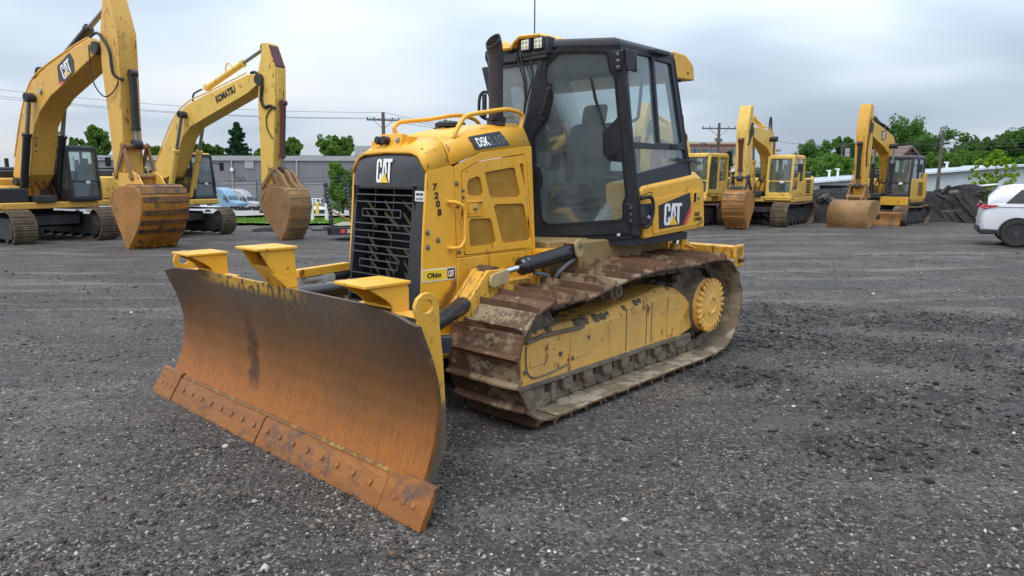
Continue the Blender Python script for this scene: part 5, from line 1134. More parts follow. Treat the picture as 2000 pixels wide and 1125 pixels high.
    F = Frame((x0,(y0+y1)/2,z0), (0,-1,0), (0,0,1)); wall(F, [(-hw,0),(hw,0),(hw,z1-z0-.05),(-hw,z1-z0-.05)], [rpoly([(-hw+.1,(z1-z0)*.42),(hw-.1,(z1-z0)*.42),(hw-.1,z1-z0-.14),(-hw+.1,z1-z0-.14)], .06)], 'rear_wall')
    ym = (y0+y1)/2; b = MB(); b.box(x0+.25,x0+.75,ym-.24,ym+.24,z0+.30,z0+.48); b.obox((x0+.30,ym,z0+.80), (.07,0,0), (0,.23,0), (-.05,0,.34)); b.obox((x0+.24,ym,z0+1.22), (.05,0,0), (0,.13,0), (0,0,.09)); b.box(x0+.35,x0+.65,ym-.15,ym+.15,z0+.05,z0+.30)
    for s in (1,-1): b.box(x0+.3,x0+.85,ym+s*.33-.06,ym+s*.33+.06,z0+.25,z0+.55)
    b.build('seat', M['fabric'], cb, bevel=.04)
    if c.get('skirt'): b = MB(); b.ext([(x1-.35,y0,z0-.06),(x1+.12,y0,z0-.03),(x1+.10,y0,z0-.20),(x1-.35,y0,z0-.22)], (0,y1-y0,0)); b.build('cab_skirt', P_, cb, bevel=.03)
    b = MB(); b.tube([(x1-.1,y1,z1-.35),(x1+.05,y1+.22,z1-.40)], .015, 6); b.obox((x1+.05,y1+.26,z1-.48), (.02,0,0), (0,.09,0), (0,0,.15)); b.build('mirror', M['rubber'], cb, bevel=.02)
    # boom
    bp = [Vector((x, 0, z)) for x, z in k['boom']]
    b = MB(); b.xz(k['boom'], -Wb, Wb); bo = b.build('boom', P_, o, bevel=.02, ang=25)
    b = MB(); ft = k['foot']; b.lathe([(-Wb-.12,.13),(Wb+.12,.13)], (ft[0],0,ft[1]), (0,1,0), 16); b.build('foot_pin', M['undercar'], bo)
    tpn = k['tip']; b = MB(); b.lathe([(-Wb-.03,.17),(Wb+.03,.17)], (tpn[0],0,tpn[1]), (0,1,0), 18); b.build('tip_pin', M['undercar'], bo)
    for pth, rr in k.get('hoses', []):
        b = MB(); b.tube(spline(pth, 7), rr, 6); b.build('hose', M['rubber'], bo)
    for pth, rr in k.get('pipes', []):
        b = MB(); b.tube(spline(pth, 5), rr, 6); b.build('pipe', P_, bo)
    def cylinder(p, q, frac, r1, r2, nm, mat, yv=0., mount=True):
        p, q = Vector((p[0], yv, p[1])), Vector((q[0], yv, q[1])); m_ = p+(q-p)*frac; d = (q-p).normalized()
        b = MB(); b.cyl(p, m_, r1, n=16); b.lathe([(0,r1*1.0),(.01,r1*1.22),(.10,r1*1.22),(.11,r1*.9)], m_-d*.06, d, 16); b.lathe([(-.09,r1*1.1),(.09,r1*1.1)], p, (0,1,0), 14)
        cy = b.build(nm, mat, o); b = MB(); b.cyl(m_, q, r2, n=12); b.build('rod', M['steel'], cy)
        b = MB(); b.lathe([(-.11,r1*1.25),(.11,r1*1.25)], q, (0,1,0), 14); b.build('rod_eye', M['undercar'], cy)
    cm_ = k.get('cylmat', M['black_gloss'])
    for s in (1, -1): cylinder(k['bc'][0], k['bc'][1], k['bc'][2], .095*k.get('cs', 1), .055*k.get('cs', 1), 'boom_cylinder', cm_, s*(Wb+.16))
    b = MB(); q = k['bc'][1]; b.lathe([(-Wb-.27,.08),(Wb+.27,.08)], (q[0],0,q[1]), (0,1,0), 14); b.build('cylinder_pin', M['undercar'], bo)
    cylinder(k['ac'][0], k['ac'][1], k['ac'][2], .10*k.get('cs', 1), .06*k.get('cs', 1), 'arm_cylinder', k.get('acmat', cm_))
    # stick
    Ws = k.get('stickw', .24); b = MB(); b.xz(k['stick'], -Ws, Ws); sk = b.build('stick', P_, o, bevel=.018, ang=25)
    if 'pad' in k: b = MB(); b.ext([(x,-Ws*.8,z) for x, z in k['pad']], (0,Ws*1.6,0)); b.build('end_pad', k['padmat'], sk)
    for dy in (-Ws*.55, Ws*.55):
        b = MB(); (xa, za), (xb, zb) = k['rail']; b.obox(((xa+xb)/2,dy,(za+zb)/2), ((xb-xa)/2,0,(zb-za)/2), (0,.02,0), (.03,0,0)); b.build('stiffener', P_, sk, bevel=.005)
    cylinder(k['kc'][0], k['kc'][1], k['kc'][2], .085*k.get('cs', 1), .05*k.get('cs', 1), 'bucket_cylinder', k.get('kcmat', cm_))
    lk = k.get('linkmat', M['bucket_brown'])
    for s in (1, -1):
        b = MB()
        for (pa, pb) in k['links']:
            pa, pb = Vector((pa[0],s*(Ws+.05),pa[1])), Vector((pb[0],s*(Ws+.05),pb[1])); d = (pb-pa).normalized(); nn_ = Vector((d.z,0,-d.x))
            b.ext([pa-d*.09-nn_*.05, pa-d*.09+nn_*.05, pb+d*.09+nn_*.07, pb+d*.09-nn_*.07], (0,s*.05,0))
        b.build('bucket_link', lk, sk, bevel=.01)
    for q in (k['links'][0][0], k['links'][0][1], k['links'][1][1]): b = MB(); b.lathe([(-Ws-.12,.075),(Ws+.12,.075)], (q[0],0,q[1]), (0,1,0), 12); b.build('link_pin', lk, sk)
    # bucket
    B_ = k['bucket']; bw = k['bw']/2; bm_ = k['bmat']; shell = B_['shell']; sh = spline([(x,0,z) for x, z in shell], 5); mouth = B_['mouth']
    b = MB()
    b.grid([[(p.x,yv,p.z) for p in sh] for yv in (-bw, bw)]); bu = b.build('bucket', bm_, o, fix=False, ang=60); m_ = bu.modifiers.new('t', 'SOLIDIFY'); m_.thickness = .035; m_.offset = 0
    for s in (1, -1):
        b = MB(); yv = s*bw; b.ext([(p.x,yv-.018,p.z) for p in sh]+[(x,yv-.018,z) for x, z in mouth], (0,.036,0)); sd = b.build('side_plate', k.get('sidemat', bm_), bu, bevel=.006, ang=25)
        b = MB(); pts = [shell[-1]]+list(mouth); 
        for (xa, za), (xb, zb) in zip(pts, pts[1:]):
            d = Vector((xb-xa,0,zb-za)); d.normalize(); nn_ = Vector((d.z,0,-d.x)); b.obox(((xa+xb)/2,yv,(za+zb)/2), ((xb-xa)/2,0,(zb-za)/2), (0,.032,0), nn_*.035)
        b.build('side_cutter', k.get('sidemat', bm_), sd, bevel=.006)
    if B_.get('strips'):
        for i in range(B_['strips']):
            t_ = .16+.66*i/(B_['strips']-1); p = sh[int(t_*(len(sh)-1))]; q = sh[min(len(sh)-1, int(t_*(len(sh)-1))+1)]; d = (q-p).normalized(); nn_ = Vector((d.z,0,-d.x)); 
            if nn_.dot(p-Vector((sum(x for x, z in shell)/len(shell),0,sum(z for x, z in shell)/len(shell)))) < 0: nn_ = -nn_
            b = MB(); b.obox(p+nn_*.025, d*.075*B_.get('ss', 1), (0,bw-.01,0), nn_*.014); b.build('wear_strip', k.get('stripmat', bm_), bu, bevel=.006)
    lip = shell[-1]; pre = sh[-2]; d = (Vector((lip[0],0,lip[1]))-pre).normalized(); nn_ = Vector((d.z,0,-d.x))
    nt_ = B_.get('teeth', 5)
    for i in range(nt_):
        yv = -bw+.08+(2*bw-.16)*i/max(1, nt_-1); b = MB(); c_ = Vector((lip[0],yv,lip[1]))-d*.10
        b.ext([c_-nn_*.05+Vector((0,-.05,0)), c_+nn_*.05+Vector((0,-.05,0)), c_+d*.13+nn_*.012+Vector((0,-.03,0)), c_+d*.13-nn_*.012+Vector((0,-.03,0))], (0,.085,0)); b.build('tooth', k.get('toothmat', bm_), bu, bevel=.008)
    ears = B_['ears']
    for s in (1, -1): b = MB(); b.xz(ears, *sorted((s*(Ws+.02), s*(Ws+.07)))); b.build('bucket_ear', k.get('earmat', bm_), bu, bevel=.01)
    return bo, sk, bu
def sh(pts, r): return [(a-r, c) for a, c in pts]
def shh(hs, r): return [([(a-r, y, c) for a, y, c in p], rr) for p, rr in hs]
def place(px, py): 
    d = at(px, py, 10)-CAM; z = 0.
    for _ in range(60): tt = (z-CAMH)/d.z; p = CAM+d*tt; z = .5*z+.5*G(p.x, p.y)
    return p

# 1: the big faded-gold machine at the left
pA = (place(247,487)+place(343,480))/2; hA = R(-30); rA = -6.2
oA = pA+Vector((math.cos(hA), math.sin(hA), 0))*rA; zA = G(oA.x, oA.y); dzA = pA.z-zA
exA = empty('excavator', (oA.x, oA.y, zA), hA, 'large faded gold excavator at far left with black cab and bright orange bucket', 'excavator', 'excavators parked around the yard')
sh_ = lambda pts: [(a-rA, c+dzA) for a, c in pts]
kA = dict(paint=M['cat_old'], Lt=4.5, Ht=1.0, Wt=.62, gauge=2.45, deck=1.14+dzA, W=2.85, rear=-2.9, front=1.45, hood=2.12, boomw=.34, stickw=.27, cs=1.15, exh=True,
  cab=dict(x0=-.35, x1=1.50, y0=.50, y1=1.45, z0=1.20+dzA, z1=2.86+dzA, mat=M['cabframe'], slant=.10, sill=.34),
  boom=sh_([(-1.32,5.50),(-1.50,5.60),(-2.46,5.36),(-3.82,5.0),(-4.71,4.62),(-5.06,4.29),(-5.38,3.81),(-5.71,3.1),(-6.08,2.43),(-6.28,1.95),(-6.22,1.62),(-5.95,1.50),(-5.60,1.62),(-5.24,1.97),(-4.98,2.7),(-4.74,3.38),(-4.31,3.82),(-3.7,4.19),(-2.89,4.51),(-1.83,4.94),(-1.35,5.15)]), foot=sh_([(-5.98,1.75)])[0], tip=sh_([(-1.30,5.32)])[0],
  bc=sh_([(-5.42,1.40),(-4.55,4.18)])+[.62], ac=sh_([(-3.55,5.22),(-.98,6.50)])+[.56],
  stick=sh_([(-.86,6.62),(-.66,6.60),(-.52,6.18),(-.36,5.66),(-.38,4.9),(-.45,3.6),(-.52,2.0),(-.70,1.72),(-.92,1.78),(-1.0,2.0),(-1.08,3.64),(-1.17,4.76),(-1.16,5.55)]), rail=sh_([(-.36,5.6),(-.40,4.75)]),
  kc=sh_([(-.24,4.62),(-.30,2.78)])+[.78], links=[sh_([(-.80,1.95),(-.38,2.72)]), sh_([(-.38,2.72),(-.10,1.92)])], linkmat=M['bucket_brown'],
  bw=1.36, bmat=M['bucket_hot'], sidemat=M['bucket'], earmat=M['cat_old'], stripmat=rusty('dark_wear_strip', (.16,.075,.03), (.25,.12,.04), (.05,.042,.038), .5, 2, .6),
  bucket=dict(shell=sh_([(-.10,1.66),(.35,1.68),(.66,1.58),(.78,1.25),(.68,.82),(.42,.42),(.05,.0)]), mouth=sh_([(-.02,.16),(-.30,.70),(-.56,1.20),(-.46,1.52)]), strips=7, teeth=5, ears=sh_([(-1.02,1.98),(-.86,2.08),(-.45,1.98),(-.08,2.06),(.16,1.95),(.36,1.68),(-.48,1.50),(-.86,1.76)])),
  hoses=[([(a-rA, y, c+dzA) for a, y, c in [(-1.55,-.30,5.62),(-1.05,-.36,5.66),(-.62,-.36,5.2),(-.55,-.34,4.6),(-.35,-.20,4.45)]], .04), ([(a-rA, y, c+dzA) for a, y, c in [(-1.5,-.38,5.4),(-1.42,-.40,4.5),(-1.05,-.36,4.05),(-.62,-.33,4.15),(-.42,-.25,4.5)]], .018), ([(a-rA, y, c+dzA) for a, y, c in [(-4.62,-.25,4.70),(-4.45,-.25,5.02),(-4.05,-.25,4.98)]], .035)],
  pipes=[([(a-rA, y, c+dzA) for a, y, c in [(-6.15,-.30,2.5),(-5.45,-.30,3.85),(-4.75,-.30,4.68),(-3.85,-.30,5.06),(-2.5,-.28,5.44),(-1.7,-.28,5.62)]], .028), ([(a-rA, y, c+dzA) for a, y, c in [(-5.45,-.20,3.87),(-4.75,-.20,4.70),(-3.85,-.20,5.09),(-2.0,-.18,5.57)]], .028)])
boA, skA, buA = excavator(exA, kA)
def logo_on(parent, pts, cw, chh, fx, fy, fw, fh):
    F = Frame(pts[0], Vector(pts[1])-Vector(pts[0]), Vector(pts[2])-Vector(pts[0]))
    b = MB(); b.ext([F.p(a, c, .003) for a, c in rpoly([(0,chh*.28),(cw*.28,0),(cw*.86,chh*.02),(cw,chh*.55),(cw*.92,chh),(cw*.16,chh*.97)], .03)], F.n*.004); d = b.build('side_decal', M['decal_black'], parent, smooth=False)
    b = MB(); b.ext([F.p(a, c, .003) for a, c in [(0,chh*.28),(cw*.28,0),(cw*.20,-.03),(-.05,chh*.22)]], F.n*.004); b.build('red_stripe', M['red'], d, smooth=False)
    cat_logo(F, fx, fy, fw, fh, d, M['white'], M['logo_yellow'], off=.009)
q = lambda a, c: (a-rA, -.342, c+dzA)
logo_on(boA, [q(-3.12,4.42), q(-2.34,4.76), q(-3.30,4.84)], .98, .56, .27, .07, .50, .40)
b = MB(); b.lathe([(0,.06),(.05,.09),(.06,.08)], (-4.18-rA,-.34,4.36+dzA), (0,-1,.0), 12); b.build('boom_lamp', M['trim_pale'], boA)

# 2: the lemon machine beside it
pB = (place(553,470)+place(592,466))/2; hB = R(-26); rB = -6.1
oB = pB+Vector((math.cos(hB), math.sin(hB), 0))*rB; zB = G(oB.x, oB.y); dB = pB.z-zB
exB = empty('excavator', (oB.x, oB.y, zB), hB, 'lemon yellow excavator with dark red cylinder and brown bucket before the grey warehouse', 'excavator', 'excavators parked around the yard')
sb = lambda pts: [(a-rB, c+dB) for a, c in pts]; s3 = lambda pts: [(a-rB, y, c+dB) for a, y, c in pts]
kB = dict(paint=M['kom_old'], Lt=4.2, Ht=.95, Wt=.60, gauge=2.2, deck=1.20+dB, W=2.7, rear=-2.8, front=1.3, hood=2.18+dB, boomw=.30, stickw=.24, cs=1.0, cylmat=M['kom_old'], kcmat=M['dkred'], padmat=M['dkred'], hoodmat=M['black'], exh=True,
  cab=dict(x0=-.55, x1=1.18, y0=.42, y1=1.38, z0=1.22+dB, z1=2.84+dB, mat=M['cabframe'], roof=M['kom_old'], slant=.16, sill=.30, skirt=True),
  boom=sb([(-.72,4.98),(-.85,5.10),(-1.05,5.19),(-1.31,5.20),(-3.14,4.70),(-4.12,4.40),(-4.66,4.10),(-4.95,3.79),(-5.95,2.33),(-6.10,2.05),(-6.05,1.85),(-5.83,1.85),(-5.25,2.0),(-4.90,2.5),(-4.46,3.30),(-4.03,3.66),(-1.35,4.62),(-.92,4.86)]), foot=sb([(-5.92,2.0)])[0], tip=sb([(-.85,5.03)])[0],
  bc=sb([(-5.10,1.35),(-4.22,4.05)])+[.56], ac=sb([(-3.45,4.93),(-.78,6.02)])+[.62],
  stick=sb([(-.70,6.12),(-.50,6.12),(-.42,5.93),(-.21,5.38),(-.25,4.52),(-.48,2.4),(-.55,1.70),(-.72,1.52),(-.98,1.60),(-1.02,1.9),(-1.0,2.6),(-.98,4.35),(-.92,5.28),(-.76,5.72)]), rail=sb([(-.20,5.35),(-.24,4.4)]), pad=sb([(-.46,6.02),(-.44,6.05),(-.19,5.42),(-.21,5.38)]),
  kc=sb([(-.15,4.30),(-.34,2.22)])+[.80], links=[sb([(-.88,1.72),(-.45,2.20)]), sb([(-.45,2.20),(-.20,1.72)])],
  bw=.95, bmat=M['bucket_brown'], earmat=M['bucket_brown'],
  bucket=dict(shell=sb([(-.32,1.66),(.05,1.66),(.28,1.52),(.40,1.15),(.32,.72),(.16,.32),(-.04,.0)]), mouth=sb([(-.12,.12),(-.66,.78),(-.86,1.20),(-.62,1.60)]), strips=6, ss=.8, teeth=5, ears=sb([(-1.02,1.42),(-.95,1.68),(-.60,1.78),(-.10,1.80),(.08,1.64),(-.50,1.45)])),
  hoses=[(s3([(-1.25,-.20,5.25),(-.92,-.30,5.22),(-.72,-.30,4.9),(-.80,-.28,4.45),(-.70,-.27,4.18),(-.45,-.27,4.20),(-.25,-.25,4.12)]), .05), (s3([(-.35,-.26,4.15),(-.62,-.27,3.9),(-.62,-.27,3.5),(-.42,-.26,3.2)]), .018), (s3([(-3.95,-.2,4.45),(-3.9,-.2,4.72),(-3.5,-.2,4.86)]), .03)],
  pipes=[(s3([(-6.0,-.27,2.35),(-4.98,-.27,3.85),(-4.15,-.27,4.46),(-3.1,-.27,4.76),(-1.4,-.25,5.26)]), .022), (s3([(-2.6,.0,5.32),(-2.58,.05,5.62),(-2.45,.05,5.66),(-2.3,.05,5.5)]), .025)])
boB, skB, buB = excavator(exB, kB)
FB = Frame(s3([(-2.72,-.302,4.36)])[0], Vector(s3([(-1.84,-.302,4.68)])[0])-Vector(s3([(-2.72,-.302,4.36)])[0]), (0,0,1))
lettering('KOMATSU', FB, 0, 0, .94, .24, M['black_ink'], boB, bold=.05, off=.004)
# gripping thumb folded up behind the bucket
b = MB()
for i, yv in enumerate((-.30,-.02,.26)):
    o_ = .07*(i == 1); b.ext([(x-rB,yv,z+dB+o_) for x, z in [(-.20,1.45),(-.42,2.0),(-.30,2.22),(-.12,2.10),(.05,1.80),(.25,1.62),(.42,1.20),(.10,1.35)]], (0,.14,0))
b.build('thumb', M['bucket_brown'], exB, bevel=.015)

# 3, 4, 5: the machines on the right
def smallx(name, o, hd, label, kk, sc=1.):
    e_ = empty(name, (o.x, o.y, G(o.x, o.y)), hd, label, 'excavator', 'excavators parked around the yard'); e_.scale = (sc, sc, sc); return e_, excavator(e_, kk)
def kom_small(): 
    r = -3.15; s_ = lambda pts: [(a-r, c) for a, c in pts]; t_ = lambda pts: [(a-r, y, c) for a, y, c in pts]
    return dict(paint=M['kom_old'], Lt=3.6, Ht=.86, Wt=.58, gauge=2.0, deck=1.08, W=2.4, rear=-2.2, front=1.15, hood=1.95, boomw=.22, stickw=.20, cs=.85, cylmat=M['kom_old'], kcmat=M['dkred2'], exh=False,
      cab=dict(x0=-.45, x1=1.05, y0=.25, y1=1.20, z0=1.14, z1=2.60, mat=M['kom_old'], slant=.12, sill=.30, skirt=True),
      boom=s_([(-.30,3.40),(-.42,3.52),(-1.3,3.56),(-2.30,3.50),(-2.85,3.30),(-3.15,2.9),(-3.32,2.4),(-3.36,1.75),(-3.22,1.55),(-2.95,1.62),(-2.80,2.25),(-2.55,2.62),(-2.10,2.86),(-.9,3.10),(-.35,3.22)]), foot=s_([(-3.2,1.70)])[0], tip=s_([(-.40,3.36)])[0],
      bc=s_([(-2.55,1.25),(-2.35,3.18)])+[.58], ac=s_([(-2.0,3.62),(-.42,4.05)])+[.62],
      stick=s_([(-.50,4.22),(-.28,4.24),(-.12,3.8),(-.04,3.4),(-.10,1.7),(-.22,1.28),(-.42,1.30),(-.50,1.6),(-.62,3.0),(-.60,3.6)]), rail=s_([(-.04,3.4),(-.07,2.8)]),
      kc=s_([(-.0,3.05),(-.10,1.75)])+[.78], links=[s_([(-.42,1.40),(-.16,1.78)]), s_([(-.16,1.78),(.12,1.42)])], linkmat=M['undercar'],
      bw=.76, bmat=M['bucket'], bucket=dict(shell=s_([(-.30,1.30),(.10,1.34),(.40,1.18),(.48,.80),(.34,.40),(.02,.0)]), mouth=s_([(-.06,.14),(-.40,.62),(-.52,.92),(-.45,1.2)]), strips=7, ss=.9, teeth=4, ears=s_([(-.55,1.40),(-.35,1.52),(.14,1.52),(.25,1.30),(-.40,1.15)])),
      hoses=[(t_([(-2.55,.1,3.45),(-2.6,.1,3.95),(-2.75,.1,3.9),(-2.85,.1,3.3)]), .03), (t_([(-.7,.15,3.6),(-.35,.24,3.6),(-.25,.23,3.1),(-.12,.22,2.9)]), .035)], pipes=[(t_([(-3.2,.18,2.8),(-2.85,.18,3.36),(-2.3,.18,3.57),(-1.0,.18,3.60)]), .02)])
M['dkred2'] = M['dkred']
hD = R(-128); pD = (place(1416,447)+place(1460,446))/2; oD = pD+Vector((math.cos(hD), math.sin(hD), 0))*-3.15
exD, (boD, skD, buD) = smallx('excavator', oD, hD, 'pale yellow excavator with narrow rusty bucket, facing the camera before the earth bank', kom_small())
hC = R(-133); oC = Vector((6.62, 27.3, 0)); kC = kom_small(); kC['cab'].update(y0=.60, y1=1.55)
exC, _ = smallx('excavator', oC, hC, 'pale yellow excavator half hidden behind the bulldozer, only its cab and tracks clear', kC, 1.04)
hE = R(-136); pE = (place(1606,444)+place(1703,445))/2; rE = -3.9; oE = pE+Vector((math.cos(hE), math.sin(hE), 0))*rE
se = lambda pts: [(a-rE, c) for a, c in pts]; se3 = lambda pts: [(a-rE, y, c) for a, y, c in pts]
kE = dict(paint=M['cat_new'], Lt=2.9, Ht=.72, Wt=.50, gauge=1.85, deck=1.0, W=2.2, rear=-1.35, front=1.15, hood=1.95, boomw=.19, stickw=.19, cs=.8, deckmat=M['undercar'],
  cab=dict(x0=-.60, x1=.95, y0=.18, y1=1.08, z0=1.08, z1=2.62, mat=M['cabframe'], roof=M['trim'], slant=.14, sill=.28, low=M['cat_new']),
  boom=se([(-.88,3.62),(-1.0,3.76),(-1.25,3.80),(-2.3,3.62),(-3.45,3.36),(-3.72,3.05),(-3.80,2.6),(-3.84,1.75),(-3.70,1.55),(-3.40,1.60),(-3.28,2.30),(-3.08,2.68),(-2.4,2.95),(-1.4,3.22),(-.98,3.40)]), foot=se([(-3.7,1.70)])[0], tip=se([(-1.02,3.58)])[0],
  bc=se([(-3.05,1.25),(-3.10,2.98)])+[.6], ac=se([(-2.95,3.60),(-1.02,4.18)])+[.6],
  stick=se([(-1.10,4.36),(-.86,4.40),(-.72,3.9),(-.64,3.3),(-.74,1.6),(-.86,1.02),(-1.06,1.0),(-1.16,1.3),(-1.26,2.9),(-1.24,3.7)]), rail=se([(-.64,3.3),(-.68,2.6)]),
  kc=se([(-.58,3.0),(-.66,1.5)])+[.8], links=[se([(-1.06,1.12),(-.78,1.52)]), se([(-.78,1.52),(-.55,1.10)])], linkmat=M['bucket_brown'],
  bw=1.38, bmat=M['bucket_brown'], sidemat=M['bucket_brown'], bucket=dict(shell=se([(-.98,.92),(-.55,.98),(-.14,.90),(.10,.62),(.12,.28),(.02,.0)]), mouth=se([(-.10,.04),(-.62,.36),(-.98,.68),(-1.04,.85)]), teeth=1, ears=se([(-1.2,1.12),(-1.05,1.26),(-.60,1.22),(-.40,1.0),(-.95,.88)])),
  hoses=[(se3([(-1.3,.12,3.8),(-.95,.2,3.85),(-.85,.2,3.3),(-.75,.2,2.8),(-.80,.2,2.2)]), .03), (se3([(-1.25,-.2,3.7),(-1.30,-.26,3.1),(-1.15,-.24,2.2)]), .025), (se3([(-3.62,.12,3.2),(-2.9,.12,3.66),(-1.6,.12,3.85)]), .03)], pipes=[])
exE, (boE, skE, buE) = smallx('excavator', oE, hE, 'gold excavator with charcoal cab, wide smooth bucket and a low rusty dozer blade', kE)
b = MB(); rows = []
for z, x in ((.02,2.02),(.12,1.96),(.28,1.92),(.42,1.95),(.52,2.0)): rows.append([(x,yv,z) for yv in (-1.12,1.12)])
b.grid(rows); o_ = b.build('dozer_blade', M['bucket'], exE, fix=False); o_.modifiers.new('t', 'SOLIDIFY').thickness = .05
b = MB()
for s in (1, -1): b.obox((1.45,s*.35,.36), (.5,0,.0), (0,.07,0), (0,0,.09))
b.build('blade_arm', M['undercar'], exE, bevel=.02)
b = MB(); b.obox((1.075,.58,.92), (.01,0,0), (0,.5,0), (0,0,.16)); b.build('front_panel', M['cat_new'], exE, bevel=.02)
b = MB(); b.box(-.7,.9,1.06,1.10,.86,1.75); b.ext([(-.85,1.05,1.0),(-.45,1.05,1.0),(-.40,1.05,1.95),(-.85,1.05,2.0)], (0,.06,0)); b.build('side_panel', M['cat_new'], exE, bevel=.02)
FE = Frame(se3([(-2.35,.192,3.20)])[0], Vector((-1,0,.22)), (0,0,1)); b = MB(); b.ext([FE.p(a, c, .002) for a, c in ((-.22,.0),(.22,.0),(.26,.30),(-.18,.34))], FE.n*.004); d_ = b.build('side_decal', M['decal_black'], boE, smooth=False)
cat_logo(FE, -.13, .05, .28, .22, d_, M['white'], M['logo_yellow'], off=.007)
# ------------------------------------------------------------------ white car at the right edge
pw = place(1981, 482); hS = R(-30)
car = empty('parked_car', (pw.x-math.sin(hS)*.79, pw.y+math.cos(hS)*.79, G(pw.x, pw.y)), hS, 'white compact SUV at the right edge, tail towards the bulldozer', 'car')
# local: x forward, y left; near (right) side is y = -0.9; origin under the rear wheel
WHT = M['carwhite']
b = MB(); rows = []
secs = [(-.80,.40,.62,.66,.70),(-.76,.36,.75,.90,.80),(-.70,.34,.86,1.00,.86),(-.50,.33,.90,1.10,.89),(0,.33,.905,1.12,.895),(.9,.33,.905,1.08,.895),(1.9,.33,.90,1.04,.89),(2.6,.33,.90,1.0,.88),(3.2,.34,.86,.92,.85),(3.45,.40,.72,.78,.72)]
for x, z0, z1m, zs, w_ in secs:
    rows.append([(x,-w_*.90,z0),(x,-w_*.99,z0+.10),(x,-w_,z0+.30),(x,-w_*.985,zs-.14),(x,-w_*.93,zs),(x,0,zs+.02),(x,w_*.93,zs),(x,w_*.985,zs-.14),(x,w_,z0+.30),(x,w_*.99,z0+.10),(x,w_*.90,z0)])
b.grid(rows); n_ = len(rows[0]); b.f += [tuple(range(n_)), tuple(range(len(b.v)-n_, len(b.v)))]; b.mi += [0,0]
bd = b.build('body', WHT, car, bevel=.01); ss2 = bd.modifiers.new('s', 'SUBSURF'); ss2.levels = ss2.render_levels = 1
b = MB(); rows = []
for x, z, w_, zt in ((-.66,1.00,.80,1.30),(-.50,1.04,.82,1.47),(-.15,1.08,.82,1.555),(.6,1.08,.82,1.60),(1.35,1.06,.82,1.575),(1.75,1.04,.82,1.48),(2.45,1.02,.80,1.08)):
    t_ = (zt-z); rows.append([(x,-w_,z),(x,-w_*.985,z+t_*.35),(x+.0,-w_*.80,z+t_*.9),(x,-w_*.66,zt),(x,0,zt+.015),(x,w_*.66,zt),(x,w_*.80,z+t_*.9),(x,w_*.985,z+t_*.35),(x,w_,z)])
b.grid(rows); n_ = len(rows[0]); b.f += [tuple(range(n_)), tuple(range(len(b.v)-n_, len(b.v)))]; b.mi += [0,0]
cbn_ = b.build('cabin', WHT, car, bevel=.01)
b = MB(); b.ext([(-.80,-.62,1.512),(-.82,.62,1.512),(-.45,.64,1.560),(-.45,-.64,1.560)], (0,0,.028)); b.build('roof_spoiler', WHT, cbn_, bevel=.01)
b = MB(); b.ext([(-.735,-.70,1.085),(-.735,.70,1.085),(-.585,.62,1.47),(-.585,-.62,1.47)], (-.02,0,.0)); b.build('rear_window', M['carglass'], cbn_, bevel=.005)
for s in (-1, 1):
    b = MB(); b.ext([(-.28,s*.835,1.10),(.95,s*.835,1.10),(.95,s*.755,1.45),(.35,s*.740,1.50),(.02,s*.750,1.44)], (0,s*.012,0)); b.ext([(1.02,s*.835,1.09),(2.1,s*.835,1.08),(1.7,s*.75,1.40),(1.02,s*.755,1.45)], (0,s*.012,0)); b.build('side_window', M['carglass'], cbn_)
    b = MB(); b.ext([(-.80,s*.60,.985),(-.815,s*.74,.95),(-.74,s*.86,.955),(-.44,s*.905,1.030),(-.47,s*.90,1.055),(-.70,s*.85,1.045),(-.79,s*.70,1.05)], (.03,-s*.03,.0)); b.build('tail_light', M['taillight'], bd, bevel=.01)
    b = MB(); n2 = 26
    pts = [(.40*math.cos(a), .345+.40*math.sin(a)) for a in np.linspace(R(-12), R(192), n2)]+[(.355*math.cos(a), .345+.355*math.sin(a)) for a in np.linspace(R(192), R(-12), n2)]
    b.xz(pts, *sorted((s*.86, s*.925))); b.build('wheel_arch', M['rubber'], bd)
    for wx in (0, 2.66):
        b = MB(); b.lathe([(-.11,.25),(-.11,.32),(-.07,.35),(.07,.35),(.11,.32),(.11,.25),(.09,.235)], (wx,s*.835,.35), (0,s,0), 40); wh = b.build('wheel', M['tyre'], car)
        b = MB(); b.lathe([(.02,.235),(.085,.235),(.075,.215),(.03,.20),(.03,.05)], (wx,s*.835,.35), (0,s,0), 32); rm = b.build('rim', M['rim'], wh)
        b = MB()
        for i in range(10):
            a = 2*math.pi*i/10+.2; d = Vector((math.cos(a),0,math.sin(a))); tn = Vector((-d.z,0,d.x)); b.obox(Vector((wx,s*.905,.35))+d*.125, d*.10, tn*.012, (0,.012,0))
        b.lathe([(.05,.05),(.09,.045),(.092,.03)], (wx,s*.835,.35), (0,s,0), 16); b.build('spokes', M['rim'], rm, bevel=.004)
        b = MB()
        for i in range(5): a = 2*math.pi*i/5; b.lathe([(0,.011),(.012,.009)], (wx+.036*math.cos(a),s*.925,.35+.036*math.sin(a)), (0,s,0), 6)
        b.build('wheel_nuts', M['steel'], rm)
for s in (-1, 1):
    for pts_ in ([(.10,1.06),(.16,.80),(.34,.62),(.42,.42)], [(1.0,1.06),(1.0,.42)], [(-.44,1.0),(.95,1.0)]):
        b = MB(); b.tube([(x,s*(.893 if z < 1.0 else .872),z) for x, z in pts_], .006, 5); b.build('panel_gap', M['dark'], bd)
    b = MB(); b.obox((.42,s*.905,.93), (.09,0,0), (0,.012,0), (0,0,.014)); b.obox((1.75,s*.905,.90), (.09,0,0), (0,.012,0), (0,0,.014)); b.build('door_handle', WHT, bd, bevel=.005)
    b = MB(); b.box(.45,2.2,*sorted((s*.87,s*.91)),.28,.40); b.build('sill_trim', M['rubber'], bd, bevel=.01)
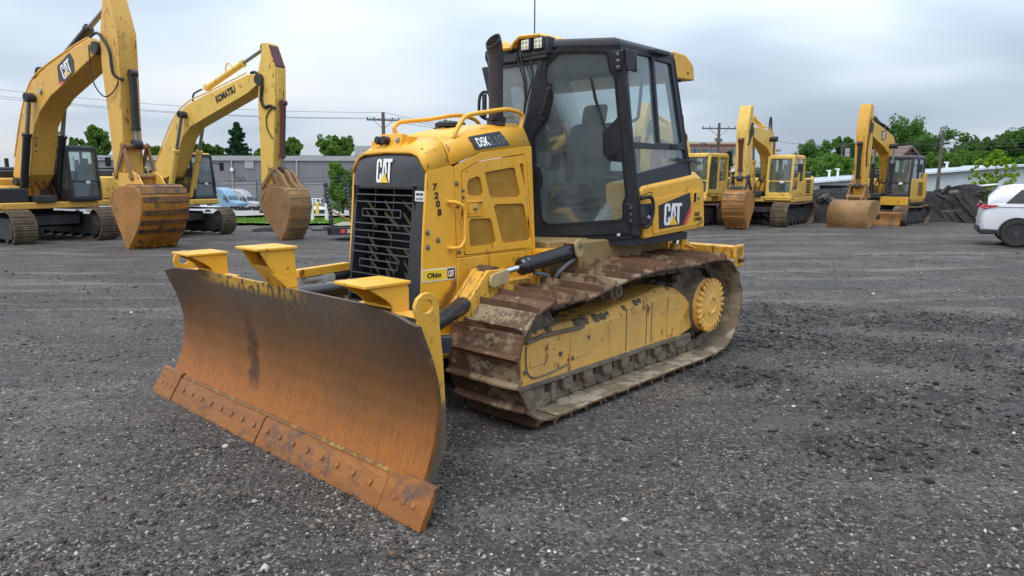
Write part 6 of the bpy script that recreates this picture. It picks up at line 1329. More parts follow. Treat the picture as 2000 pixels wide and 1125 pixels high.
b = MB(); b.ext([(-.83,-.72,.34),(-.83,.72,.34),(-.80,.72,.50),(-.80,-.72,.50)], (.10,0,0)); b.box(-.78,-.42,-.87,.87,.30,.42); b.build('bumper', M['rubber'], bd, bevel=.02)

# ------------------------------------------------------------------ trailer with tall stakes behind the bulldozer's nose
pT = at(640, 469, 10); pT = place(640, 470); hT = R(3)
tr = empty('flatbed_trailer', (pT.x, pT.y, G(pT.x, pT.y)), hT, 'low flatbed trailer with two tall black stakes, behind the bulldozer nose', 'trailer')
b = MB(); b.box(0,4.6,0,.12,.18,.42); b.box(0,4.6,1.75,1.87,.18,.42); b.box(0,.14,0,1.87,.18,.42); tf_ = b.build('chassis', M['black'], tr, bevel=.015)
b = MB(); b.ext([(.12,.10,.44),(4.6,.10,.52),(4.6,1.8,.52),(.12,1.8,.44)], (0,0,.04)); b.build('deck', plain('weathered_deck', (.28,.27,.18), .85, scale=5, var=.35), tr, bevel=.01)
for x, y_ in ((.10,.06),(.42,1.82)):
    b = MB(); b.tube([(x+.04,y_,.2),(x+.02,y_,.8),(x-.06,y_,1.25),(x-.10,y_,1.80)], .075, 4); b.obox((x-.12,y_,1.76), (.05,0,0), (0,.05,0), (.02,0,.06)); st_ = b.build('stake', M['black'], tr, bevel=.01)
    b = MB()
    for i in range(9): b.box(x-.0-.012*i,x+.05-.012*i,y_-.09,y_-.07,.65+.12*i,.70+.12*i)
    b.build('stake_pins', M['steel'], st_)
    b = MB(); b.tube([(x,y_,.95),(x+.95,y_,.45)], .03, 6); b.build('brace', M['bucket_brown'], tr)
for x, mm in ((.42,'red'),(.62,'trim_pale'),(.80,'red'),(1.1,'red')):
    b = MB(); b.box(x,x+.14,-.012,.0,.24,.36); b.build('reflector', M[mm], tf_)
b = MB(); b.obox((-.25,.5,.30), (.35,0,.0), (0,.05,0), (0,0,.03)); b.obox((-.1,1.2,.33), (.30,0,.05), (0,.06,0), (0,0,.05)); b.build('ramp', M['undercar'], tr, bevel=.01)
for y_ in (.2,1.67):
    for x in (2.6,3.4): b = MB(); b.lathe([(-.1,.18),(-.1,.36),(.1,.36),(.1,.18)], (x,y_,.36), (0,1,0), 24); b.build('wheel', M['tyre'], tr)

# ------------------------------------------------------------------ buildings
def gz(px, Y): p = at(px, 345, Y); return G(p.x, Y)
Yw = 128
wl, wr = at(150, 310, Yw), at(830, 303, Yw); zb = -5.4
wh_ = empty('warehouse', ((wl.x+wr.x)/2, Yw, zb), 0, 'long grey ribbed metal warehouse with shutter doors behind the left excavators', 'warehouse')
def wpt(p): return p-Vector(wh_.location)
hx = (wr.x-wl.x)/2; ze = at(500, 312, Yw).z-zb; zr = at(500, 303.5, Yw).z-zb
b = MB(); b.box(-hx,hx,0,38,0,ze); b.build('wall', M['shed'], wh_)
b = MB(); b.box(-hx-.3,hx+.3,-.35,0,ze-.15,zr); b.box(-hx-.3,hx+.3,-.35,38,zr-.06,zr); b.build('roof_edge', M['shed_trim'], wh_)
uz = at(720, 285, Yw+14).z-zb; u0, u1 = at(692, 300, Yw+14).x-wh_.location.x, at(738, 300, Yw+14).x-wh_.location.x
b = MB(); b.box(u0,hx,14,30,zr,uz); b.build('upper_block', M['shed_trim'], wh_)
b = MB(); b.box(u1,u1+9,12,20,zr,uz+1.2); b.build('brick_tower', M['brick'], wh_)
def door_on(px0, px1, py0, py1, glaz=True):
    a, c = at(px0, py0, Yw-.2), at(px1, py1, Yw-.2); o = wh_.location
    b = MB(); b.box(a.x-o.x,c.x-o.x,-.12,0,max(0,c.z-zb),a.z-zb); b.box(a.x-o.x-.25,a.x-o.x,-.2,0,0,a.z-zb+.25); b.box(c.x-o.x,c.x-o.x+.25,-.2,0,0,a.z-zb+.25); b.box(a.x-o.x,c.x-o.x,-.2,0,a.z-zb,a.z-zb+.25)
    d = b.build('shutter_door', M['shed_door'], wh_)
    if glaz:
        b = MB(); w_ = (c.x-a.x)/4.0
        zz_ = at(0, 390, Yw).z-zb
        b.box(a.x-o.x+.2,c.x-o.x-.2,-.16,-.12,zz_-.45,zz_+.45); b.build('window_strip', M['white'], d)
        b = MB()
        for i in range(4): b.box(a.x-o.x+.35+i*w_*.97,a.x-o.x+.35+i*w_*.97+w_*.7,-.18,-.16,zz_-.3,zz_+.3)
        b.build('pane', M['window'], d)
door_on(598, 632, 360, 415); door_on(430, 500, 352, 415, False); door_on(520, 560, 356, 415, False)
for px in (453, 580):
    a = at(px, 330, Yw-.2); b = MB(); b.box(a.x-wh_.location.x-.12,a.x-wh_.location.x+.12,-.3,0,0,ze); b.build('downpipe', M['shed_trim'], wh_)
a = at(453, 331, Yw-.5); b = MB(); b.obox(a-Vector(wh_.location), (.25,0,0), (0,.2,0), (0,0,.3)); b.build('wall_lamp', M['white_post'], wh_)
a = at(485, 318, Yw-.5); b = MB(); b.obox(a-Vector(wh_.location)+Vector((0,.4,-.2)), (.8,0,0), (0,.1,0), (0,0,.8)); b.build('vent', M['shed_trim'], wh_)

Yb = 150; c = at(1392, 300, Yb); bo_ = empty('office_building', (c.x, Yb, -6), 0, 'red brick office block with rows of blue windows, behind the half-hidden excavator', 'building')
x0, x1 = at(1290, 300, Yb).x-c.x, at(1441, 300, Yb).x-c.x; zt = at(1392, 282, Yb).z+6
b = MB(); b.box(x0,x1,0,22,0,zt); b.build('wall', M['brick'], bo_)
b = MB(); b.box(x0-.3,x1+.3,-.3,22.3,zt,zt+.45); b.build('roof_edge', M['stone'], bo_)
b = MB(); b.box(at(1415,300,Yb).x-c.x,x1+.15,-.25,-.02,at(0,333,Yb).z+6,at(0,299,Yb).z+6); b.build('stone_panel', M['stone'], bo_)
for row in (296.5, 327, 357):
    for px in (1352, 1361, 1377, 1390, 1403, 1424, 1434):
        a = at(px, row, Yb); w_ = .62; xx_ = a.x-c.x; zz_ = a.z+6
        if zz_ < 1: continue
        b = MB(); b.box(xx_-w_,xx_+w_,-.32,-.25,zz_-.75,zz_+.75); wf_ = b.build('window', M['shed_trim'], bo_)
        b = MB(); b.box(xx_-w_+.1,xx_-.05,-.35,-.32,zz_-.65,zz_+.65); b.box(xx_+.05,xx_+w_-.1,-.35,-.32,zz_-.65,zz_+.65); b.build('pane', M['window'], wf_)
Yp = 58; a0, a1, a2 = at(1572, 357, Yp), at(2010, 321.5, Yp), at(2120, 330, Yp)
pb = empty('pale_warehouse', ((a0.x+a1.x)/2, Yp, -2.2), 0, 'low pale metal building with white sloping roof edge beyond the dark earth bank', 'warehouse')
lo = Vector(pb.location); zl, zh, z3 = a0.z+2.2, a1.z+2.2, a2.z+2.2
b = MB(); b.xz([(a0.x-lo.x,0),(a2.x-lo.x,0),(a2.x-lo.x,z3-.1),(a1.x-lo.x,zh-.1),(a0.x-lo.x,zl-.1)], 0, 18); b.build('wall', M['pale_shed'], pb)
b = MB(); b.ext([(a0.x-lo.x-.3,-.4,zl-.09),(a1.x-lo.x,-.4,zh-.09),(a2.x-lo.x,-.4,z3-.09),(a2.x-lo.x,-.4,z3+.05),(a1.x-lo.x,-.4,zh+.05),(a0.x-lo.x-.3,-.4,zl+.05)], (0,18.6,0)); b.build('roof', M['pale_roof'], pb)
b = MB(); b.ext([(a0.x-lo.x-.3,-.44,zl-.10),(a1.x-lo.x,-.44,zh-.10),(a2.x-lo.x,-.44,z3-.10),(a2.x-lo.x,-.44,z3+.055),(a1.x-lo.x,-.44,zh+.055),(a0.x-lo.x-.3,-.44,zl+.055)], (0,.035,0)); b.build('roof_edge', M['pale_trim'], pb)
q0, q1 = at(1602, 362, Yp-.1), at(1690, 372, Yp-.1); b = MB(); b.box(q0.x-lo.x,q1.x-lo.x,-.06,0,q1.z-lo.z,q0.z-lo.z); b.build('dark_opening', M['dark'], pb)
b = MB(); 
for z in (.9, 1.7): b.box(a0.x-lo.x+8,a2.x-lo.x,-.03,0,z+1.0,z+1.05)
b.build('cladding_seam', M['galv'], pb)
for px, py in ((1620, 334), (1637, 331), (1850, 318)):
    a = at(px, py, Yp+4); b = MB(); r0 = a-lo; b.cyl((r0.x,r0.y,r0.z-2.2), (r0.x,r0.y,r0.z), .10, n=10); b.obox((r0.x-.06,r0.y,r0.z+.03), (.16,0,0), (0,.11,0), (0,0,.06)); b.build('roof_vent', M['white_post'], pb)
def house(px, py, Y, w_, h_, lab, roofm, wallm, gable=.5):
    a = at(px, py, Y); e_ = empty('house', (a.x, Y, G(a.x, Y)), 0, lab, 'house'); z1 = a.z-e_.location.z
    b = MB(); b.yz([(0,0),(9,0),(9,z1-.1),(0,z1-.1)], -w_/2+.4, w_/2-.4); b.xz([(-w_/2+.4,z1-.1),(w_/2-.4,z1-.1),(0,z1+h_-.2)], 0, 9); b.build('wall', wallm, e_)
    b = MB()
    for s in (1, -1): b.ext([(s*w_/2*1.04,-.5,z1-.25),(0,-.5,z1+h_),(0,-.5,z1+h_-.3),(s*w_/2*1.04,-.5,z1-.55)], (0,10,0))
    b.build('roof', roofm, e_); b = MB(); b.box(-.7,.7,-.05,0,z1-2.2,z1-.8); b.build('window', M['window'], e_)
house(1776, 301, 82, 2.3, 1.0, 'small brown gabled house among trees above the charcoal-cabbed excavator', M['roof_brown'], M['roof_brown'])
house(1867, 304, 95, 3.4, .7, 'cream roofed house half hidden in the green hedge at right', M['house_wall'], M['house_wall'])
house(1463, 336, 90, 3.0, .9, 'small pale house seen beneath the boom of the middle excavator', M['shed_trim'], M['house_wall'])

# ------------------------------------------------------------------ lorries and cars on the street
def semi(px, Y, hd, label, pm, zsh=0):
    a = at(px, 400, Y); o = empty('semi_truck', (a.x, Y, G(a.x, Y)), hd, label, 'truck')
    b = MB(); prof = [(-2.2,.9),(1.5,.9),(1.55,1.1),(2.95,1.05),(3.05,1.5),(2.9,1.72),(1.35,2.0),(.95,2.75),(.2,3.55),(-.7,3.95),(-1.6,4.02),(-2.2,3.98)]
    b.xz(prof, -1.15, 1.15); cb = b.build('cab', pm, o, bevel=.12, seg=3)
    for s in (1, -1):
        b = MB(); b.xz(rpoly([(.25,2.0),(1.15,2.0),(.85,2.75),(.35,2.85)], .1), *sorted((s*1.15, s*1.165))); b.xz(rpoly([(-1.35,2.05),(-.85,2.05),(-.85,2.7),(-1.35,2.7)], .08), *sorted((s*1.15, s*1.165))); b.xz(rpoly([(-1.5,3.2),(-.8,3.15),(-1.1,3.6),(-1.5,3.65)], .06), *sorted((s*1.15, s*1.165))); b.build('window', M['window'], cb)
        b = MB(); b.obox((1.25,s*1.45,2.1), (.1,0,0), (0,.08,0), (0,0,.35)); b.build('mirror', M['rubber'], cb, bevel=.03)
    F = Frame((1.16,0,2.37), (0,1,0), (-.4,0,.75)); b = MB(); b.ext([F.p(*q, .01) for q in ((-1.0,-.38),(1.0,-.38),(.9,.34),(-.9,.34))], F.n*.02); b.build('windscreen', M['window'], cb)
    b = MB(); b.box(-7.2,1.4,-.45,.45,.75,1.05); b.box(-2.2,1.4,-1.15,1.15,.5,.9); b.box(2.6,3.1,-1.15,1.15,.45,.9); b.build('chassis', M['black'], o, bevel=.03)
    b = MB(); b.cyl((-3.0,0,1.15), (-5.6,0,1.15), .5); b.box(-6.5,-4.8,-.5,.5,1.05,1.25); b.build('fifth_wheel', M['undercar'], o)
    for x in (2.1, -4.6, -5.9):
        for s in (1, -1):
            b = MB(); b.lathe([(-.16,.3),(-.16,.5),(.16,.5),(.16,.3),(.10,.12)], (x,s*.98,.5), (0,s,0), 20); w_ = b.build('wheel', M['tyre'], o); b = MB(); b.lathe([(.05,.29),(.15,.29),(.11,.12)], (x,s*.98,.5), (0,s,0), 16); b.build('rim', M['galv'], w_)
    return o
semi(445, 112, R(-22), 'sky blue semi truck cab parked near the grey warehouse', M['blue'])
semi(478, 121, R(-14), 'silver grey semi truck cab behind the sky blue one', M['silver'])
def smallcar(px, py, Y, hd, label, pm, pick=False):
    a = at(px, py, Y); o = empty('parked_car', (a.x, Y, G(a.x, Y)), hd, label, 'car')
    b = MB(); b.xz([(-2.2,.35),(2.2,.35),(2.25,.7),(2.1,.9),(1.0,1.0),(.35,1.5),(-.6 if pick else -1.4,1.55),(-.75 if pick else -2.0,1.0),(-2.2,.98)], -.88, .88); bd = b.build('body', pm, o, bevel=.08, seg=3)
    for s in (1, -1):
        b = MB(); b.xz([(-.55 if pick else -1.3,1.02),(.85,1.02),(.30,1.42),(-.55 if pick else -1.2,1.45)], *sorted((s*.885, s*.90))); b.build('window', M['window'], bd)
        for x in (-1.35, 1.4): b = MB(); b.lathe([(-.1,.2),(-.1,.34),(.1,.34),(.1,.2)], (x,s*.82,.34), (0,s,0), 16); w_ = b.build('wheel', M['tyre'], o); b = MB(); b.lathe([(.02,.2),(.09,.2),(.07,.05)], (x,s*.82,.34), (0,s,0), 12); b.build('rim', M['galv'], w_)
    F = Frame((.72,0,1.24), (0,1,0), (-.65,0,.5)); b = MB(); b.ext([F.p(*q, .04) for q in ((-.75,-.34),(.75,-.34),(.65,.32),(-.65,.32))], F.n*.02); b.build('windscreen', M['window'], bd)
    b = MB(); b.box(2.2,2.27,-.6,.6,.45,.75); b.build('front_grille', M['black'], bd)
    return o
smallcar(596, 425, 62, R(-40), 'white pickup truck seen beside the brown bucket near the grass strip', WHT, True)
smallcar(600, 398, 95, R(-20), 'white car parked by the shutter door with the window strip', WHT)
smallcar(531, 430, 66, R(-75), 'dark car half hidden by the brown bucket near the street', M['black'])
smallcar(385, 400, 74, R(185), 'white car seen over the track of the lemon excavator', WHT, True)
smallcar(140, 401, 64, R(170), 'silver car behind the gold excavator, its windscreen showing above the track', M['silver'])
smallcar(172, 401, 66, R(176), 'dark blue car behind the gold excavator, second from the boom', M['black'])
smallcar(206, 402, 64, R(170), 'white car behind the gold excavator, next to its orange bucket', WHT)
# street, grass strip, posts
def sheet(name, poly, mat, label, n=24, lift=.03):
    rows = []
    (ax, ay), (bx_, by_), (cx_, cy_), (dx_, dy_) = poly
    for i in range(n+1):
        t_ = i/n; r0 = []
        for k in range(n+1):
            u = k/n; x = (ax*(1-u)+bx_*u)*(1-t_)+(dx_*(1-u)+cx_*u)*t_; y = (ay*(1-u)+by_*u)*(1-t_)+(dy_*(1-u)+cy_*u)*t_; r0.append((x, y, ground_z(x, y)+lift))
        rows.append(r0)
    b = MB(); b.grid(rows); o = b.build(name, mat, None, fix=False, ang=180); return o
M['street'] = plain('pale_street_concrete', (.27,.25,.225), .85, scale=.8, var=.2, bump=.05)
M['grass'] = plain('grass', (.10,.20,.035), .9, scale=9, var=.4, bump=.6)
tag(sheet('street', [(-60,44),(6,44),(2,127.5),(-100,127.5)], M['street'], '', 40, .35), 'pale concrete street and parking apron before the warehouse', 'street', kind='structure')
tag(sheet('grass', [(-14,33),(2,33),(4,45),(-26,45)], M['grass'], '', 24, .12), 'strip of mown grass between the yard and the street', 'grass', kind='structure')
gp = []; 
for _ in range(9000):
    y_ = random.uniform(33.3, 44.6); x_ = random.uniform(-14-(y_-33), 2); gp.append((x_, y_, ground_z(x_, y_)+.10))
b = MB()
for x_, y_, z_ in gp:
    a = random.uniform(0, 3.1); h_ = random.uniform(.06,.22); w_ = .05; dx, dy = math.cos(a)*w_, math.sin(a)*w_; b.add([(x_-dx,y_-dy,z_),(x_+dx,y_+dy,z_),(x_+random.uniform(-.08,.08),y_+random.uniform(-.08,.08),z_+h_)], [(0,1,2)])
gr = b.build('grass_blades', leaf_mat('grass_blade', (.10,.20,.03), (.15,.27,.045), (.2,.30,.06)), None, fix=False, smooth=False); tag(gr, 'tufts of green grass along the strip by the street', 'grass', kind='stuff')
def post(px, py, Y, h_, r_, m, label, cat='post', name='post'):
    a = at(px, py, Y); z = ground_z(a.x, Y); b = MB(); b.lathe([(-.3,r_),(h_-.03,r_),(h_,r_*.6)], (0,0,0), (0,0,1), 10); o = b.build(name, m, None); o.location = (a.x, Y, z); return tag(o, label, cat)
post(610.5, 420, 37, 1.15, .09, M['white_post'], 'white post on the grass just left of the trailer stakes')
post(638, 420, 37, 1.10, .09, M['white_post'], 'white post on the grass seen between the two trailer stakes')
post(620, 415, 48, 1.2, .12, M['yellow_post'], 'yellow bollard between the white posts beside the street')
post(663, 415, 42, 1.3, .035, M['black'], 'thin dark post on the grass right of the trailer stakes')
# ------------------------------------------------------------------ earth banks
def bank(name, pts, label, h0, seed, mat, amp=.5, cat='bank'):
    """long heap of loose earth along a line of (x, y, half depth, height)"""
    rows = []; n = 60; P_ = spline([Vector((x, y, 0)) for x, y, d_, h_ in pts], 44); m = len(P_)
    dh = spline([Vector((d_, h_, 0)) for x, y, d_, h_ in pts], 44)
    for i, p in enumerate(P_):
        r0 = []
        for k in range(n+1):
            v_ = -1+2*k/n; d_, h_ = dh[i].x, dh[i].y; x, y = p.x+.3*mnoise.noise((i*.2, v_*3, seed)), p.y+v_*d_
            z = h_*max(0, 1-abs(v_)**1.6); nn_ = mnoise.noise((x*.8, y*.8, seed))*.55+mnoise.noise((x*2.3, y*2.3, seed+3))*.16+mnoise.noise((x*6, y*6, seed+9))*.07+mnoise.noise((x*13, y*13, seed+2))*.035
            z += nn_*amp*min(1, z*2.2)+.015*mnoise.noise((x*14, y*14, seed))*(z > .1); r0.append((x, y, G(x, y)-.03+max(0, z)))
        rows.append(r0)
    b = MB(); b.grid(rows); o = b.build(name, mat, None, fix=False, ang=180); return tag(o, label, cat)
t = NT('black_earth'); v = t.coord(); n1 = t.noise(v, 1.1, 6, .65); n2 = t.noise(v, 7, 5, .65)
cc = t.mix(t.ramp(n1, .35, .65), (.014,.013,.014), (.034,.031,.030)); cc = t.mix(t.ramp(n2, .58, .78, 0, .6), cc, (.075,.068,.064))
t.bsdf(cc, .9, 0, t.bump(n2, .8, .06), .25); M['earth'] = t.m
pp_ = lambda px, Y: at(px, 400, Y).x
bank('earth_bank', [(pp_(1475,30),30,1.6,.5),(pp_(1560,30),30,2.0,1.25),(pp_(1640,30),30,2.2,1.35),(pp_(1720,30.5),30.5,2.2,1.3),(pp_(1800,30.5),30.5,2.2,1.35),(pp_(1870,30),30,2.3,1.45),(pp_(1950,30),30,2.3,1.35),(pp_(2080,30),30,2.3,1.4),(pp_(2200,30),30,2.,1.0)], 'long bank of dark broken earth behind the right-hand excavators', 1, 4, M['earth'], .42)
def slab(px, py, Y, sx, sy, sz, rx, ry, label, m='concrete_dark'):
    a = at(px, py, Y); b = bmesh.new(); bmesh.ops.create_cube(b, size=1); bmesh.ops.subdivide_edges(b, edges=b.edges, cuts=3, use_grid_fill=True)
    for q in b.verts: q.co = Vector((q.co.x*sx, q.co.y*sy, q.co.z*sz))*(1+.25*mnoise.noise(q.co*2.1+Vector((px,0,0))))
    me = bpy.data.meshes.new('slab'); b.to_mesh(me); b.free(); o = finish('concrete_slab', me, M[m], None, True, ang=30); o.location = a; o.rotation_euler = (rx, ry, px*.1); return tag(o, label, 'slab')
slab(1847, 371, 28.9, .42, .3, .07, .3, .85, 'broken slab leaning on top of the dark bank below the dark pole')
slab(1862, 376, 28.9, .3, .3, .08, .2, .3, 'broken lump lying flat on the dark bank beside the leaning slab')
slab(1608, 386, 28.9, .4, .35, .16, .5, .5, 'large dark rubble lump on the bank near the middle excavator')
slab(1628, 393, 28.6, .35, .3, .14, .2, .6, 'smaller rubble lump on the bank left of the smooth bucket')
slab(1853, 412, 27.4, .75, .3, .07, .1, .1, 'flat pale slab at the foot of the dark bank')
slab(1920, 375, 28.8, .5, .25, .06, .1, -.1, 'thin pale slab near the top of the bank by the car')
M['sand'] = plain('tan_sand', (.33,.26,.17), .95, scale=5, var=.25, bump=.4)
a = place(492, 440); bank('sand_heap', [(a.x-.6,a.y+4,.5,.1),(a.x-.2,a.y+4,.8,.62),(a.x+.5,a.y+4,.8,.55),(a.x+1.1,a.y+4,.5,.1)], 'tan sand heap next to the lemon excavator track', 1, 8, M['sand'], .15, 'heap')
for px, py, r_, lb in ((535,452,.35,'low dark spoil mound right of the lemon excavator track'),(575,447,.28,'low dark spoil mound behind the brown bucket')):
    a = place(px, py); bank('spoil_mound', [(a.x-r_*2.2,a.y,.3,.05),(a.x-r_,a.y,.5,r_*.55),(a.x+r_*.8,a.y,.5,r_*.45),(a.x+r_*2.4,a.y,.3,.05)], lb, 1, px, M['earth'], .12, 'heap')
# crumbs and small rubble over the bank
bx_, by_, br_ = [], [], []
dg_ = bpy.data.objects['earth_bank'].data; co_ = np.zeros(len(dg_.vertices)*3); dg_.vertices.foreach_get('co', co_); co_ = co_.reshape(-1,3); co_ = co_[(co_[:,1] < 30.6)]
pk = co_[rng.integers(0, len(co_), 5200)]+rng.normal(size=(5200,3))*[.08,.08,.01]; rr_ = rng.lognormal(math.log(.015), .5, 5200).clip(.008,.05)
stones('bank_rubble', pk, rr_, M['earth'], 'dark crumbs and lumps of earth strewn over the bank')
# ------------------------------------------------------------------ poles and wires
def upole(px, ptop, Y, label, arms, r_=.14, extra=None, lean=0.):
    a = at(px, ptop, Y); z0 = G(a.x, Y); H_ = a.z-z0; o = empty('utility_pole', (a.x, Y, z0), 0, label, 'pole')
    b = MB(); b.tube([(-lean*H_*.0,0,-.3),(lean*H_*.5,0,H_*.5),(0,0,H_)], [r_*1.2,r_*1.05,r_*.85], 12); b.build('pole', M['pole'], o)
    for zz_, hw_, an in arms:
        b = MB(); d = Vector((math.cos(an), math.sin(an), 0)); b.obox((0,0,H_-zz_), d*hw_, Vector((-d.y,d.x,0))*.06, (0,0,.07))
        for k in (-.95,-.55,.55,.95): b.lathe([(0,.045),(.10,.05),(.14,.07),(.2,.05)], Vector((0,0,H_-zz_+.06))+d*hw_*k, (0,0,1), 8)
        b.tube([d*hw_*.6+Vector((0,0,H_-zz_)), Vector((0,0,H_-zz_-.9))], .025, 5); b.tube([d*-hw_*.6+Vector((0,0,H_-zz_)), Vector((0,0,H_-zz_-.9))], .025, 5); b.build('crossarm', M['pole'], o)
    if extra: extra(o, H_)
    return o, Vector(o.location)+Vector((0,0,H_))
def cans(o, H_):
    for i, x in enumerate((-.85,.05,.85)):
        b = MB(); b.lathe([(-.60,.30),(-.58,.36),(.45,.36),(.50,.30),(.56,.12)], (x,-.45,H_-4.6), (0,0,1), 16); b.cyl((x,-.45,H_-4.1), (x,-.45,H_-3.8), .05); b.build('transformer', M['galv'], o)
    b = MB(); b.box(-1.3,1.3,-.10,.02,H_-4.2,H_-4.05); b.build('bracket', M['galv'], o)
p1, t1 = upole(748, 219, 70, 'utility pole with one crossarm above the bulldozer nose', [(.75,1.6,.15)], .19)
p2, t2 = upole(1405, 240, 78, 'utility pole carrying three grey transformers above the half-hidden excavator', [(.6,1.9,.1),(1.9,1.0,.9)], .17, cans)
p3, t3 = upole(1511, 272, 88, 'thin bare utility pole between the middle excavator boom and its cab', [(1.4,1.1,.3)], .16)
def can1(o, H_):
    b = MB(); b.lathe([(-.5,.30),(.45,.30),(.5,.12)], (.5,-.3,H_-1.1), (0,0,1), 14); b.build('transformer', M['galv'], o)
p4, t4 = upole(1646, 280, 85, 'distant utility pole with a single grey transformer, left of the charcoal-cabbed excavator', [(.3,.8,.3)], .13, can1)
p5, t5 = upole(1842, 256, 45, 'dark wooden utility pole between the charcoal-cabbed excavator and the lime tree', [], .10)
def wire(p, q, sag, label, n=16, r_=.016, group='overhead wires'):
    p, q = Vector(p), Vector(q); b = MB(); b.tube([p+(q-p)*(i/n)-Vector((0,0,sag*4*(i/n)*(1-i/n))) for i in range(n+1)], r_, 5); o = b.build('overhead_wire', M['wire'], None); return tag(o, label, 'wire', group)
lft = lambda py: at(-260, py, 62)
for i, (py, dz_, dx_) in enumerate(((140,-.02,0),(152,-.55,-1.4),(160,-.6,1.3))):
    wire(lft(py), t1+Vector((dx_,0,dz_)), .9, ('topmost','middle','lowest')[i]+' of three wires running left from the pole above the bulldozer nose')
for i, (py, Y) in enumerate(((262,74),(268,74),(276,76),(284,76))):
    wire(at(1640, py+13, 84) if i else t4, at(2150, py, Y-12), .3, ('highest','second highest','third highest','lowest')[i]+' of four wires crossing the trees behind the gold excavator on the right', r_=.02)
for i, dx_ in enumerate((-1.3, 0, 1.3)):
    wire(t1+Vector((dx_,0,-.5 if dx_ else 0)), at(1150, 262+4*i, 95), .8, ('left','middle','right')[i]+' of three wires running from the crossarm behind the bulldozer cab', r_=.018)
wire(t2+Vector((1.7,0,-.55)), t4, .8, 'wire from the transformer pole to the distant pole on the right', r_=.02)
wire(at(380, 357, 58), at(800, 334, 56), .12, 'upper of two low cables crossing in front of the grey warehouse', r_=.022, group='street cables'); wire(at(380, 364, 58), at(800, 342, 56), .12, 'lower of two low cables crossing in front of the grey warehouse', r_=.022, group='street cables')
a = at(469, 351, 57.5); b = MB(); b.tube(spline([(-.38,0,.05),(-.2,0,.20),(.0,0,.02),(.2,0,.2),(.38,0,.05),(.2,0,-.10),(0,0,-.02),(-.2,0,-.12)], 6, True), .035, 6, closed=True); o = b.build('cable_splice', M['rubber'], None); o.location = a; tag(o, 'black coiled cable splice hanging on the low street cables', 'cable splice')
# ------------------------------------------------------------------ trees
def leafmesh(cl, leaf, per):
    """cl: list of (centre, radius) clumps; many small leaf faces round each"""
    C_ = np.array([c for c, r in cl]); Rr = np.array([r for c, r in cl]); n = len(cl)*per
    idx = np.repeat(np.arange(len(cl)), per); d = rng.normal(size=(n,3)); d /= np.linalg.norm(d, axis=1)[:,None]
    P_ = C_[idx]+d*(Rr[idx]*rng.uniform(.35,1.05,n)**.6)[:,None]
    a = rng.normal(size=(n,3))+d*.4; a /= np.linalg.norm(a, axis=1)[:,None]; c = np.cross(a, rng.normal(size=(n,3))); c /= np.linalg.norm(c, axis=1)[:,None]+1e-9; e_ = np.cross(a, c)
    s_ = (leaf*rng.uniform(.6,1.3,n))[:,None]
    Vv = np.stack([P_-c*s_, P_-e_*s_*.55, P_+c*s_, P_+e_*s_*.55], 1).reshape(-1,3)
    F = np.arange(n*4).reshape(n,4); me = bpy.data.meshes.new('crown'); me.vertices.add(len(Vv)); me.vertices.foreach_set('co', Vv.ravel()); me.loops.add(F.size); me.loops.foreach_set('vertex_index', F.ravel().astype(np.int32)); me.polygons.add(n); me.polygons.foreach_set('loop_start', np.arange(0, F.size, 4, dtype=np.int32)); me.update(calc_edges=True); return me
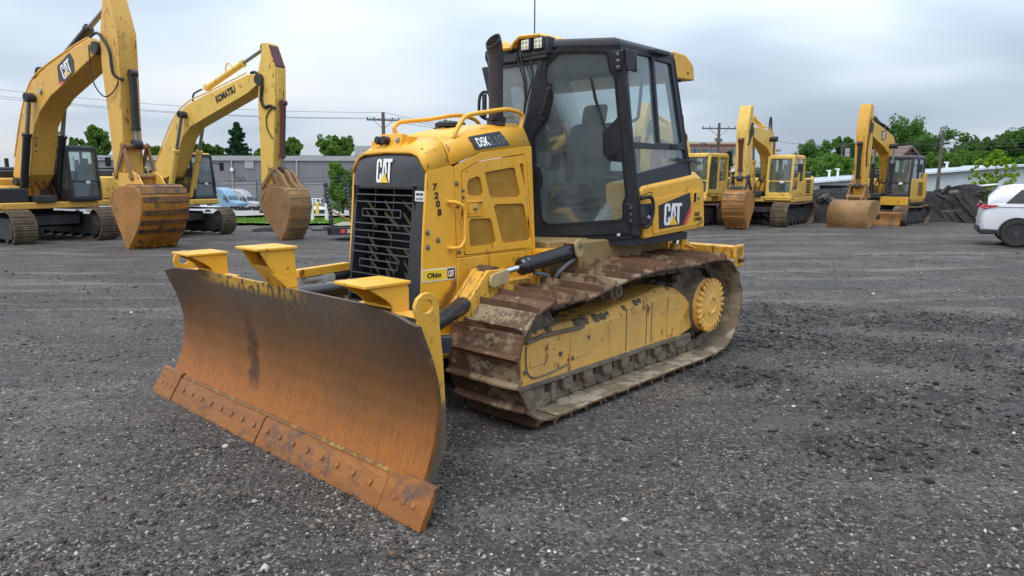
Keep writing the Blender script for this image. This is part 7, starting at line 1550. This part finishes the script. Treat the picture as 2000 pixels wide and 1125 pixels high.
def tree(px0, px1, pyt, pyb, Y, label, mat, name='tree', shape='round', dens=1., leaf=None, trunk_to=None, seed=0):
    r_ = random.Random(int(px0*7+pyt)); a, c = at(px0, pyt, Y), at(px1, pyb, Y); W_ = c.x-a.x; H_ = a.z-c.z; cx = (a.x+c.x)/2
    z0 = G(cx, Y) if trunk_to is None else at(px0, trunk_to, Y).z; o = empty(name, (cx, Y, z0), 0, label, 'tree'); zb_ = c.z-z0
    leaf = (leaf or max(.10, Y*.0026))*.72; cl = []
    if shape == 'round':
        lobes = [((0,0,zb_+H_*.52), (W_*.40, W_*.36, H_*.44))]
        for i in range(9):
            an = r_.uniform(0, 6.28); k = r_.uniform(.2,.36); lobes.append(((math.cos(an)*W_*k, math.sin(an)*W_*.3, zb_+H_*r_.uniform(.18,.78)), (W_*r_.uniform(.16,.27), W_*r_.uniform(.16,.25), H_*r_.uniform(.14,.24))))
        nC = int(150*dens)
        for i in range(nC):
            (lx, ly, lz), (ra, rb_, rc) = lobes[i % len(lobes)] if i % 3 else lobes[0]; d = Vector((r_.gauss(0,1), r_.gauss(0,1), r_.gauss(0,1))).normalized(); q = r_.uniform(.55,1.0)
            p = (lx+d.x*ra*q, ly+d.y*rb_*q, lz+d.z*rc*q)
            if mnoise.noise(Vector(p)*(3.2/max(W_, 1))+Vector((px0, 0, 0))) > -.28: cl.append((p, min(W_, H_)*r_.uniform(.06,.13)))
        per = int(85)
    elif shape == 'pine':
        n = 15
        for i in range(n):
            k = i/n; z = zb_+H_*(.06+.90*k); ln = W_*.5*(1-k)**.75*r_.uniform(.75,1.15)
            for j in range(7):
                an = r_.uniform(0, 6.28); l2 = ln*r_.uniform(.55,1.05)
                for m_ in range(5): q = (m_+1)/5; cl.append(((math.cos(an)*l2*q, math.sin(an)*l2*q, z+l2*.22*q-H_*.02+r_.uniform(-.01,.01)*H_), H_*.022*(1.5-q*.6)))
        per = 34
    else:                                             # loose young tree
        for i in range(int(75*dens)):
            an = r_.uniform(0, 6.28); k = r_.random()**.7; z = zb_+H_*r_.uniform(.02,.98); wv = math.sin(math.pi*min(1, (z-zb_)/H_*.9+.12))**.8
            cl.append(((math.cos(an)*W_*.47*k*wv, math.sin(an)*W_*.4*k*wv, z), H_*r_.uniform(.035,.07)))
        per = 30
    finish('crown', leafmesh(cl, leaf, per), mat, o, False)
    b = MB(); tr_ = max(.06, H_*.022); top = zb_+H_*(.95 if shape == 'pine' else .62); b.tube([(0,0,-.4),(W_*.01,0,top*.4),(0,0,top)], [tr_*1.3,tr_,tr_*.25], 8)
    if shape != 'pine':
        for i in range(7):
            an = r_.uniform(0, 6.28); zq = max(.3, zb_)+H_*r_.uniform(.02,.35); l2 = W_*r_.uniform(.22,.38); b.tube([(0,0,zq),(math.cos(an)*l2*.5,math.sin(an)*l2*.5,zq+l2*.35),(math.cos(an)*l2,math.sin(an)*l2,zq+l2*.8)], [tr_*.55,tr_*.35,tr_*.12], 6)
    b.build('trunk', M['bark'], o); return o
LG, LD, LP, LL = M['leaf'], M['leaf_dark'], M['leaf_pine'], M['leaf_lime']
tree(163, 222, 233, 345, 150, 'full green tree rising between the gold excavator boom and stick', LG)
tree(90, 128, 252, 310, 165, 'pale green tree seen under the gold excavator boom', LG)
tree(131, 172, 264, 312, 165, 'low bright green tree right of the gold excavator boom', LG, dens=.8)
tree(284, 322, 284, 322, 165, 'small green tree left of the lemon excavator boom foot', LG, dens=.8)
tree(428, 500, 232, 322, 150, 'tall blue-green pine above the grey warehouse', LP, 'pine_tree', 'pine', trunk_to=330)
tree(362, 404, 276, 318, 160, 'dark green tree under the lemon excavator boom', LD)
tree(398, 446, 282, 320, 162, 'spreading dark tree at the foot of the pine', LD)
tree(545, 590, 268, 316, 160, 'green tree right of the lemon excavator stick', LG)
tree(495, 520, 290, 318, 165, 'small bush-like tree between pine and lemon excavator stick', LG, dens=.6)
tree(615, 697, 260, 316, 165, 'broad bright green tree above the grey warehouse roof', LG)
tree(632, 702, 303, 415, 70, 'green tree standing before the warehouse beside the trailer stakes', LG, 'tree', 'round', leaf=.17)
tree(846, 905, 233, 300, 140, 'green treetop showing above the bulldozer handrail', LD)
tree(1404, 1440, 288, 385, 75, 'dark narrow evergreen in front of the brick office block', LP, 'evergreen_tree', 'pine', leaf=.2)
tree(1452, 1482, 322, 372, 70, 'rounded green tree below the middle excavator boom', LG, dens=.7)
tree(1486, 1520, 302, 352, 110, 'green tree behind the middle excavator cylinders', LD, dens=.7)
tree(1538, 1625, 272, 366, 78, 'dark round tree above the middle excavator cab', LD)
tree(1562, 1668, 292, 372, 68, 'bright green leafy tree beside the middle excavator cab', LG, leaf=.18)
tree(1628, 1672, 262, 330, 90, 'dark tree behind the distant transformer pole', LD)
tree(1640, 1740, 300, 372, 66, 'green tree directly behind the gold excavator stick', LG, leaf=.18)
tree(1708, 1816, 220, 345, 92, 'largest dark green oak, behind the gold excavator boom', LD, dens=1.5)
tree(1788, 1902, 252, 350, 84, 'wide dark tree right of the largest oak', LD, dens=1.2)
tree(1690, 1800, 305, 370, 70, 'low dark green tree hidden behind the charcoal cab', LD, dens=.9)
tree(1800, 1880, 296, 346, 66, 'low green hedge-like tree left of the dark pole', LG, dens=.9, leaf=.18)
tree(1868, 1960, 294, 348, 68, 'low green tree right of the dark pole', LG, dens=1., leaf=.18)
tree(1903, 1972, 264, 340, 88, 'dark tree behind the lime sapling', LD)
tree(1952, 2060, 238, 345, 90, 'tall dark tree at the right edge', LD, dens=1.2)
tree(1955, 2050, 300, 346, 66, 'low green tree at the right edge above the white car', LG, dens=.9, leaf=.18)
tree(1896, 1996, 294, 372, 40, 'lime green sapling standing by the earth bank near the white car', LL, 'sapling', 'loose', dens=1.5, leaf=.11)
# far wooded rise closing the view
b = MB(); cl = []
for i in range(2000):
    x = -180+i*.26+random.uniform(-.4,.4); y = 235+random.uniform(-6,6)
    cl.append(((x, y, G(x, 170)+random.uniform(0,1)*(9.5+3*mnoise.noise((x*.03,0,2)))), random.uniform(1.2,2.4)))
fw_ = finish('far_woods', leafmesh(cl, .60, 40), LD, None, False); tag(fw_, 'far line of woods closing the view', 'woods', kind='stuff')
